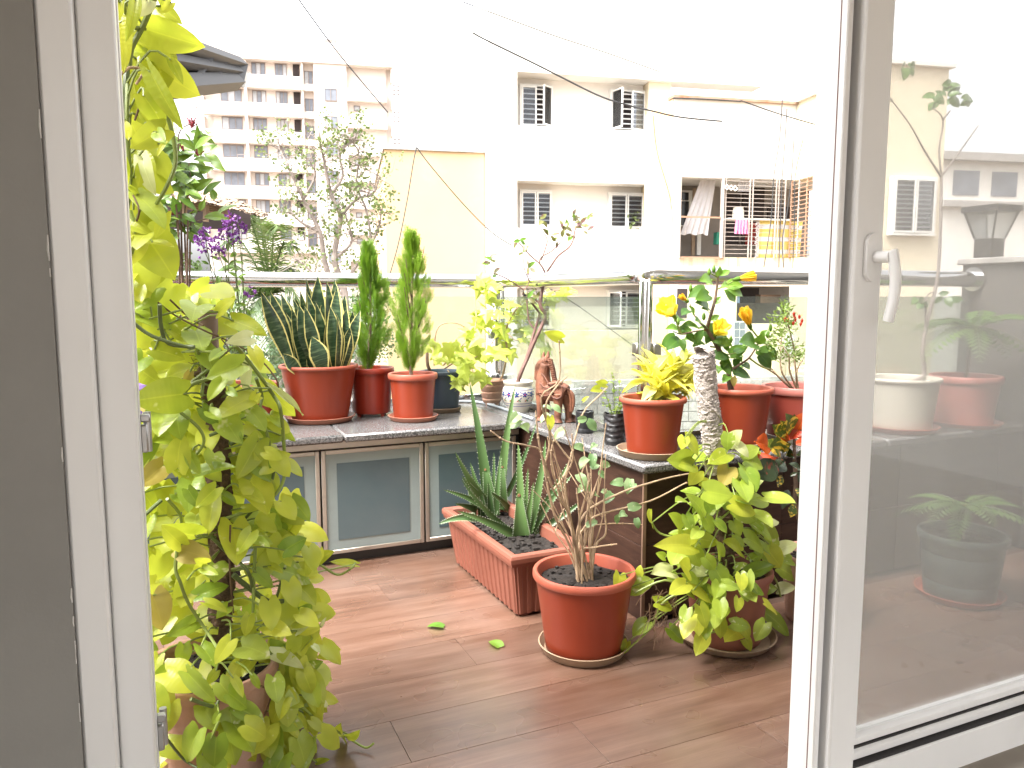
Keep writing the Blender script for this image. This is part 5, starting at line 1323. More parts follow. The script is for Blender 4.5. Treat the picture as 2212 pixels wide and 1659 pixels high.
for k in range(750):
    cx, cy, rx, ry = random.choice(((1370,430,40,60),(1330,520,70,60),(1300,640,80,60),(1260,700,80,60),(1400,720,70,90),(1330,780,60,60),(1460,780,50,50),(1390,560,60,70)))
    p = v4(cx+random.gauss(0,.55)*rx, cy+random.gauss(0,.55)*ry, c.y+random.gauss(0,.05)); d = Vector((rnd(-1,1),rnd(-1,1),rnd(-.3,1))).normalized()*rnd(.012,.024); s_ = d.cross(Vector((rnd(-1,1),rnd(-1,1),rnd(-1,1)))).normalized()*.0035
    q.quad(p, p+d*.5+s_, p+d, p+d*.5-s_)
q.build('foliage', M['fine_leaf'], t, kind='stuff')
for (x,y) in ((1430,470),(1440,515),(1425,540),(1470,490),(1490,520),(1365,510),(1385,515),(1480,545),(1435,495)):
    q = MB(); p = v4(x,y,c.y-.05); q.lathe([(.0005,-.010),(.004,-.004),(.005,.003),(.0005,.009)], p, 8); q.build('flower', M['red_fl'], t, True)
# ================================================================== FLOOR: planter, pots
random.seed(77)
def c8(cx, cy): return 918+cx*.3255, 918+cy*.3255
def v8(cx, cy, Y): return ay(*c8(cx,cy), Y)
# ---- long ribbed planter with aloe
ph = .235
RL = az(*c8(150,540),ph); RF = az(*c8(572,880),ph); RRt = az(*c8(1115,795),ph)
ex = (RRt-RF); W_p = min(ex.length,.30); ex.normalize()
ey = (RL-RF); L_p = ey.length; ey = (ey - ex*ey.dot(ex)).normalized()
ex.z = ey.z = 0
cpl = RF+ex*W_p/2+ey*L_p/2; cpl.z = 0
PMx = Matrix(((ex.x,ey.x,0,cpl.x),(ex.y,ey.y,0,cpl.y),(0,0,1,0),(0,0,0,1)))
t = thing('aloe_planter', cpl, 'long ribbed pink-brown trough planter with spiky aloe plants', 'potted plant')
hw, hl = W_p/2-.016, L_p/2-.016; bt = .030
def rect(hx, hy, z): return [PMx @ Vector((x,y,z)) for x,y in ((-hx,-hy),(hx,-hy),(hx,hy),(-hx,hy))]
q = MB()
a_ = rect(hw-bt,hl-bt,.012); b_ = rect(hw-.003,hl-.003,ph-.04)
q.v += a_+b_
for k in range(4): q.face((k,(k+1)%4,4+(k+1)%4,4+k))
q.face((3,2,1,0))
q.build('trough', M['terracotta_dusty'], t)
for side in range(4):                                       # ribs
    A0, A1, B0, B1 = a_[side], a_[(side+1)%4], b_[side], b_[(side+1)%4]
    n = 15 if (A1-A0).length > .3 else 7
    nrm = (A1-A0).cross(B0-A0).normalized()
    for k in range(n):
        u = (k+.5)/n; lo = A0.lerp(A1,u); hi = B0.lerp(B1,u); q = MB(); wv = (A1-A0).normalized()*((A1-A0).length/n*.30)
        o = nrm*.0045; q.v += [lo-wv,lo+wv,hi+wv*1.1,hi-wv*1.1,lo-wv*.7+o,lo+wv*.7+o,hi+wv*.8+o,hi-wv*.8+o]
        for f in ((4,5,6,7),(0,1,5,4),(1,2,6,5),(2,3,7,6),(3,0,4,7)): q.face(f)
        q.build('rib', M['terracotta_dusty'], t)
q = MB(); steps = [(hw-.001,hl-.001,ph-.041),(hw+.010,hl+.010,ph-.040),(hw+.011,hl+.011,ph-.028),(hw+.0155,hl+.0155,ph-.027),(hw+.016,hl+.016,ph-.012),(hw+.012,hl+.012,ph-.003),(hw+.004,hl+.004,ph),(hw-.010,hl-.010,ph-.001),(hw-.018,hl-.018,ph-.007),(hw-.022,hl-.022,ph-.05)]
for s_ in steps: q.v += rect(*s_)
for i in range(len(steps)-1):
    for k in range(4): q.face((4*i+k,4*i+(k+1)%4,4*i+4+(k+1)%4,4*i+4+k))
q.build('rim', M['terracotta_dusty'], t)
q = MB(); nx, ny = 10, 22; zs_ = ph-.045
for i in range(nx+1):
    for j in range(ny+1): q.v.append(PMx @ Vector(((i/nx*2-1)*(hw-.014),(j/ny*2-1)*(hl-.014),zs_+rnd(-.006,.006))))
for i in range(nx):
    for j in range(ny): k = i*(ny+1)+j; q.face((k,k+ny+1,k+ny+2,k+1))
for k in range(160):
    p = PMx @ Vector((rnd(-1,1)*(hw-.03),rnd(-1,1)*(hl-.03),zs_+.005)); e = rnd(.003,.009); q.box((p.x-e,p.y-e,p.z-e*.6),(p.x+e,p.y+e*rnd(.6,1.3),p.z+e*.8))
q.build('soil', M['soil'], t)
for (x,y) in ((-1,-1),(1,-1),(1,1),(-1,1)):
    p = PMx @ Vector((x*(hw-bt-.03),y*(hl-bt-.03),0)); q = MB(); q.box((p.x-.02,p.y-.02,0),(p.x+.02,p.y+.02,.0125)); q.build('foot', M['terracotta_dusty'], t)
def aloe_leaf(base, tip, w_, bend=.0, cut=False, side=None):
    base, tip = Vector(base), Vector(tip); q = MB(); n = 12; d = tip-base; L = d.length
    vw = (CAMV-base).normalized(); sd_ = d.cross(vw).normalized(); nm = sd_.cross(d).normalized()
    if nm.dot(vw) < 0: nm = -nm
    ctrl = base.lerp(tip,.5)+sd_*bend*L+nm*.02
    rings = []
    for i in range(n+1):
        u = i/n; p = base*(1-u)**2+ctrl*2*u*(1-u)+tip*u*u
        ww = w_*(1-u*.72 if cut else (1-u)**.72+.015); th = ww*.42
        ring_ = [p-sd_*ww*.5+nm*th*.35, p-sd_*ww*.25+nm*th*.02, p+nm*(-th*.08), p+sd_*ww*.25+nm*th*.02, p+sd_*ww*.5+nm*th*.35, p+sd_*ww*.28-nm*th*.55, p-nm*th*.8, p-sd_*ww*.28-nm*th*.55]
        rings.append((p,ww)); base_i = len(q.v); q.v += ring_
    for i in range(n):
        for k in range(8): a = i*8+k; b2 = i*8+(k+1)%8; q.face((a,b2,b2+8,a+8))
    q.face(tuple(n*8+k for k in range(8)))
    lf = q.build('leaf', M['aloe_leaf'], t, True)
    q = MB()
    for i in range(1,n*2-1):
        u = i/(n*2); p = base*(1-u)**2+ctrl*2*u*(1-u)+tip*u*u; ww = w_*(1-u*.72 if cut else (1-u)**.72+.015)
        for sg in (-1,1):
            e = p+sd_*sg*ww*.5+nm*ww*.42*.35; dd = d.normalized()*.0022; q.tri(e-dd, e+sd_*sg*.0042+dd*.8, e+dd)
    q.build('teeth', mat_teeth, lf)
    if cut:
        q = MB(); p, ww = rings[-1]; q.tube([p-d.normalized()*.006,p+d.normalized()*.002],[ww*.42,ww*.30],8); q.build('dry_cut', M['dead'], lf)
mat_teeth = mat('aloe_teeth', (.45,.52,.36), .5)
def A8(b0, t0, w_, dyb, dyt, bend=0, cut=False): aloe_leaf(v8(*b0,dyb), v8(*t0,dyt), w_, bend, cut)
yb = az(*c8(470,600),zs_).y; yf = az(*c8(640,730),zs_).y
A8((600,735),(240,360),.030,yf,yf-.03,-.08); A8((420,560),(120,430),.030,yb-.02,yb-.04,.08); A8((430,560),(295,-290),.055,yb,yb+.02,.02); A8((490,560),(600,-270),.050,yb+.03,yb+.02,-.03); A8((540,470),(745,-30),.024,yb+.05,yb,.04)
A8((440,540),(400,290),.062,yb-.01,yb,0,True); A8((510,540),(515,275),.050,yb,yb+.02,0,True)
for (b0,t0,w_,bd) in (((405,520),(200,178),.040,-.05),((390,500),(243,338),.038,-.05),((345,570),(195,522),.032,.06),((330,560),(285,390),.028,.0),((385,600),(300,250),.036,.02),((395,610),(360,380),.028,.0),((435,625),(420,370),.034,.03),((585,600),(405,430),.030,.12),((470,600),(505,190),.030,-.02),((455,600),(458,180),.024,.0),((440,640),(500,470),.024,.02)):
    A8(b0,t0,w_,yb-rnd(0,.03),yb-rnd(0,.08),bd)
A8((640,735),(625,462),.066,yf-.02,yf-.02,0,True)
for (b0,t0,w_,bd) in (((635,720),(617,112),.044,.02),((670,720),(800,98),.046,.06),((655,720),(684,285),.028,0),((670,720),(965,225),.036,.04),((680,730),(975,330),.036,-.03),((690,735),(1075,478),.036,.06),((690,730),(822,512),.040,.03),((690,735),(800,640),.032,.05),((600,735),(215,570),.040,.04),((340,615),(88,658),.030,.14),((660,720),(720,380),.030,.02)):
    A8(b0,t0,w_,yf-rnd(-.01,.02),yf-rnd(-.02,.06),bd)
# ---- twiggy plant in the front pot
c = Vector((1.142,2.015,0)); saucer(c, .142, M['saucer'], 'beige saucer under the orange pot at the front of the floor', .030); c = c+Vector((0,0,SH))
t = thing('twiggy_plant', c, 'leggy thin-stemmed plant in an orange pot in front of the trough', 'potted plant')
pot_part(t, c, .160, .118, .255, M['terracotta'], M['terracotta_rim'], rim_h=.026)
Y0 = 2.02
top0 = c+Vector((.0,.0,.205))
ST = [[(960,800),(860,600),(790,280),(750,60),(735,-95)],[(985,780),(960,600),(850,430),(770,180),(745,60)],[(1040,750),(1020,560),(1005,420)],[(1065,700),(1085,450),(1040,320),(1110,200)],[(1070,760),(1095,650),(1080,560),(1160,330)],[(1130,810),(1200,720),(1190,540),(1205,420)],[(1000,800),(930,400),(980,230),(975,60)],[(1005,800),(1090,640),(1190,585),(1493,505),(1710,395),(1740,385)],[(1010,820),(1060,590),(1300,450),(1493,385),(1640,345),(1770,320)],[(1020,830),(1060,690),(1240,655),(1440,662)],[(850,430),(770,185),(690,140),(540,108),(435,38)],[(960,600),(850,330),(840,170),(860,90)],[(980,250),(900,150),(830,40),(790,-60)],[(1030,850),(1130,812),(1275,790)],[(850,430),(940,300),(1040,-60),(1150,-190),(1210,-250)],[(790,280),(830,100),(800,-120),(870,-250),(940,-320)],[(830,40),(770,-180),(890,-300),(890,-560)]]
random.seed(9)
for p in ST:
    first = p[0]; dy = rnd(-.10,.10); pts = [v8(x,y,Y0+dy*min(1,.3+i*.3)) for i,(x,y) in enumerate(p)]
    if first[1] > 690: pts = [top0+Vector((rnd(-.035,.035),rnd(-.035,.035),-.01))]+pts
    stem(t, pts, rnd(.0036,.0048) if first[1] > 690 else .0030, .0020, M['bark_pale'], 'stem', 4, 6)
    P_ = smooth_path(pts,3)
    for k in range(2,len(P_)-1,2):
        q = MB(); q.lathe([(.0026,-.003),(.0042,0),(.0026,.003)], P_[k], 6); q.build('node', M['bark_pale'], t)
random.seed(101)
for k in range(11):
    tx, ty = rnd(740,1260), rnd(-20,520); e = v8(tx,ty,Y0+rnd(-.10,.12)); b0 = top0+Vector((rnd(-.03,.03),rnd(-.03,.03),-.01)); m_ = b0.lerp(e,.5)+Vector((rnd(-.03,.03),rnd(-.03,.03),rnd(.0,.04)))
    stem(t, [b0, b0.lerp(m_,.5)+Vector((rnd(-.01,.01),0,.015)), m_, e], rnd(.0026,.0036), .0015, M['bark_pale'], 'stem', 4, 6)
    e2 = m_.lerp(e,.4)+Vector((rnd(-.09,.09),rnd(-.05,.05),rnd(.03,.10))); stem(t, [m_, m_.lerp(e2,.5)+Vector((rnd(-.01,.01),0,.01)), e2], .0022, .0013, M['bark_pale'], 'twig', 4, 5)
TL = [(1050,165),(1125,205),(1085,232),(1095,300),(1165,270),(1015,340),(1060,410),(1085,430),(1135,480),(1185,450),(1240,465),(1210,482),(1310,390),(1362,370),(1385,400),(1280,610),(1345,560),(1345,600),(1400,630),(1140,640),(780,-110),(850,-115),(830,-60),(690,40),(610,-60),(1010,-20),(1062,-15),(920,40),(1130,140),(1075,680),(1160,330),(560,20)]
for (x,y) in TL:
    b_ = v8(x+rnd(-15,15),y-12,Y0+rnd(-.05,.05)); L = rnd(.030,.052); put_leaf(t, LM['twig'], b_, b_+Vector((rnd(-.9,.9),rnd(-.5,.1),rnd(-.8,.25))).normalized()*L)
for (x,y,x2,y2) in ((830,-50,828,40),(905,-575,790,-615),(1200,-270,1130,-285),(1160,-240,1095,-225),(1050,-160,1090,-190)):
    put_leaf(t, LM['lime'], v8(x,y,Y0-.05), v8(x2,y2,Y0-.06), None, .75)
# ---- fallen leaves
for (x,y,an,lb) in ((957,1355,1.1,'fallen green leaf on the planks nearer the cabinet'),(1080,1398,.3,'fallen green leaf on the planks nearer the front pot')):
    p = az(x,y,.004); m_ = leaf_mesh('fallen_leaf', M['hib_light'], .75, heart=.1, fold=.35, arch=.15); o = bpy.data.objects.new('fallen_leaf', m_); COL.objects.link(o); o.location = p; o.rotation_euler = (0,0,an); o.scale = (.055,)*3; W[o.name] = p
    tag(o, lb, 'leaf')
# ---- right pothos on its fuzzy pole
def cD(cx, cy): return 1296+cx*.3255, 918+cy*.3255
def vD(cx, cy, Y): return ay(*cD(cx,cy), Y)
c = Vector((1.600,1.895,0)); saucer(c, .158, M['saucer'], 'wide brown saucer under the pothos pot by the door post', .026); c = c+Vector((0,0,SH))
t = thing('pothos_on_white_pole', c, 'marbled pothos climbing a fuzzy white pole by the brown wall', 'potted plant')
pot_part(t, c, .140, .108, .235, M['terracotta_dusty'], M['terracotta_dusty'], rim_h=.026)
YQ = 1.92
pl = smooth_path([c+Vector((.0,.02,.2)), vD(830,700,YQ), vD(770,300,YQ), vD(745,60,YQ), vD(715,-170,YQ), vD(690,-430,YQ), vD(683,-465,YQ)], 6)
def fuzzy(mb, P_, r, n=26, amp=.0025):
    mb.tube(P_, r, n)
    for i,p in enumerate(mb.v): mb.v[i] = p+Vector((random.gauss(0,amp),random.gauss(0,amp),random.gauss(0,amp)))
up_ = []
for i in range(len(pl)-1):
    for k in range(5): up_.append(pl[i].lerp(pl[i+1],k/5))
up_.append(pl[-1])
cutk = int(len(up_)*.33)
q = MB(); fuzzy(q, up_[:cutk+1], .030, 20, .0018); q.build('pole_core', M['coir'], t, True)
q = MB(); P2 = up_[cutk:]; r2 = [.033]*(len(P2)-4)+[.032,.030,.027,.020]; fuzzy(q, P2, r2, 26, .0016); q.build('pole_wrap', M['fuzzy'], t, True)
q = MB(); P3 = []
for k in range(60):
    u = k/59; i = min(int((.55+.40*u)*(len(up_)-1)),len(up_)-1); a = u*7; P3.append(up_[i]+RT*(.034*math.cos(a))-Vector((FW.x,FW.y,0))*(.034*math.sin(a)))
q.tube(P3, .0035, 6); fuzzy_ = q.build('cord', M['fuzzy'], t, True)
DL = [((570,92),(652,207),0),((560,85),(538,165),0),((868,122),(945,32),3),((898,128),(986,218),3),((958,192),(1058,150),1),((958,240),(1082,282),1),((852,62),(846,172),1),((612,270),(470,250),0),((592,232),(443,236),2),((842,195),(714,262),0),((652,308),(588,402),0),((668,380),(748,386),0),((852,290),(800,412),4),((858,318),(946,352),2),((948,442),(1002,350),1),((988,422),(1088,370),3),((703,440),(884,476),2),((692,612),(563,453),1),((602,540),(498,512),1),((998,500),(1122,520),1),((868,525),(1034,592),0),((345,648),(340,558),0),((542,692),(452,588),2),((570,600),(612,702),2),((700,618),(745,722),2),((560,750),(792,782),0),((602,802),(353,802),0),((530,830),(468,932),2),((700,880),(764,962),2),((620,830),(662,942),2),((932,840),(814,770),0),((968,750),(1088,842),1),((1142,782),(1058,588),1),((1108,662),(1184,640),3),((978,1002),(1164,930),2),((1108,820),(1202,948),0),((1188,830),(1312,790),3),((1210,890),(1302,922),1),((1190,950),(1302,1032),1),((1185,1092),(1302,1080),3),((1038,1100),(1176,1090),1),((770,960),(842,1088),2),((608,960),(728,992),3),((472,980),(338,986),3),((265,992),(270,928),0),((130,998),(108,1142),0),((188,1082),(358,1030),1),((592,972),(523,914),0),((470,980),(502,1062),2),((570,990),(652,1062),2),((530,1070),(634,1162),2),((618,1100),(748,1182),0),((740,1070),(762,1152),2),((730,1190),(828,1292),2),((370,1180),(482,1222),0),((312,1310),(216,1402),2),((460,1350),(552,1452),2),((580,1270),(684,1352),2),((640,1220),(702,1252),0),((870,1290),(962,1372),0),((932,1370),(826,1442),0),((960,1410),(1002,1502),0),((690,1390),(636,1534),0),((1090,1240),(1252,1404),1),((970,1200),(960,1312),2),((182,1440),(150,1522),0),((1040,1220),(1030,1352),2),((900,560),(1034,642),2),((890,640),(932,732),2),((770,640),(842,722),2),((900,490),(1002,522),2),((1090,990),(1058,1082),2),((800,870),(770,770),2),((900,960),(980,920),2),((1000,900),(1080,860),2),((820,1010),(900,1060),2),((880,760),(960,800),2),((1010,680),(1080,720),2),((690,1010),(620,1080),2),((660,700),(600,760),2),((740,560),(690,500),2),((430,880),(370,850),2)]
KN = {0:'lime',1:'marble',2:'lime_green',3:'lime_pale',4:'lime_tan'}
random.seed(41)
axis = lambda p: min(up_, key=lambda w_: (w_-p).length)
pet = MB()
for (a,b_,k) in DL:
    # leaves turn round the pole: those seen at the sides lie deeper
    off = abs(a[0]-770)/520; d0 = -.17+.17*min(1,off)+rnd(-.03,.03); d0 = d0 if a[1] > 420 else d0*.45-.01
    k = 1 if (k == 2 and random.random() < .25) else k
    base = vD(*a,YQ+d0); tip = vD(*b_,YQ+d0-rnd(-.01,.035)); put_leaf(t, LM[KN[k]], base, tip, None, rnd(.95,1.15)*min(1,(.085/(tip-base).length)**1.5))
    ap = axis(base); 
    if a[1] > 1150: ap = c+Vector((rnd(-.08,.08),rnd(-.08,.02),.215))
    mid = base.lerp(ap,.45)+Vector((0,-.01,.03)); pet.tube(smooth_path([base,mid,ap],4), .0021, 5, False)
pet.build('petioles', M['vine'], t, True, kind='stuff')
for k in range(24):
    b_ = vD(rnd(560,1120),rnd(980,1330),YQ-.19+rnd(-.03,.03)); put_leaf(t, LM[random.choice(('lime','marble','lime_green'))], b_, b_+Vector((rnd(-.7,.7),rnd(-.5,.0),rnd(-1,-.1))).normalized()*rnd(.045,.07))
for k in range(45):
    z_ = rnd(.2,.62); a = rnd(0,6.28); r_ = rnd(.05,.16); p = axis(vD(800,900,YQ)).copy(); p = Vector((c.x-.02+math.cos(a)*r_,c.y+math.sin(a)*r_*.8,z_)); d = Vector((math.cos(a)*.7,math.sin(a)*.7,rnd(-.9,.1))).normalized()*rnd(.06,.10)
    put_leaf(t, LM['lime_green'] if random.random() < .7 else LM['marble'], p, p+d, Vector((math.cos(a),math.sin(a)-.4,.7)))
for p in ([(770,900),(600,1080),(430,1030),(230,1115)],[(700,1100),(520,1120),(400,1200),(350,1330),(240,1440),(120,1540)],[(860,1150),(900,1250),(870,1330),(700,1380),(560,1300)],[(950,1150),(1090,1150),(1080,1250),(1000,1310)],[(780,1000),(640,760),(530,750),(400,720),(345,650)],[(1000,900),(1150,1000),(1200,1140)],[(900,700),(1000,690),(1120,790)],[(760,650),(830,600),(870,560)]):
    stem(t, [vD(x,y,YQ-.13+abs(x-770)/520*.10) for x,y in p], .0042, .0028, M['vine'], 'vine')
q = MB()
for k in range(46):
    x, y = rnd(300,520), rnd(1080,1330); p = vD(x,y,YQ-.05+rnd(-.04,.04)); e = p+Vector((rnd(-.05,.03),rnd(-.03,.03),rnd(-.09,.02))); q.tube(smooth_path([p,p.lerp(e,.5)+Vector((rnd(-.012,.012),0,rnd(-.012,.012))),e],3), .0011, 4, False)
q.build('aerial_roots', M['root'], t, kind='stuff')
# ---- croton behind the door post
c = Vector((1.985,1.90,0)); t = thing('croton', c, 'croton with red, yellow and dark leaves in a beige pot beside the door post', 'potted plant')
pot_part(t, c, .125, .095, .235, M['clay'], M['clay'], rim_h=.026)
YK = 1.92; random.seed(4)
stem(t, [c+Vector((0,0,.2)), vD(1300,560,YK), vD(1300,400,YK), vD(1290,200,YK), vD(1290,90,YK)], .009, .005, M['bark'])
for (a,b_,k) in (((1230,75),(1160,10),'y'),((1250,80),(1205,-10),'y'),((1260,60),(1235,-55),'y'),((1270,50),(1290,-50),'y'),((1240,90),(1170,55),'y'),((1255,100),(1345,15),'r'),((1245,110),(1215,40),'r'),((1290,80),(1350,40),'r'),((1290,70),(1370,-70),'r'),((1200,210),(1090,135),'y'),((1210,180),(1190,90),'y'),((1240,205),(1265,140),'y'),((1160,215),(1080,255),'r'),((1180,260),(1030,335),'d'),((1120,150),(1040,120),'r'),((1250,260),(1330,300),'d'),((1200,330),(1185,400),'y'),((1260,340),(1300,320),'d'),((1250,430),(1215,540),'d'),((1290,520),(1265,600),'y'),((1230,240),(1160,300),'d'),((1300,200),(1380,180),'d'),((1280,300),(1340,380),'d'),((1300,420),(1360,500),'y'),((1290,130),(1370,120),'r'),((1240,150),(1280,210),'d'),((1200,150),(1230,120),'d')):
    d0 = rnd(-.06,.04); A_ = vD(*a,YK+d0); B_ = vD(*b_,YK+d0-rnd(0,.04)); put_leaf(t, LM['croton_'+k], A_, A_+(B_-A_)*1.2, None, rnd(1.2,1.5))
# ================================================================== BIG LIME POTHOS AT LEFT
random.seed(13)
def c6(cx, cy): return 270+cx*.3255, 648+cy*.3255
def c7(cx, cy): return 270+cx*.3163, 1134+cy*.3163
YL = 1.82
pc = ay(455,1500,YL); c = Vector((pc.x,YL,0))
t = thing('lime_pothos', c, 'huge lime green pothos vine on a coir pole, filling the left side of the doorway', 'potted plant')
pot_part(t, c+Vector((0,0,.004)), .155, .115, .265, M['clay'], M['clay'], rim_h=.03, soil=True)
pp = [Vector((c.x,c.y,.2)), ay(478,1300,YL), ay(474,1100,YL), ay(468,930,YL), ay(455,790,YL)]
P_ = []
sp_ = smooth_path(pp,5)
for i in range(len(sp_)-1):
    for k in range(5): P_.append(sp_[i].lerp(sp_[i+1],k/5))
P_.append(sp_[-1])
q = MB(); fuzzy(q, P_, [.026]*(len(P_)-8)+[.027,.029,.033,.036,.036,.032,.026,.020], 22, .0022); q.build('coir_pole', M['coir'], t, True)
q = MB(); a, b_ = ay(454,800,YL), ay(453,670,YL); q.lathe([(.0205,0),(.0205,(b_-a).length),(.0175,(b_-a).length),(.0175,(b_-a).length-.05),(.001,(b_-a).length-.05)], a, 24); q.build('pipe', M['pipe'], t, True)
q = MB()
for k in range(140):
    p = ay(455+rnd(-30,30), 775+rnd(-15,60), YL+rnd(-.03,.03)); e = p+Vector((rnd(-.03,.03),rnd(-.02,.02),rnd(-.03,.03))); q.tube([p,p.lerp(e,.5)+Vector((rnd(-.01,.01),0,rnd(-.01,.01))),e], .0006, 3, False)
q.build('coir_fibres', M['coir'], t, kind='stuff')
L6 = [((385,625),(38,672),0,1.0),((195,330),(400,396),0,1.1),((722,140),(942,236),0,.9),((832,250),(668,286),3,.9),((772,430),(538,522),2,1.0),((836,650),(598,792),0,.95),((642,540),(550,672),2,1),((822,430),(818,642),3,.6),((350,1112),(386,878),0,.95),((120,850),(100,1122),2,1.0),((48,840),(332,962),2,.85),((252,1100),(88,1242),4,1.0),((340,1100),(452,1202),0,.9),((478,1160),(742,1110),2,.62),((882,940),(738,1192),0,.95),((1036,900),(826,922),2,.85),((958,600),(1132,772),0,.85),((968,588),(1182,768),3,.26),((592,1320),(554,1562),0,1.0),((602,1250),(468,1382),0,1.0),((778,1260),(932,1356),0,.9),((640,1290),(742,1372),2,.9),((462,1560),(243,1490),0,.95),((836,1540),(754,1652),0,.8),((850,1590),(962,1640),1,.9),((1075,1530),(1202,1398),0,1.1),((1112,1570),(1038,1682),2,1.2),((958,1370),(1068,1382),0,.7),((1110,1330),(1228,1472),2,.9),((850,330),(902,472),0,.8),((170,1440),(88,1662),2,.9),((520,720),(622,832),2,1.0),((60,420),(252,562),0,1.0),((300,200),(412,282),0,.8),((118,60),(312,192),2,1),((240,190),(418,160),0,.7),((700,40),(730,-30),0,.8),((620,80),(735,-10),0,.7),((690,600),(750,640),2,1.1),((560,740),(640,800),2,1),((700,870),(780,960),2,1),((430,480),(390,560),4,.8),((130,640),(250,780),4,.9),((200,700),(130,800),0,.9),((880,620),(830,700),0,.8),((960,760),(1040,860),2,.9),((1060,870),(1132,940),2,.7),((430,1030),(500,1160),2,.8),((420,1260),(500,1380),2,1.0),((330,1290),(420,1360),2,.9),((120,1280),(200,1420),0,.9),((960,1440),(1040,1530),2,.9),((880,1480),(820,1560),2,.9),((1000,1010),(960,1120),2,.7),((640,340),(560,410),2,.7),((60,300),(180,360),0,.9),((20,120),(110,220),0,.9),((390,640),(450,720),2,.8),((480,560),(420,660),0,.8)]
L7 = [((382,132),(248,0),0,.9),((378,170),(592,234),4,.95),((862,50),(763,206),0,.8),((880,90),(1014,132),1,.9),((1090,172),(1242,88),2,1.15),((1320,242),(1434,180),0,.7),((1320,235),(1345,145),0,.8),((1572,270),(1396,250),0,.45),((1262,170),(1238,362),0,.6),((422,380),(343,557),0,.95),((500,482),(712,414),2,.8),((190,480),(252,722),4,1.0),((482,660),(278,764),2,.8),((550,530),(704,602),0,.6),((530,300),(642,342),2,.7),((852,620),(818,764),0,.95),((1150,400),(1304,552),0,.9),((968,690),(1142,752),0,.9),((1178,722),(1298,640),3,.9),((1210,720),(1338,700),0,.9),((400,820),(380,974),2,1.15),((520,830),(622,982),2,.95),((720,790),(613,953),0,.95),((1010,880),(1222,982),3,.6),((332,960),(188,1132),2,1.1),((230,900),(168,1072),0,.8),((428,1010),(622,1212),1,.55),((782,940),(678,1112),0,.85),((872,920),(798,1042),0,.8),((740,1050),(806,1182),0,.8),((270,1180),(270,1382),0,.85),((160,1130),(172,1262),4,.9),((768,1250),(954,1362),1,.9),((1058,1180),(1224,1242),0,1.0),((532,1572),(428,1383),0,.75),((640,1390),(834,1532),3,.5),((700,1540),(710,1692),0,.75),((980,1380),(1012,1624),0,.72),((1040,1470),(1214,1642),0,.9),((198,1490),(314,1592),2,.9),((1240,1080),(1364,1070),0,.75),((1250,1000),(1358,930),1,.8),((1290,1180),(1388,1242),3,.7),((1520,1440),(1606,1398),0,.6),((1500,1450),(1478,1350),0,.6),((1380,1380),(1298,1422),3,.5),((1210,840),(1284,780),1,.9),((1280,820),(1332,882),3,.8),((1340,690),(1375,630),3,.6),((620,1000),(560,1090),0,.9),((90,120),(150,260),2,.9),((160,150),(210,210),0,.9),((120,780),(230,860),2,.6),((1100,830),(1020,900),2,.8),((1130,930),(1190,1060),2,.8),((1050,1110),(1150,1040),2,.8),((900,330),(1010,430),2,.9),((1000,280),(1080,330),0,.8),((940,560),(1010,640),2,.9),((1180,1300),(1240,1400),0,.7),((1120,1360),(1190,1460),0,.8),((1240,1500),(1180,1560),3,.6),((1310,1620),(1400,1600),0,.7),((1660,1500),(1700,1460),0,.6),((560,260),(470,230),0,.8),((700,560),(620,640),2,.8),((870,1030),(920,1120),2,.7),((100,1100),(160,1010),0,.8),((640,1290),(600,1360),2,.9),((60,560),(130,640),0,.9),((140,1400),(180,1480),2,.8),((1240,610),(1180,560),2,.9)]
L1 = [((300,190),(702,312),0,.92),((400,40),(548,162),0,.8),((470,400),(552,562),0,.62),((232,8),(168,284),0,.35),((335,478),(560,872),0,.42),((290,640),(424,852),0,.9),((424,860),(198,984),0,.9),((285,1058),(372,1297),3,.75),((250,1300),(434,1524),1,.75),((270,1118),(250,1242),0,.8),((150,1078),(165,1284),0,.55),((178,1488),(358,1572),0,.75),((350,1612),(498,1642),0,.5),((432,1420),(368,1582),0,.75),((130,150),(160,484),0,.6),((240,390),(220,502),0,.7),((250,768),(322,832),0,.8),((332,8),(208,112),3,.7),((130,20),(110,160),0,.8),((430,950),(380,1040),0,.6),((380,880),(440,960),1,.7),((140,820),(190,930),0,.7),((200,1240),(270,1300),0,.7),((300,1560),(240,1660),0,.9),((180,1580),(120,1680),0,.9),((470,20),(400,90),0,.7)]
random.seed(21)
pet = MB()
spine = [ay(275,-40,1.62), ay(272,120,1.62), ay(282,300,1.64), ay(290,480,1.68), ay(300,620,1.72), ay(330,700,1.76), ay(400,760,1.80)]
axis_all = smooth_path(spine,6)+P_
def add_l(a, b_, k, wf, Y, near=True):
    base = ay(*a,Y); tip = ay(*b_, Y-rnd(-.02,.05)); nm = (CAMV-base).normalized()*.9+Vector((rnd(-.7,.7),rnd(-.3,.2),rnd(-.1,.9)))
    put_leaf(t, LM[KN[k]], base, tip, nm, wf*rnd(.84,1.02))
    ap = min(axis_all, key=lambda w_: (w_-base).length+abs(w_.z-base.z+.03)*.6)
    pet.tube(smooth_path([base, base.lerp(ap,.4)+Vector((rnd(-.01,.01),-.01,rnd(.0,.03))), ap],3), .0022, 5, False)
for (a,b_,k,wf) in L6: add_l(c6(*a), c6(*b_), k, wf, YL-.13+rnd(-.06,.06)+.12*min(1,abs(a[0]-620)/600))
for (a,b_,k,wf) in L7: add_l(c7(*a), c7(*b_), k, wf, YL-.16+rnd(-.06,.05)+.14*min(1,abs(a[0]-620)/700))
for (a,b_,k,wf) in L1: add_l(c1(*a), c1(*b_), k, wf, 1.60+rnd(-.07,.07))
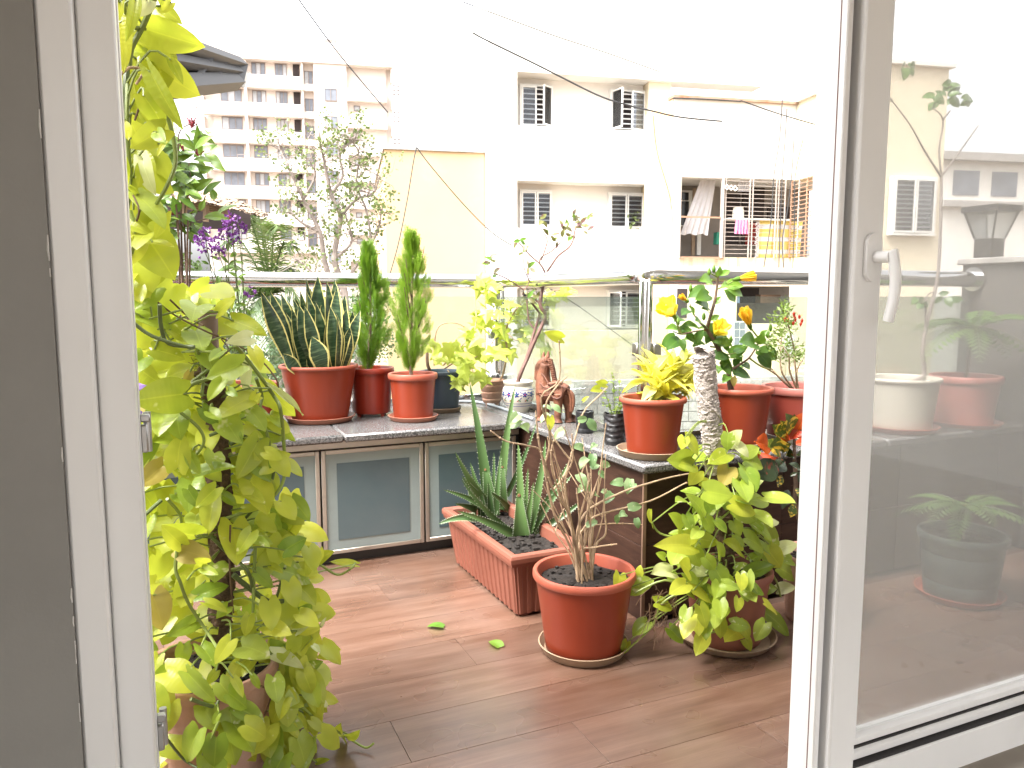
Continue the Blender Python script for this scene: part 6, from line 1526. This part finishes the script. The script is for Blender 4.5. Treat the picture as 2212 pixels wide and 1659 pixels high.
# leaves hanging over the pot
for k in range(34):
    px = rnd(310,680); py = rnd(1440,1640); Y = YL-.17+.10*abs(px-460)/220+rnd(-.05,.04); base = ay(px,py,Y)
    d = Vector((rnd(-.7,.7),rnd(-.5,.1),rnd(-1,-.2))).normalized()*rnd(.055,.085)
    put_leaf(t, LM[random.choice(('lime','lime','lime_green','marble'))], base, base+d, (CAMV-base).normalized()*.8+Vector((rnd(-.5,.5),0,rnd(.1,.9))))
# inner and rear leaves
for k in range(86):
    py = rnd(620,1640); half = 95+65*min(1,max(0,(py-700)/500)); cx = 455 if py > 780 else 370
    px = cx+rnd(-1,1)*half*(1.15 if py > 1100 else 1); 
    if px < 285: px = rnd(290,330)
    Y = YL+rnd(-.10,.16); base = ay(px,py,Y); out = (base-Vector((c.x,c.y,base.z))); out.z = 0
    out = out.normalized() if out.length > .01 else Vector((0,-1,0))
    d = (out*.6+Vector((rnd(-.5,.5),rnd(-.4,.2),rnd(-1,-.1)))).normalized()*rnd(.055,.095)
    put_leaf(t, LM[random.choice(('lime','lime_green','lime_green','marble','marble','lime'))], base, base+d, out*.5+(CAMV-base).normalized()*.6+Vector((0,0,rnd(0,.8))), rnd(.9,1.1))
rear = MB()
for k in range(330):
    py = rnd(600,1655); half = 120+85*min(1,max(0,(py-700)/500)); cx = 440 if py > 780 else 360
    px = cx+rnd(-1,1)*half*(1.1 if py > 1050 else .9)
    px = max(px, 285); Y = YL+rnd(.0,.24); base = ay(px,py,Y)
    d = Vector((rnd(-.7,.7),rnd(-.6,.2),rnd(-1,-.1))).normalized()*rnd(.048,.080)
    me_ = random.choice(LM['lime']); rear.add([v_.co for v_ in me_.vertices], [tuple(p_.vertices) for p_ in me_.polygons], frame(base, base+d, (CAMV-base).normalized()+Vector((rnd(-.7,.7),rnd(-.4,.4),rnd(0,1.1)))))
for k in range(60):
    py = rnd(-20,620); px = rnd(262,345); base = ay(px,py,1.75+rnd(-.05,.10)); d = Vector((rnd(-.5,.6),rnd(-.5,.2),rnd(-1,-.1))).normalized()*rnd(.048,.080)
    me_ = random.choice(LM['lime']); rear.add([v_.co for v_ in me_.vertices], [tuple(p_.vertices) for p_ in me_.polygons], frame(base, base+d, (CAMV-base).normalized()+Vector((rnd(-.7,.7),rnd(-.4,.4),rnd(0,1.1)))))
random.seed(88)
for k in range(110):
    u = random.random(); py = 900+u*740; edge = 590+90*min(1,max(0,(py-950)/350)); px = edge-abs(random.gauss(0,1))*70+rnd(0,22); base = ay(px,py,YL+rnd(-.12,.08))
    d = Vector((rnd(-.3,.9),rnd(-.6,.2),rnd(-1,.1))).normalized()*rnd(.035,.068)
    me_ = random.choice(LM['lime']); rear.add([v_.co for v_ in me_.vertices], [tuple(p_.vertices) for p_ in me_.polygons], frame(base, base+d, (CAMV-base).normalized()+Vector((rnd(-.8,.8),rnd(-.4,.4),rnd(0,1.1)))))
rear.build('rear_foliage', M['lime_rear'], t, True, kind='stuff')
for k in range(16):
    py = rnd(20,600); px = rnd(262,330); Y = 1.72+rnd(-.06,.08); base = ay(px,py,Y); d = Vector((rnd(-.4,.5),rnd(-.4,.1),rnd(-1,-.2))).normalized()*rnd(.06,.10)
    put_leaf(t, LM['lime'], base, base+d)
pet.build('petioles', M['vine'], t, True, kind='stuff')
def vine6(pts, Y, r=.0045, m='vine'): stem(t, [ay(*c6(x,y),Y+rnd(-.03,.03)) for x,y in pts], r*.72, r*.6, M[m], 'vine', 5, 7)
vine6([(560,520),(430,570),(360,680),(310,760)],YL-.10,.0065); vine6([(480,330),(520,470),(510,640)],YL-.08,.0055); vine6([(610,340),(600,420),(450,540),(420,590)],YL-.06,.006)
vine6([(730,300),(800,380),(900,510),(990,640),(1030,720),(1050,900),(1060,1150),(1000,1290),(860,1380),(640,1460)],YL-.06,.0062); vine6([(870,520),(910,640),(900,740),(960,1000),(870,1230)],YL-.04,.0055)
vine6([(1000,980),(980,1180),(900,1330),(780,1470)],YL-.02,.0055,'vine_dark'); vine6([(330,720),(490,850),(520,960),(420,1080)],YL-.08,.005); vine6([(230,30),(240,180),(290,290),(460,310)],YL-.12,.006,'vine_dark'); vine6([(20,120),(180,240),(440,320)],YL-.12,.0055,'vine_dark')
vine6([(200,0),(330,100),(520,200),(680,270),(880,380),(1000,520),(1020,600)],YL-.05,.0028,'root'); vine6([(300,0),(430,120),(520,170)],YL-.05,.003,'root'); vine6([(640,260),(690,330),(640,360)],YL-.08,.002,'root')
vine6([(240,1330),(120,1440),(80,1500)],YL-.08,.006,'vine_dark'); vine6([(700,960),(820,880),(760,830),(560,900)],YL-.05,.006,'vine_dark'); vine6([(280,1320),(370,1440),(360,1600),(340,1700)],YL-.12,.005)
def vine7(pts, Y, r=.005, m='vine'): stem(t, [ay(*c7(x,y),Y+rnd(-.03,.03)) for x,y in pts], r*.72, r*.6, M[m], 'vine', 5, 7)
vine7([(360,150),(345,300),(380,400),(430,530),(540,700),(630,840)],YL-.15,.0052); vine7([(590,80),(700,190),(840,320),(880,500)],YL-.08,.006,'vine_dark'); vine7([(740,340),(860,440),(980,520),(1080,520)],YL-.06,.009,'vine_dark'); vine7([(890,150),(880,400),(875,600)],YL-.08,.0055); vine7([(1090,290),(1040,480),(960,660),(900,720)],YL-.06,.005,'vine_dark')
vine7([(1170,280),(1110,470),(1140,720),(1150,900),(1160,1100)],YL-.02,.0045); vine7([(1210,1240),(1300,1320),(1400,1380),(1520,1450),(1640,1520),(1700,1490)],YL-.05,.0045); vine7([(1240,240),(1330,270),(1450,340),(1540,300),(1575,260)],YL-.05,.0045); vine7([(450,1190),(600,1240),(640,1200)],YL-.18,.006,'vine_dark')
vine7([(640,1340),(580,1470),(530,1570)],YL-.18,.0045); vine7([(720,0),(715,300),(740,600)],YL-.10,.003,'root'); vine7([(930,1100),(1000,1150),(950,1300)],YL-.1,.003,'root'); vine7([(270,1440),(400,1600),(500,1660)],YL-.16,.004,'vine_dark'); vine7([(860,920),(1000,880)],YL-.12,.004)
def vine1(pts, Y, r=.005, m='vine'): stem(t, [ay(*c1(x,y),Y+rnd(-.02,.02)) for x,y in pts], r*.72, r*.6, M[m], 'vine', 5, 7)
vine1([(360,-10),(290,160),(210,320),(195,440)],1.60,.0075); vine1([(160,-10),(180,300),(170,600),(165,900),(200,1200),(160,1500),(200,1700)],1.66,.0085,'vine_dark'); vine1([(185,560),(180,800),(195,1150),(170,1300)],1.62,.006); vine1([(420,700),(480,880),(500,1080),(440,1240),(370,1360)],1.6,.0058); vine1([(200,1400),(240,1550),(210,1680)],1.62,.006); vine1([(130,500),(200,450),(290,470),(240,560)],1.6,.004,'bark_pale'); vine1([(220,1300),(260,1400),(230,1500)],1.6,.003,'root'); vine1([(190,180),(300,190)],1.6,.006); vine1([(270,690),(230,800)],1.6,.003,'root')
# ================================================================== PLANTS BEHIND THE POTHOS
random.seed(3)
def cpt(px, py): p = az(px,py,CT); return p
c = Vector((.055,3.42,CT)); t = thing('ixora', c, 'bushy green plant with small dark red flower heads behind the lime pothos', 'potted plant')
pot_part(t, c, .14, .10, .20, M['terracotta'], M['terracotta_rim'])
YI = 3.30
for p in ([(560,1500),(600,1250),(590,1080)],[(520,1560),(480,1300),(440,1000),(430,830)],[(600,1500),(660,1400),(700,1300)],[(540,1560),(540,1200),(520,900),(600,820)],[(580,1560),(620,1480),(760,1440)],[(520,1500),(460,1200),(560,1000)]):
    stem(t, [c+Vector((rnd(-.03,.03),rnd(-.03,.03),.17))]+[ay(*c1(x,y),YI+rnd(-.08,.05)) for x,y in p], .0045, .002, M['bark'])
for (a,b_) in (((600,872),(706,907)),((530,920),(637,1002)),((620,1060),(746,1078)),((690,1020),(812,1097)),((730,1070),(838,1141)),((520,1310),(642,1402)),((690,1440),(862,1457)),((490,1420),(637,1533)),((590,1225),(702,1262)),((560,1030),(480,1010)),((480,1100),(430,1180)),((600,1180),(640,1100)),((560,1150),(500,1220)),((590,1100),(660,1150)),((470,1270),(400,1330)),((420,1350),(520,1330)),((540,1420),(640,1480)),((660,1400),(700,1320)),((620,1480),(700,1530)),((430,900),(350,930)),((450,960),(520,1010)),((560,1290),(610,1370)),((430,1500),(500,1600)),((580,1530),(620,1620))):
    d0 = rnd(-.08,.04); put_leaf(t, LM['ixora'], ay(*c1(*a),YI+d0), ay(*c1(*b_),YI+d0-rnd(0,.05)), None, rnd(1,1.3))
for k in range(125):
    b_ = ay(*c1(rnd(330,(800 if random.random() < .25 else 640)),rnd(880,1640)),YI+rnd(-.05,.15)); d = Vector((rnd(-1,1),rnd(-.8,.4),rnd(-.7,.6))).normalized()*rnd(.07,.12); put_leaf(t, LM['ixora'], b_, b_+d)
for (cx,cy,n) in ((610,812,22),(555,990,16),(320,600,20),(480,1392,16),(650,1000,10),(860,1440,8)):
    q = MB()
    for k in range(n):
        p = ay(*c1(cx,cy),YI); d = Vector((random.gauss(0,1),random.gauss(0,1),random.gauss(0,.8))).normalized()*rnd(.010,.028); q.tube([p-Vector((0,0,.02)),p+d],[.0008,.003],4)
    q.build('flower_head', M['ixora_fl'], t)
c = Vector((.30,3.40,CT)); t = thing('purple_flower_plant', c, 'tall plant with lilac purple flower heads beside the snake plant', 'potted plant')
pot_part(t, c, .12, .09, .19, M['terracotta_deep'], M['terracotta_rim'])
for (cx,cy,r_,n) in ((730,1630,.044,46),(850,1500,.018,20),(880,1590,.020,22),(820,1560,.018,18),(915,1490,.018,16),(690,1545,.010,10),(940,1540,.014,12),(660,1600,.016,16),(780,1680,.02,20),(1000,1960,.016,14),(820,1950,.012,10),(870,1450,.012,10)):
    h_ = ay(*c1(cx,cy-15),3.16+rnd(-.04,.04)); b0 = c+Vector((rnd(-.03,.03),rnd(-.03,.03),.16)); stem(t, [b0, b0.lerp(h_,.5)+Vector((rnd(-.03,.03),0,.03)), h_], .003, .0015, M['vine_dark'], 'stem', 4, 5)
    q = MB()
    for k in range(n):
        d = Vector((random.gauss(0,1),random.gauss(0,1),random.gauss(0,.7))).normalized(); p = h_+d*r_*1.35*rnd(.3,1)
        for j in range(5):
            u = (d+Vector((rnd(-1,1),rnd(-1,1),rnd(-1,1)))*.8).normalized()*.013; s_ = u.cross(d).normalized()*.0042 if u.cross(d).length > 1e-5 else Vector((.002,0,0)); q.quad(p,p+u*.6+s_,p+u,p+u*.6-s_)
    q.build('flower_head', M['purple_fl'], t)
    for k in range(7):
        p = b0.lerp(h_,rnd(.15,.85)); d = Vector((rnd(-1,1),rnd(-.8,.3),rnd(-.3,.7))).normalized()*rnd(.03,.05); put_leaf(t, LM['ixora'], p, p+d)
c = Vector((-.10,3.40,CT)); q = MB(); q.lathe([(.001,0),(.09,0),(.094,.004),(.118,.19),(.124,.192),(.124,.21),(.116,.21),(.110,.18),(.001,.17)], c, 36)
tag(q.build('purple_pot', M['purple_plastic'], loc=c, smooth=True), 'purple plastic pot on the counter behind the left door frame', 'pot')
# ================================================================== SEEN THROUGH THE DUSTY DOOR PANE
def cR(cx, cy): return 1674+cx*.3255, 486+cy*.3255
def vR(cx, cy, Y): return ay(*cR(cx,cy), Y)
c = Vector((2.74,2.22,CT)); saucer(c, .150, M['terracotta_rim'], 'terracotta saucer under the white pot seen through the glass door', .024); c = c+Vector((0,0,SH))
t = thing('white_pot_sapling', c, 'slender sapling with a forked stem in a white pot, seen through the glass door', 'potted plant')
pot_part(t, c, .150, .118, .215, M['white_plastic'], M['white_plastic'], rim_h=.016)
YS = 2.22
stem(t, [c+Vector((0,0,.18)), vR(985,1000,YS), vR(980,840,YS), vR(1010,650,YS), vR(1060,450,YS), vR(1085,300,YS), vR(1100,0,YS), vR(1105,-320,YS)], .009, .006, M['bark_grey'], 'trunk')
for p in ([(1105,-320),(1000,-480),(900,-660),(780,-820)],[(1105,-320),(1090,-500),(1115,-700),(1040,-780)],[(1110,-330),(1200,-450),(1350,-660)],[(1115,-700),(1165,-760)],[(1000,700),(1000,550),(1010,470),(1060,440)],[(780,-820),(720,-900)]):
    stem(t, [vR(x,y,YS) for x,y in p], .005, .0022, M['bark_grey'], 'branch')
for (cx,cy,n) in ((880,-1055,5),(1160,-930,6),(1080,-870,4),(1180,-850,5),(1290,-850,5),(1040,-820,3),(930,480,3),(960,540,3),(1120,470,3),(1200,480,3)):
    for k in range(n):
        b_ = vR(cx+rnd(-30,30),cy+rnd(-20,20),YS+rnd(-.04,.04)); put_leaf(t, LM['hib'], b_, b_+Vector((rnd(-1,1),rnd(-.6,.6),rnd(-.8,.3))).normalized()*rnd(.03,.055))
def fern(parent, crown, n, L, el0=.25, m=M['fern'], spread=6.283, a0=0):
    for k in range(n):
        a = a0+spread*k/n+rnd(-.25,.25); el = rnd(el0,el0+.75); d = Vector((math.cos(a)*math.cos(el),math.sin(a)*math.cos(el),math.sin(el))); l = L*rnd(.75,1.1); P_ = []
        for i in range(15):
            u = i/14; P_.append(crown+d*l*u+Vector((0,0,-.55*l*u*u)))
        q = MB(); q.tube(P_, taper(15,.0022,.0008), 4, False)
        for i in range(1,15):
            tg = (P_[i]-P_[i-1]).normalized(); sd_ = tg.cross(Vector((0,0,1))).normalized(); ll = l*.17*math.sin(math.pi*(i/15)**.7)+.006
            for sg in (-1,1): 
                b0 = P_[i]; e = b0+sd_*sg*ll+tg*ll*.35-Vector((0,0,ll*.25)); w_ = tg*ll*.16; q.quad(b0-w_, b0.lerp(e,.5)-w_*1.3, e, b0.lerp(e,.45)+w_*1.3)
        q.build('frond', m, parent)
c = Vector((3.10,2.20,CT)); saucer(c, .150, M['terracotta_rim'], 'terracotta saucer under the pink pot seen through the glass door', .022); c = c+Vector((0,0,SH))
t = thing('pink_pot_fern', c, 'fern with feathery fronds in a dusty pink pot, seen through the glass door', 'potted plant')
pot_part(t, c, .142, .110, .210, M['pink_plastic'], M['pink_plastic'], rim_h=.03)
stem(t, [c+Vector((0,0,.17)), c+Vector((.01,0,.3)), c+Vector((.02,-.01,.42))], .008, .005, M['bark'], 'trunk'); fern(t, c+Vector((.02,-.01,.41)), 15, .36, .05)
c = Vector((2.62,1.83,0)); saucer(c, .150, M['terracotta_rim'], 'orange saucer on the floor under the dark green pot, seen through the glass door', .026); c = c+Vector((0,0,SH))
t = thing('dark_pot_fern', c, 'low fern in a dark green banded pot on the floor, seen through the glass door', 'potted plant')
pot_part(t, c, .150, .118, .24, mat('dark_green_plastic',(.05,.065,.06),.4), mat('dark_green_rim',(.05,.065,.06),.4), rim_h=.030, bands=2); stem(t, [c+Vector((0,0,.2)), c+Vector((0,0,.34))], .006, .005, M['bark'], 'trunk'); fern(t, c+Vector((0,0,.33)), 13, .27, .0)
# lantern standing on the side wall
c = Vector((XS+.085,2.42,1.276)); t = thing('lantern', c, 'small lantern with tapering glass sides standing on the side wall, seen through the glass door', 'lantern')
q = MB(); q.box((c.x-.045,c.y-.045,c.z),(c.x+.045,c.y+.045,c.z+.09), bev=.004); q.build('base', M['awning_frame'], t)
def frust(mb, h0, r0, h1, r1):
    n = len(mb.v); mb.v += [c+Vector((x*r,y*r,h)) for h,r in ((h0,r0),(h1,r1)) for x,y in ((-1,-1),(1,-1),(1,1),(-1,1))]
    for k in range(4): mb.face((n+k,n+(k+1)%4,n+4+(k+1)%4,n+4+k))
q = MB(); frust(q,.091,.042,.21,.075); q.build('glass', M['lantern_glass'], t)
q = MB(); n = 0; frust(q,.211,.088,.238,.088); frust(q,.238,.088,.239,.0); frust(q,.211,.0,.211,.088); q.build('cap', M['awning_frame'], t)
for (x,y) in ((-1,-1),(1,-1),(1,1),(-1,1)): q = MB(); q.tube([c+Vector((x*.043,y*.043,.09)),c+Vector((x*.077,y*.077,.211))], .006, 4); q.build('rib', M['awning_frame'], t)
# ================================================================== TREES BEYOND THE RAILING
def leafcloud(mb, c, R, n, size, flat=.35):
    for k in range(n):
        d = Vector((random.gauss(0,1),random.gauss(0,1),random.gauss(0,1))).normalized(); p = c+Vector((d.x*R.x,d.y*R.y,d.z*R.z))*random.random()**.45
        u = Vector((rnd(-1,1),rnd(-1,1),rnd(-1,.5))).normalized()*size*rnd(.6,1.2); s_ = u.cross(Vector((rnd(-1,1),rnd(-1,1),rnd(-1,1)))).normalized()*u.length*flat; nn = u.cross(s_).normalized()*u.length*.12
        n0 = len(mb.v); mb.v += [p,p+u*.5+s_+nn,p+u,p+u*.5-s_+nn]; mb.face((n0,n0+1,n0+2)); mb.face((n0,n0+2,n0+3))
random.seed(17)
DTt = 16.0
def vT(px, py, dy=0): s_, z_ = ab(px,py,DTt+dy); return bw(s_,DTt+dy,z_)
tb0 = vT(730,640); tb0.z = GZ
t = thing('sparse_tree', tb0, 'sparse tree with bare twisting branches in front of the pale tower', 'tree')
trunks = [[tb0, vT(742,800), vT(720,640), vT(700,560), vT(690,500), vT(655,430), vT(622,360), vT(600,310,.3)],[vT(742,800), vT(745,640), vT(722,560), vT(735,470), vT(715,420), vT(700,350), vT(690,300,-.3)],[vT(720,640), vT(780,560), vT(800,520), vT(790,450), vT(770,400), vT(775,330), vT(745,290)],[vT(735,470), vT(770,430), vT(805,420), vT(820,380)],[vT(690,500), vT(650,480), vT(610,440)],[vT(780,560), vT(815,500), vT(825,450)],[vT(715,420), vT(740,380), vT(735,330), vT(770,300)],[vT(655,430), vT(680,380), vT(668,320)],[vT(745,640), vT(690,600), vT(640,560)],[vT(720,560), vT(760,520), vT(740,450)]]
tips_ = []
for i,p in enumerate(trunks):
    S_ = smooth_path(p,5); q = MB(); q.tube(S_, taper(len(S_), .085 if i < 2 else .034, .011), 7); q.build('trunk' if i == 0 else 'limb', M['bark_grey'], t, True)
    tips_ += S_[len(S_)//2:]
q = MB(); lv = [MB(),MB(),MB()]
for k in range(330):
    b0 = random.choice(tips_); d = Vector((rnd(-1,1),rnd(-1,1),rnd(-.35,1))).normalized(); l = rnd(.2,.6); m_ = b0+d*l*.5+Vector((rnd(-.1,.1),rnd(-.1,.1),rnd(-.06,.06))); e = b0+d*l+Vector((0,0,rnd(-.1,.15)))
    q.tube([b0,m_,e],[.010,.007,.004],4,False)
    if random.random() < .65: leafcloud(lv[k%3], e, Vector((.18,.18,.14)), 9, .08, .42)
q.build('twigs', M['bark_grey'], t, kind='stuff')
for (px,py,n,R) in ((800,500,130,.35),(760,560,120,.4),(815,440,80,.25),(690,560,110,.4),(640,560,80,.35),(790,600,110,.4),(720,610,120,.45),(650,330,30,.25),(790,340,40,.2),(740,480,60,.3),(780,390,45,.25)):
    leafcloud(lv[n%3], vT(px,py,rnd(-.3,.3)), Vector((R,R,R*.8)), int(n*.7), .08, .42)
for mb in lv: mb.build('crown', M['tree_leaf'], t, kind='stuff')
# palm
DPm = 20.0
def vP(px, py, dy=0): s_, z_ = ab(px,py,DPm+dy); return bw(s_,DPm+dy,z_)
cr = vP(585,640); b0 = Vector((cr.x,cr.y,GZ)); t = thing('coconut_palm', b0, 'coconut palm with drooping fronds behind the handrail at left', 'tree')
q = MB(); q.tube(smooth_path([b0,b0.lerp(cr,.5)+Vector((.1,0,0)),cr],8), .14, 10); q.build('trunk', M['bark_grey'], t, True)
random.seed(29)
tg_ = [(510,455,-.4),(545,452,.2),(600,478,-.6),(632,520,-.3),(640,580,.2),(470,520,.4),(440,600,0),(480,660,-.8),(560,470,.9),(650,650,-.5),(430,700,.3),(520,760,-1),(640,760,-.6),(590,800,-.9),(470,820,0)]
for (px,py,dy) in tg_:
    e = vP(px,py,dy); L = (e-cr).length; mid = cr.lerp(e,.55)+Vector((0,0,.32*L)) if py < 640 else cr.lerp(e,.5)+Vector((0,0,.45)); dr = e+Vector((0,0,-.25*L))
    S_ = smooth_path([cr,mid,e.lerp(dr,.35)],12); q = MB(); q.tube(S_, taper(len(S_),.028,.006), 5, False)
    for i in range(2,len(S_)):
        tgv = (S_[i]-S_[i-1]).normalized(); sd_ = tgv.cross(Vector((0,0,1))); sd_ = sd_.normalized() if sd_.length > .01 else Vector((1,0,0))
        for h in (0,.33,.66):
            p = S_[i-1].lerp(S_[i],h); ll = .62*math.sin(math.pi*min(.97,(i+h)/len(S_)*.85+.12))+.12
            for sg in (-1,1):
                e2 = p+sd_*sg*ll*rnd(.5,.75)+tgv*ll*.55-Vector((0,0,ll*rnd(.25,.6))); m2 = p.lerp(e2,.5)+Vector((0,0,.06*ll)); w_ = tgv*.016
                q.quad(p-w_,p+w_,m2+w_*.9,m2-w_*.9); q.tri(m2-w_*.9,m2+w_*.9,e2)
    q.build('frond', M['palm'], t)
# dense greenery lower down
random.seed(55)
for i,(px,py,d,R,n,lb) in enumerate(((430,760,14,1.0,1500,'dense leafy tree seen through the railing glass at far left'),(560,820,15,1.0,1500,'dense leafy tree seen through the glass behind the snake plant'),(690,760,18.5,1.2,1700,'dense leafy tree seen through the glass behind the cypresses'),(790,700,21,1.1,1300,'leafy tree against the left edge of the yellow wall'),(350,640,12,.8,1000,'leafy tree behind the ixora at far left'),(490,660,24,1.3,1300,'darker leafy tree behind the palm fronds'))):
    s_, z_ = ab(px,py,d); c_ = bw(s_,d,z_); b0 = Vector((c_.x,c_.y,GZ)); t = thing('leafy_tree', b0, lb, 'tree', 'leafy trees below the balcony')
    q = MB(); q.tube(smooth_path([b0,b0.lerp(c_,.6)+Vector((.1,.1,0)),c_],5), taper(11,.12,.03), 7); q.build('trunk', M['bark_grey'], t, True)
    mb = MB()
    for k in range(9): leafcloud(mb, c_+Vector((rnd(-1,1)*R*.7,rnd(-1,1)*R*.6,rnd(-1,1)*R*.7)), Vector((R*.5,R*.5,R*.42)), n//9, .10, .4)
    mb.build('crown', M['bush_leaf'], t, kind='stuff')
    for k in range(5): q = MB(); e = c_+Vector((rnd(-1,1)*R*.8,rnd(-1,1)*R*.6,rnd(-.3,1)*R*.8)); q.tube([b0.lerp(c_,.75),b0.lerp(c_,.9).lerp(e,.5),e],[.05,.03,.01],5); q.build('limb', M['bark_grey'], t, True)
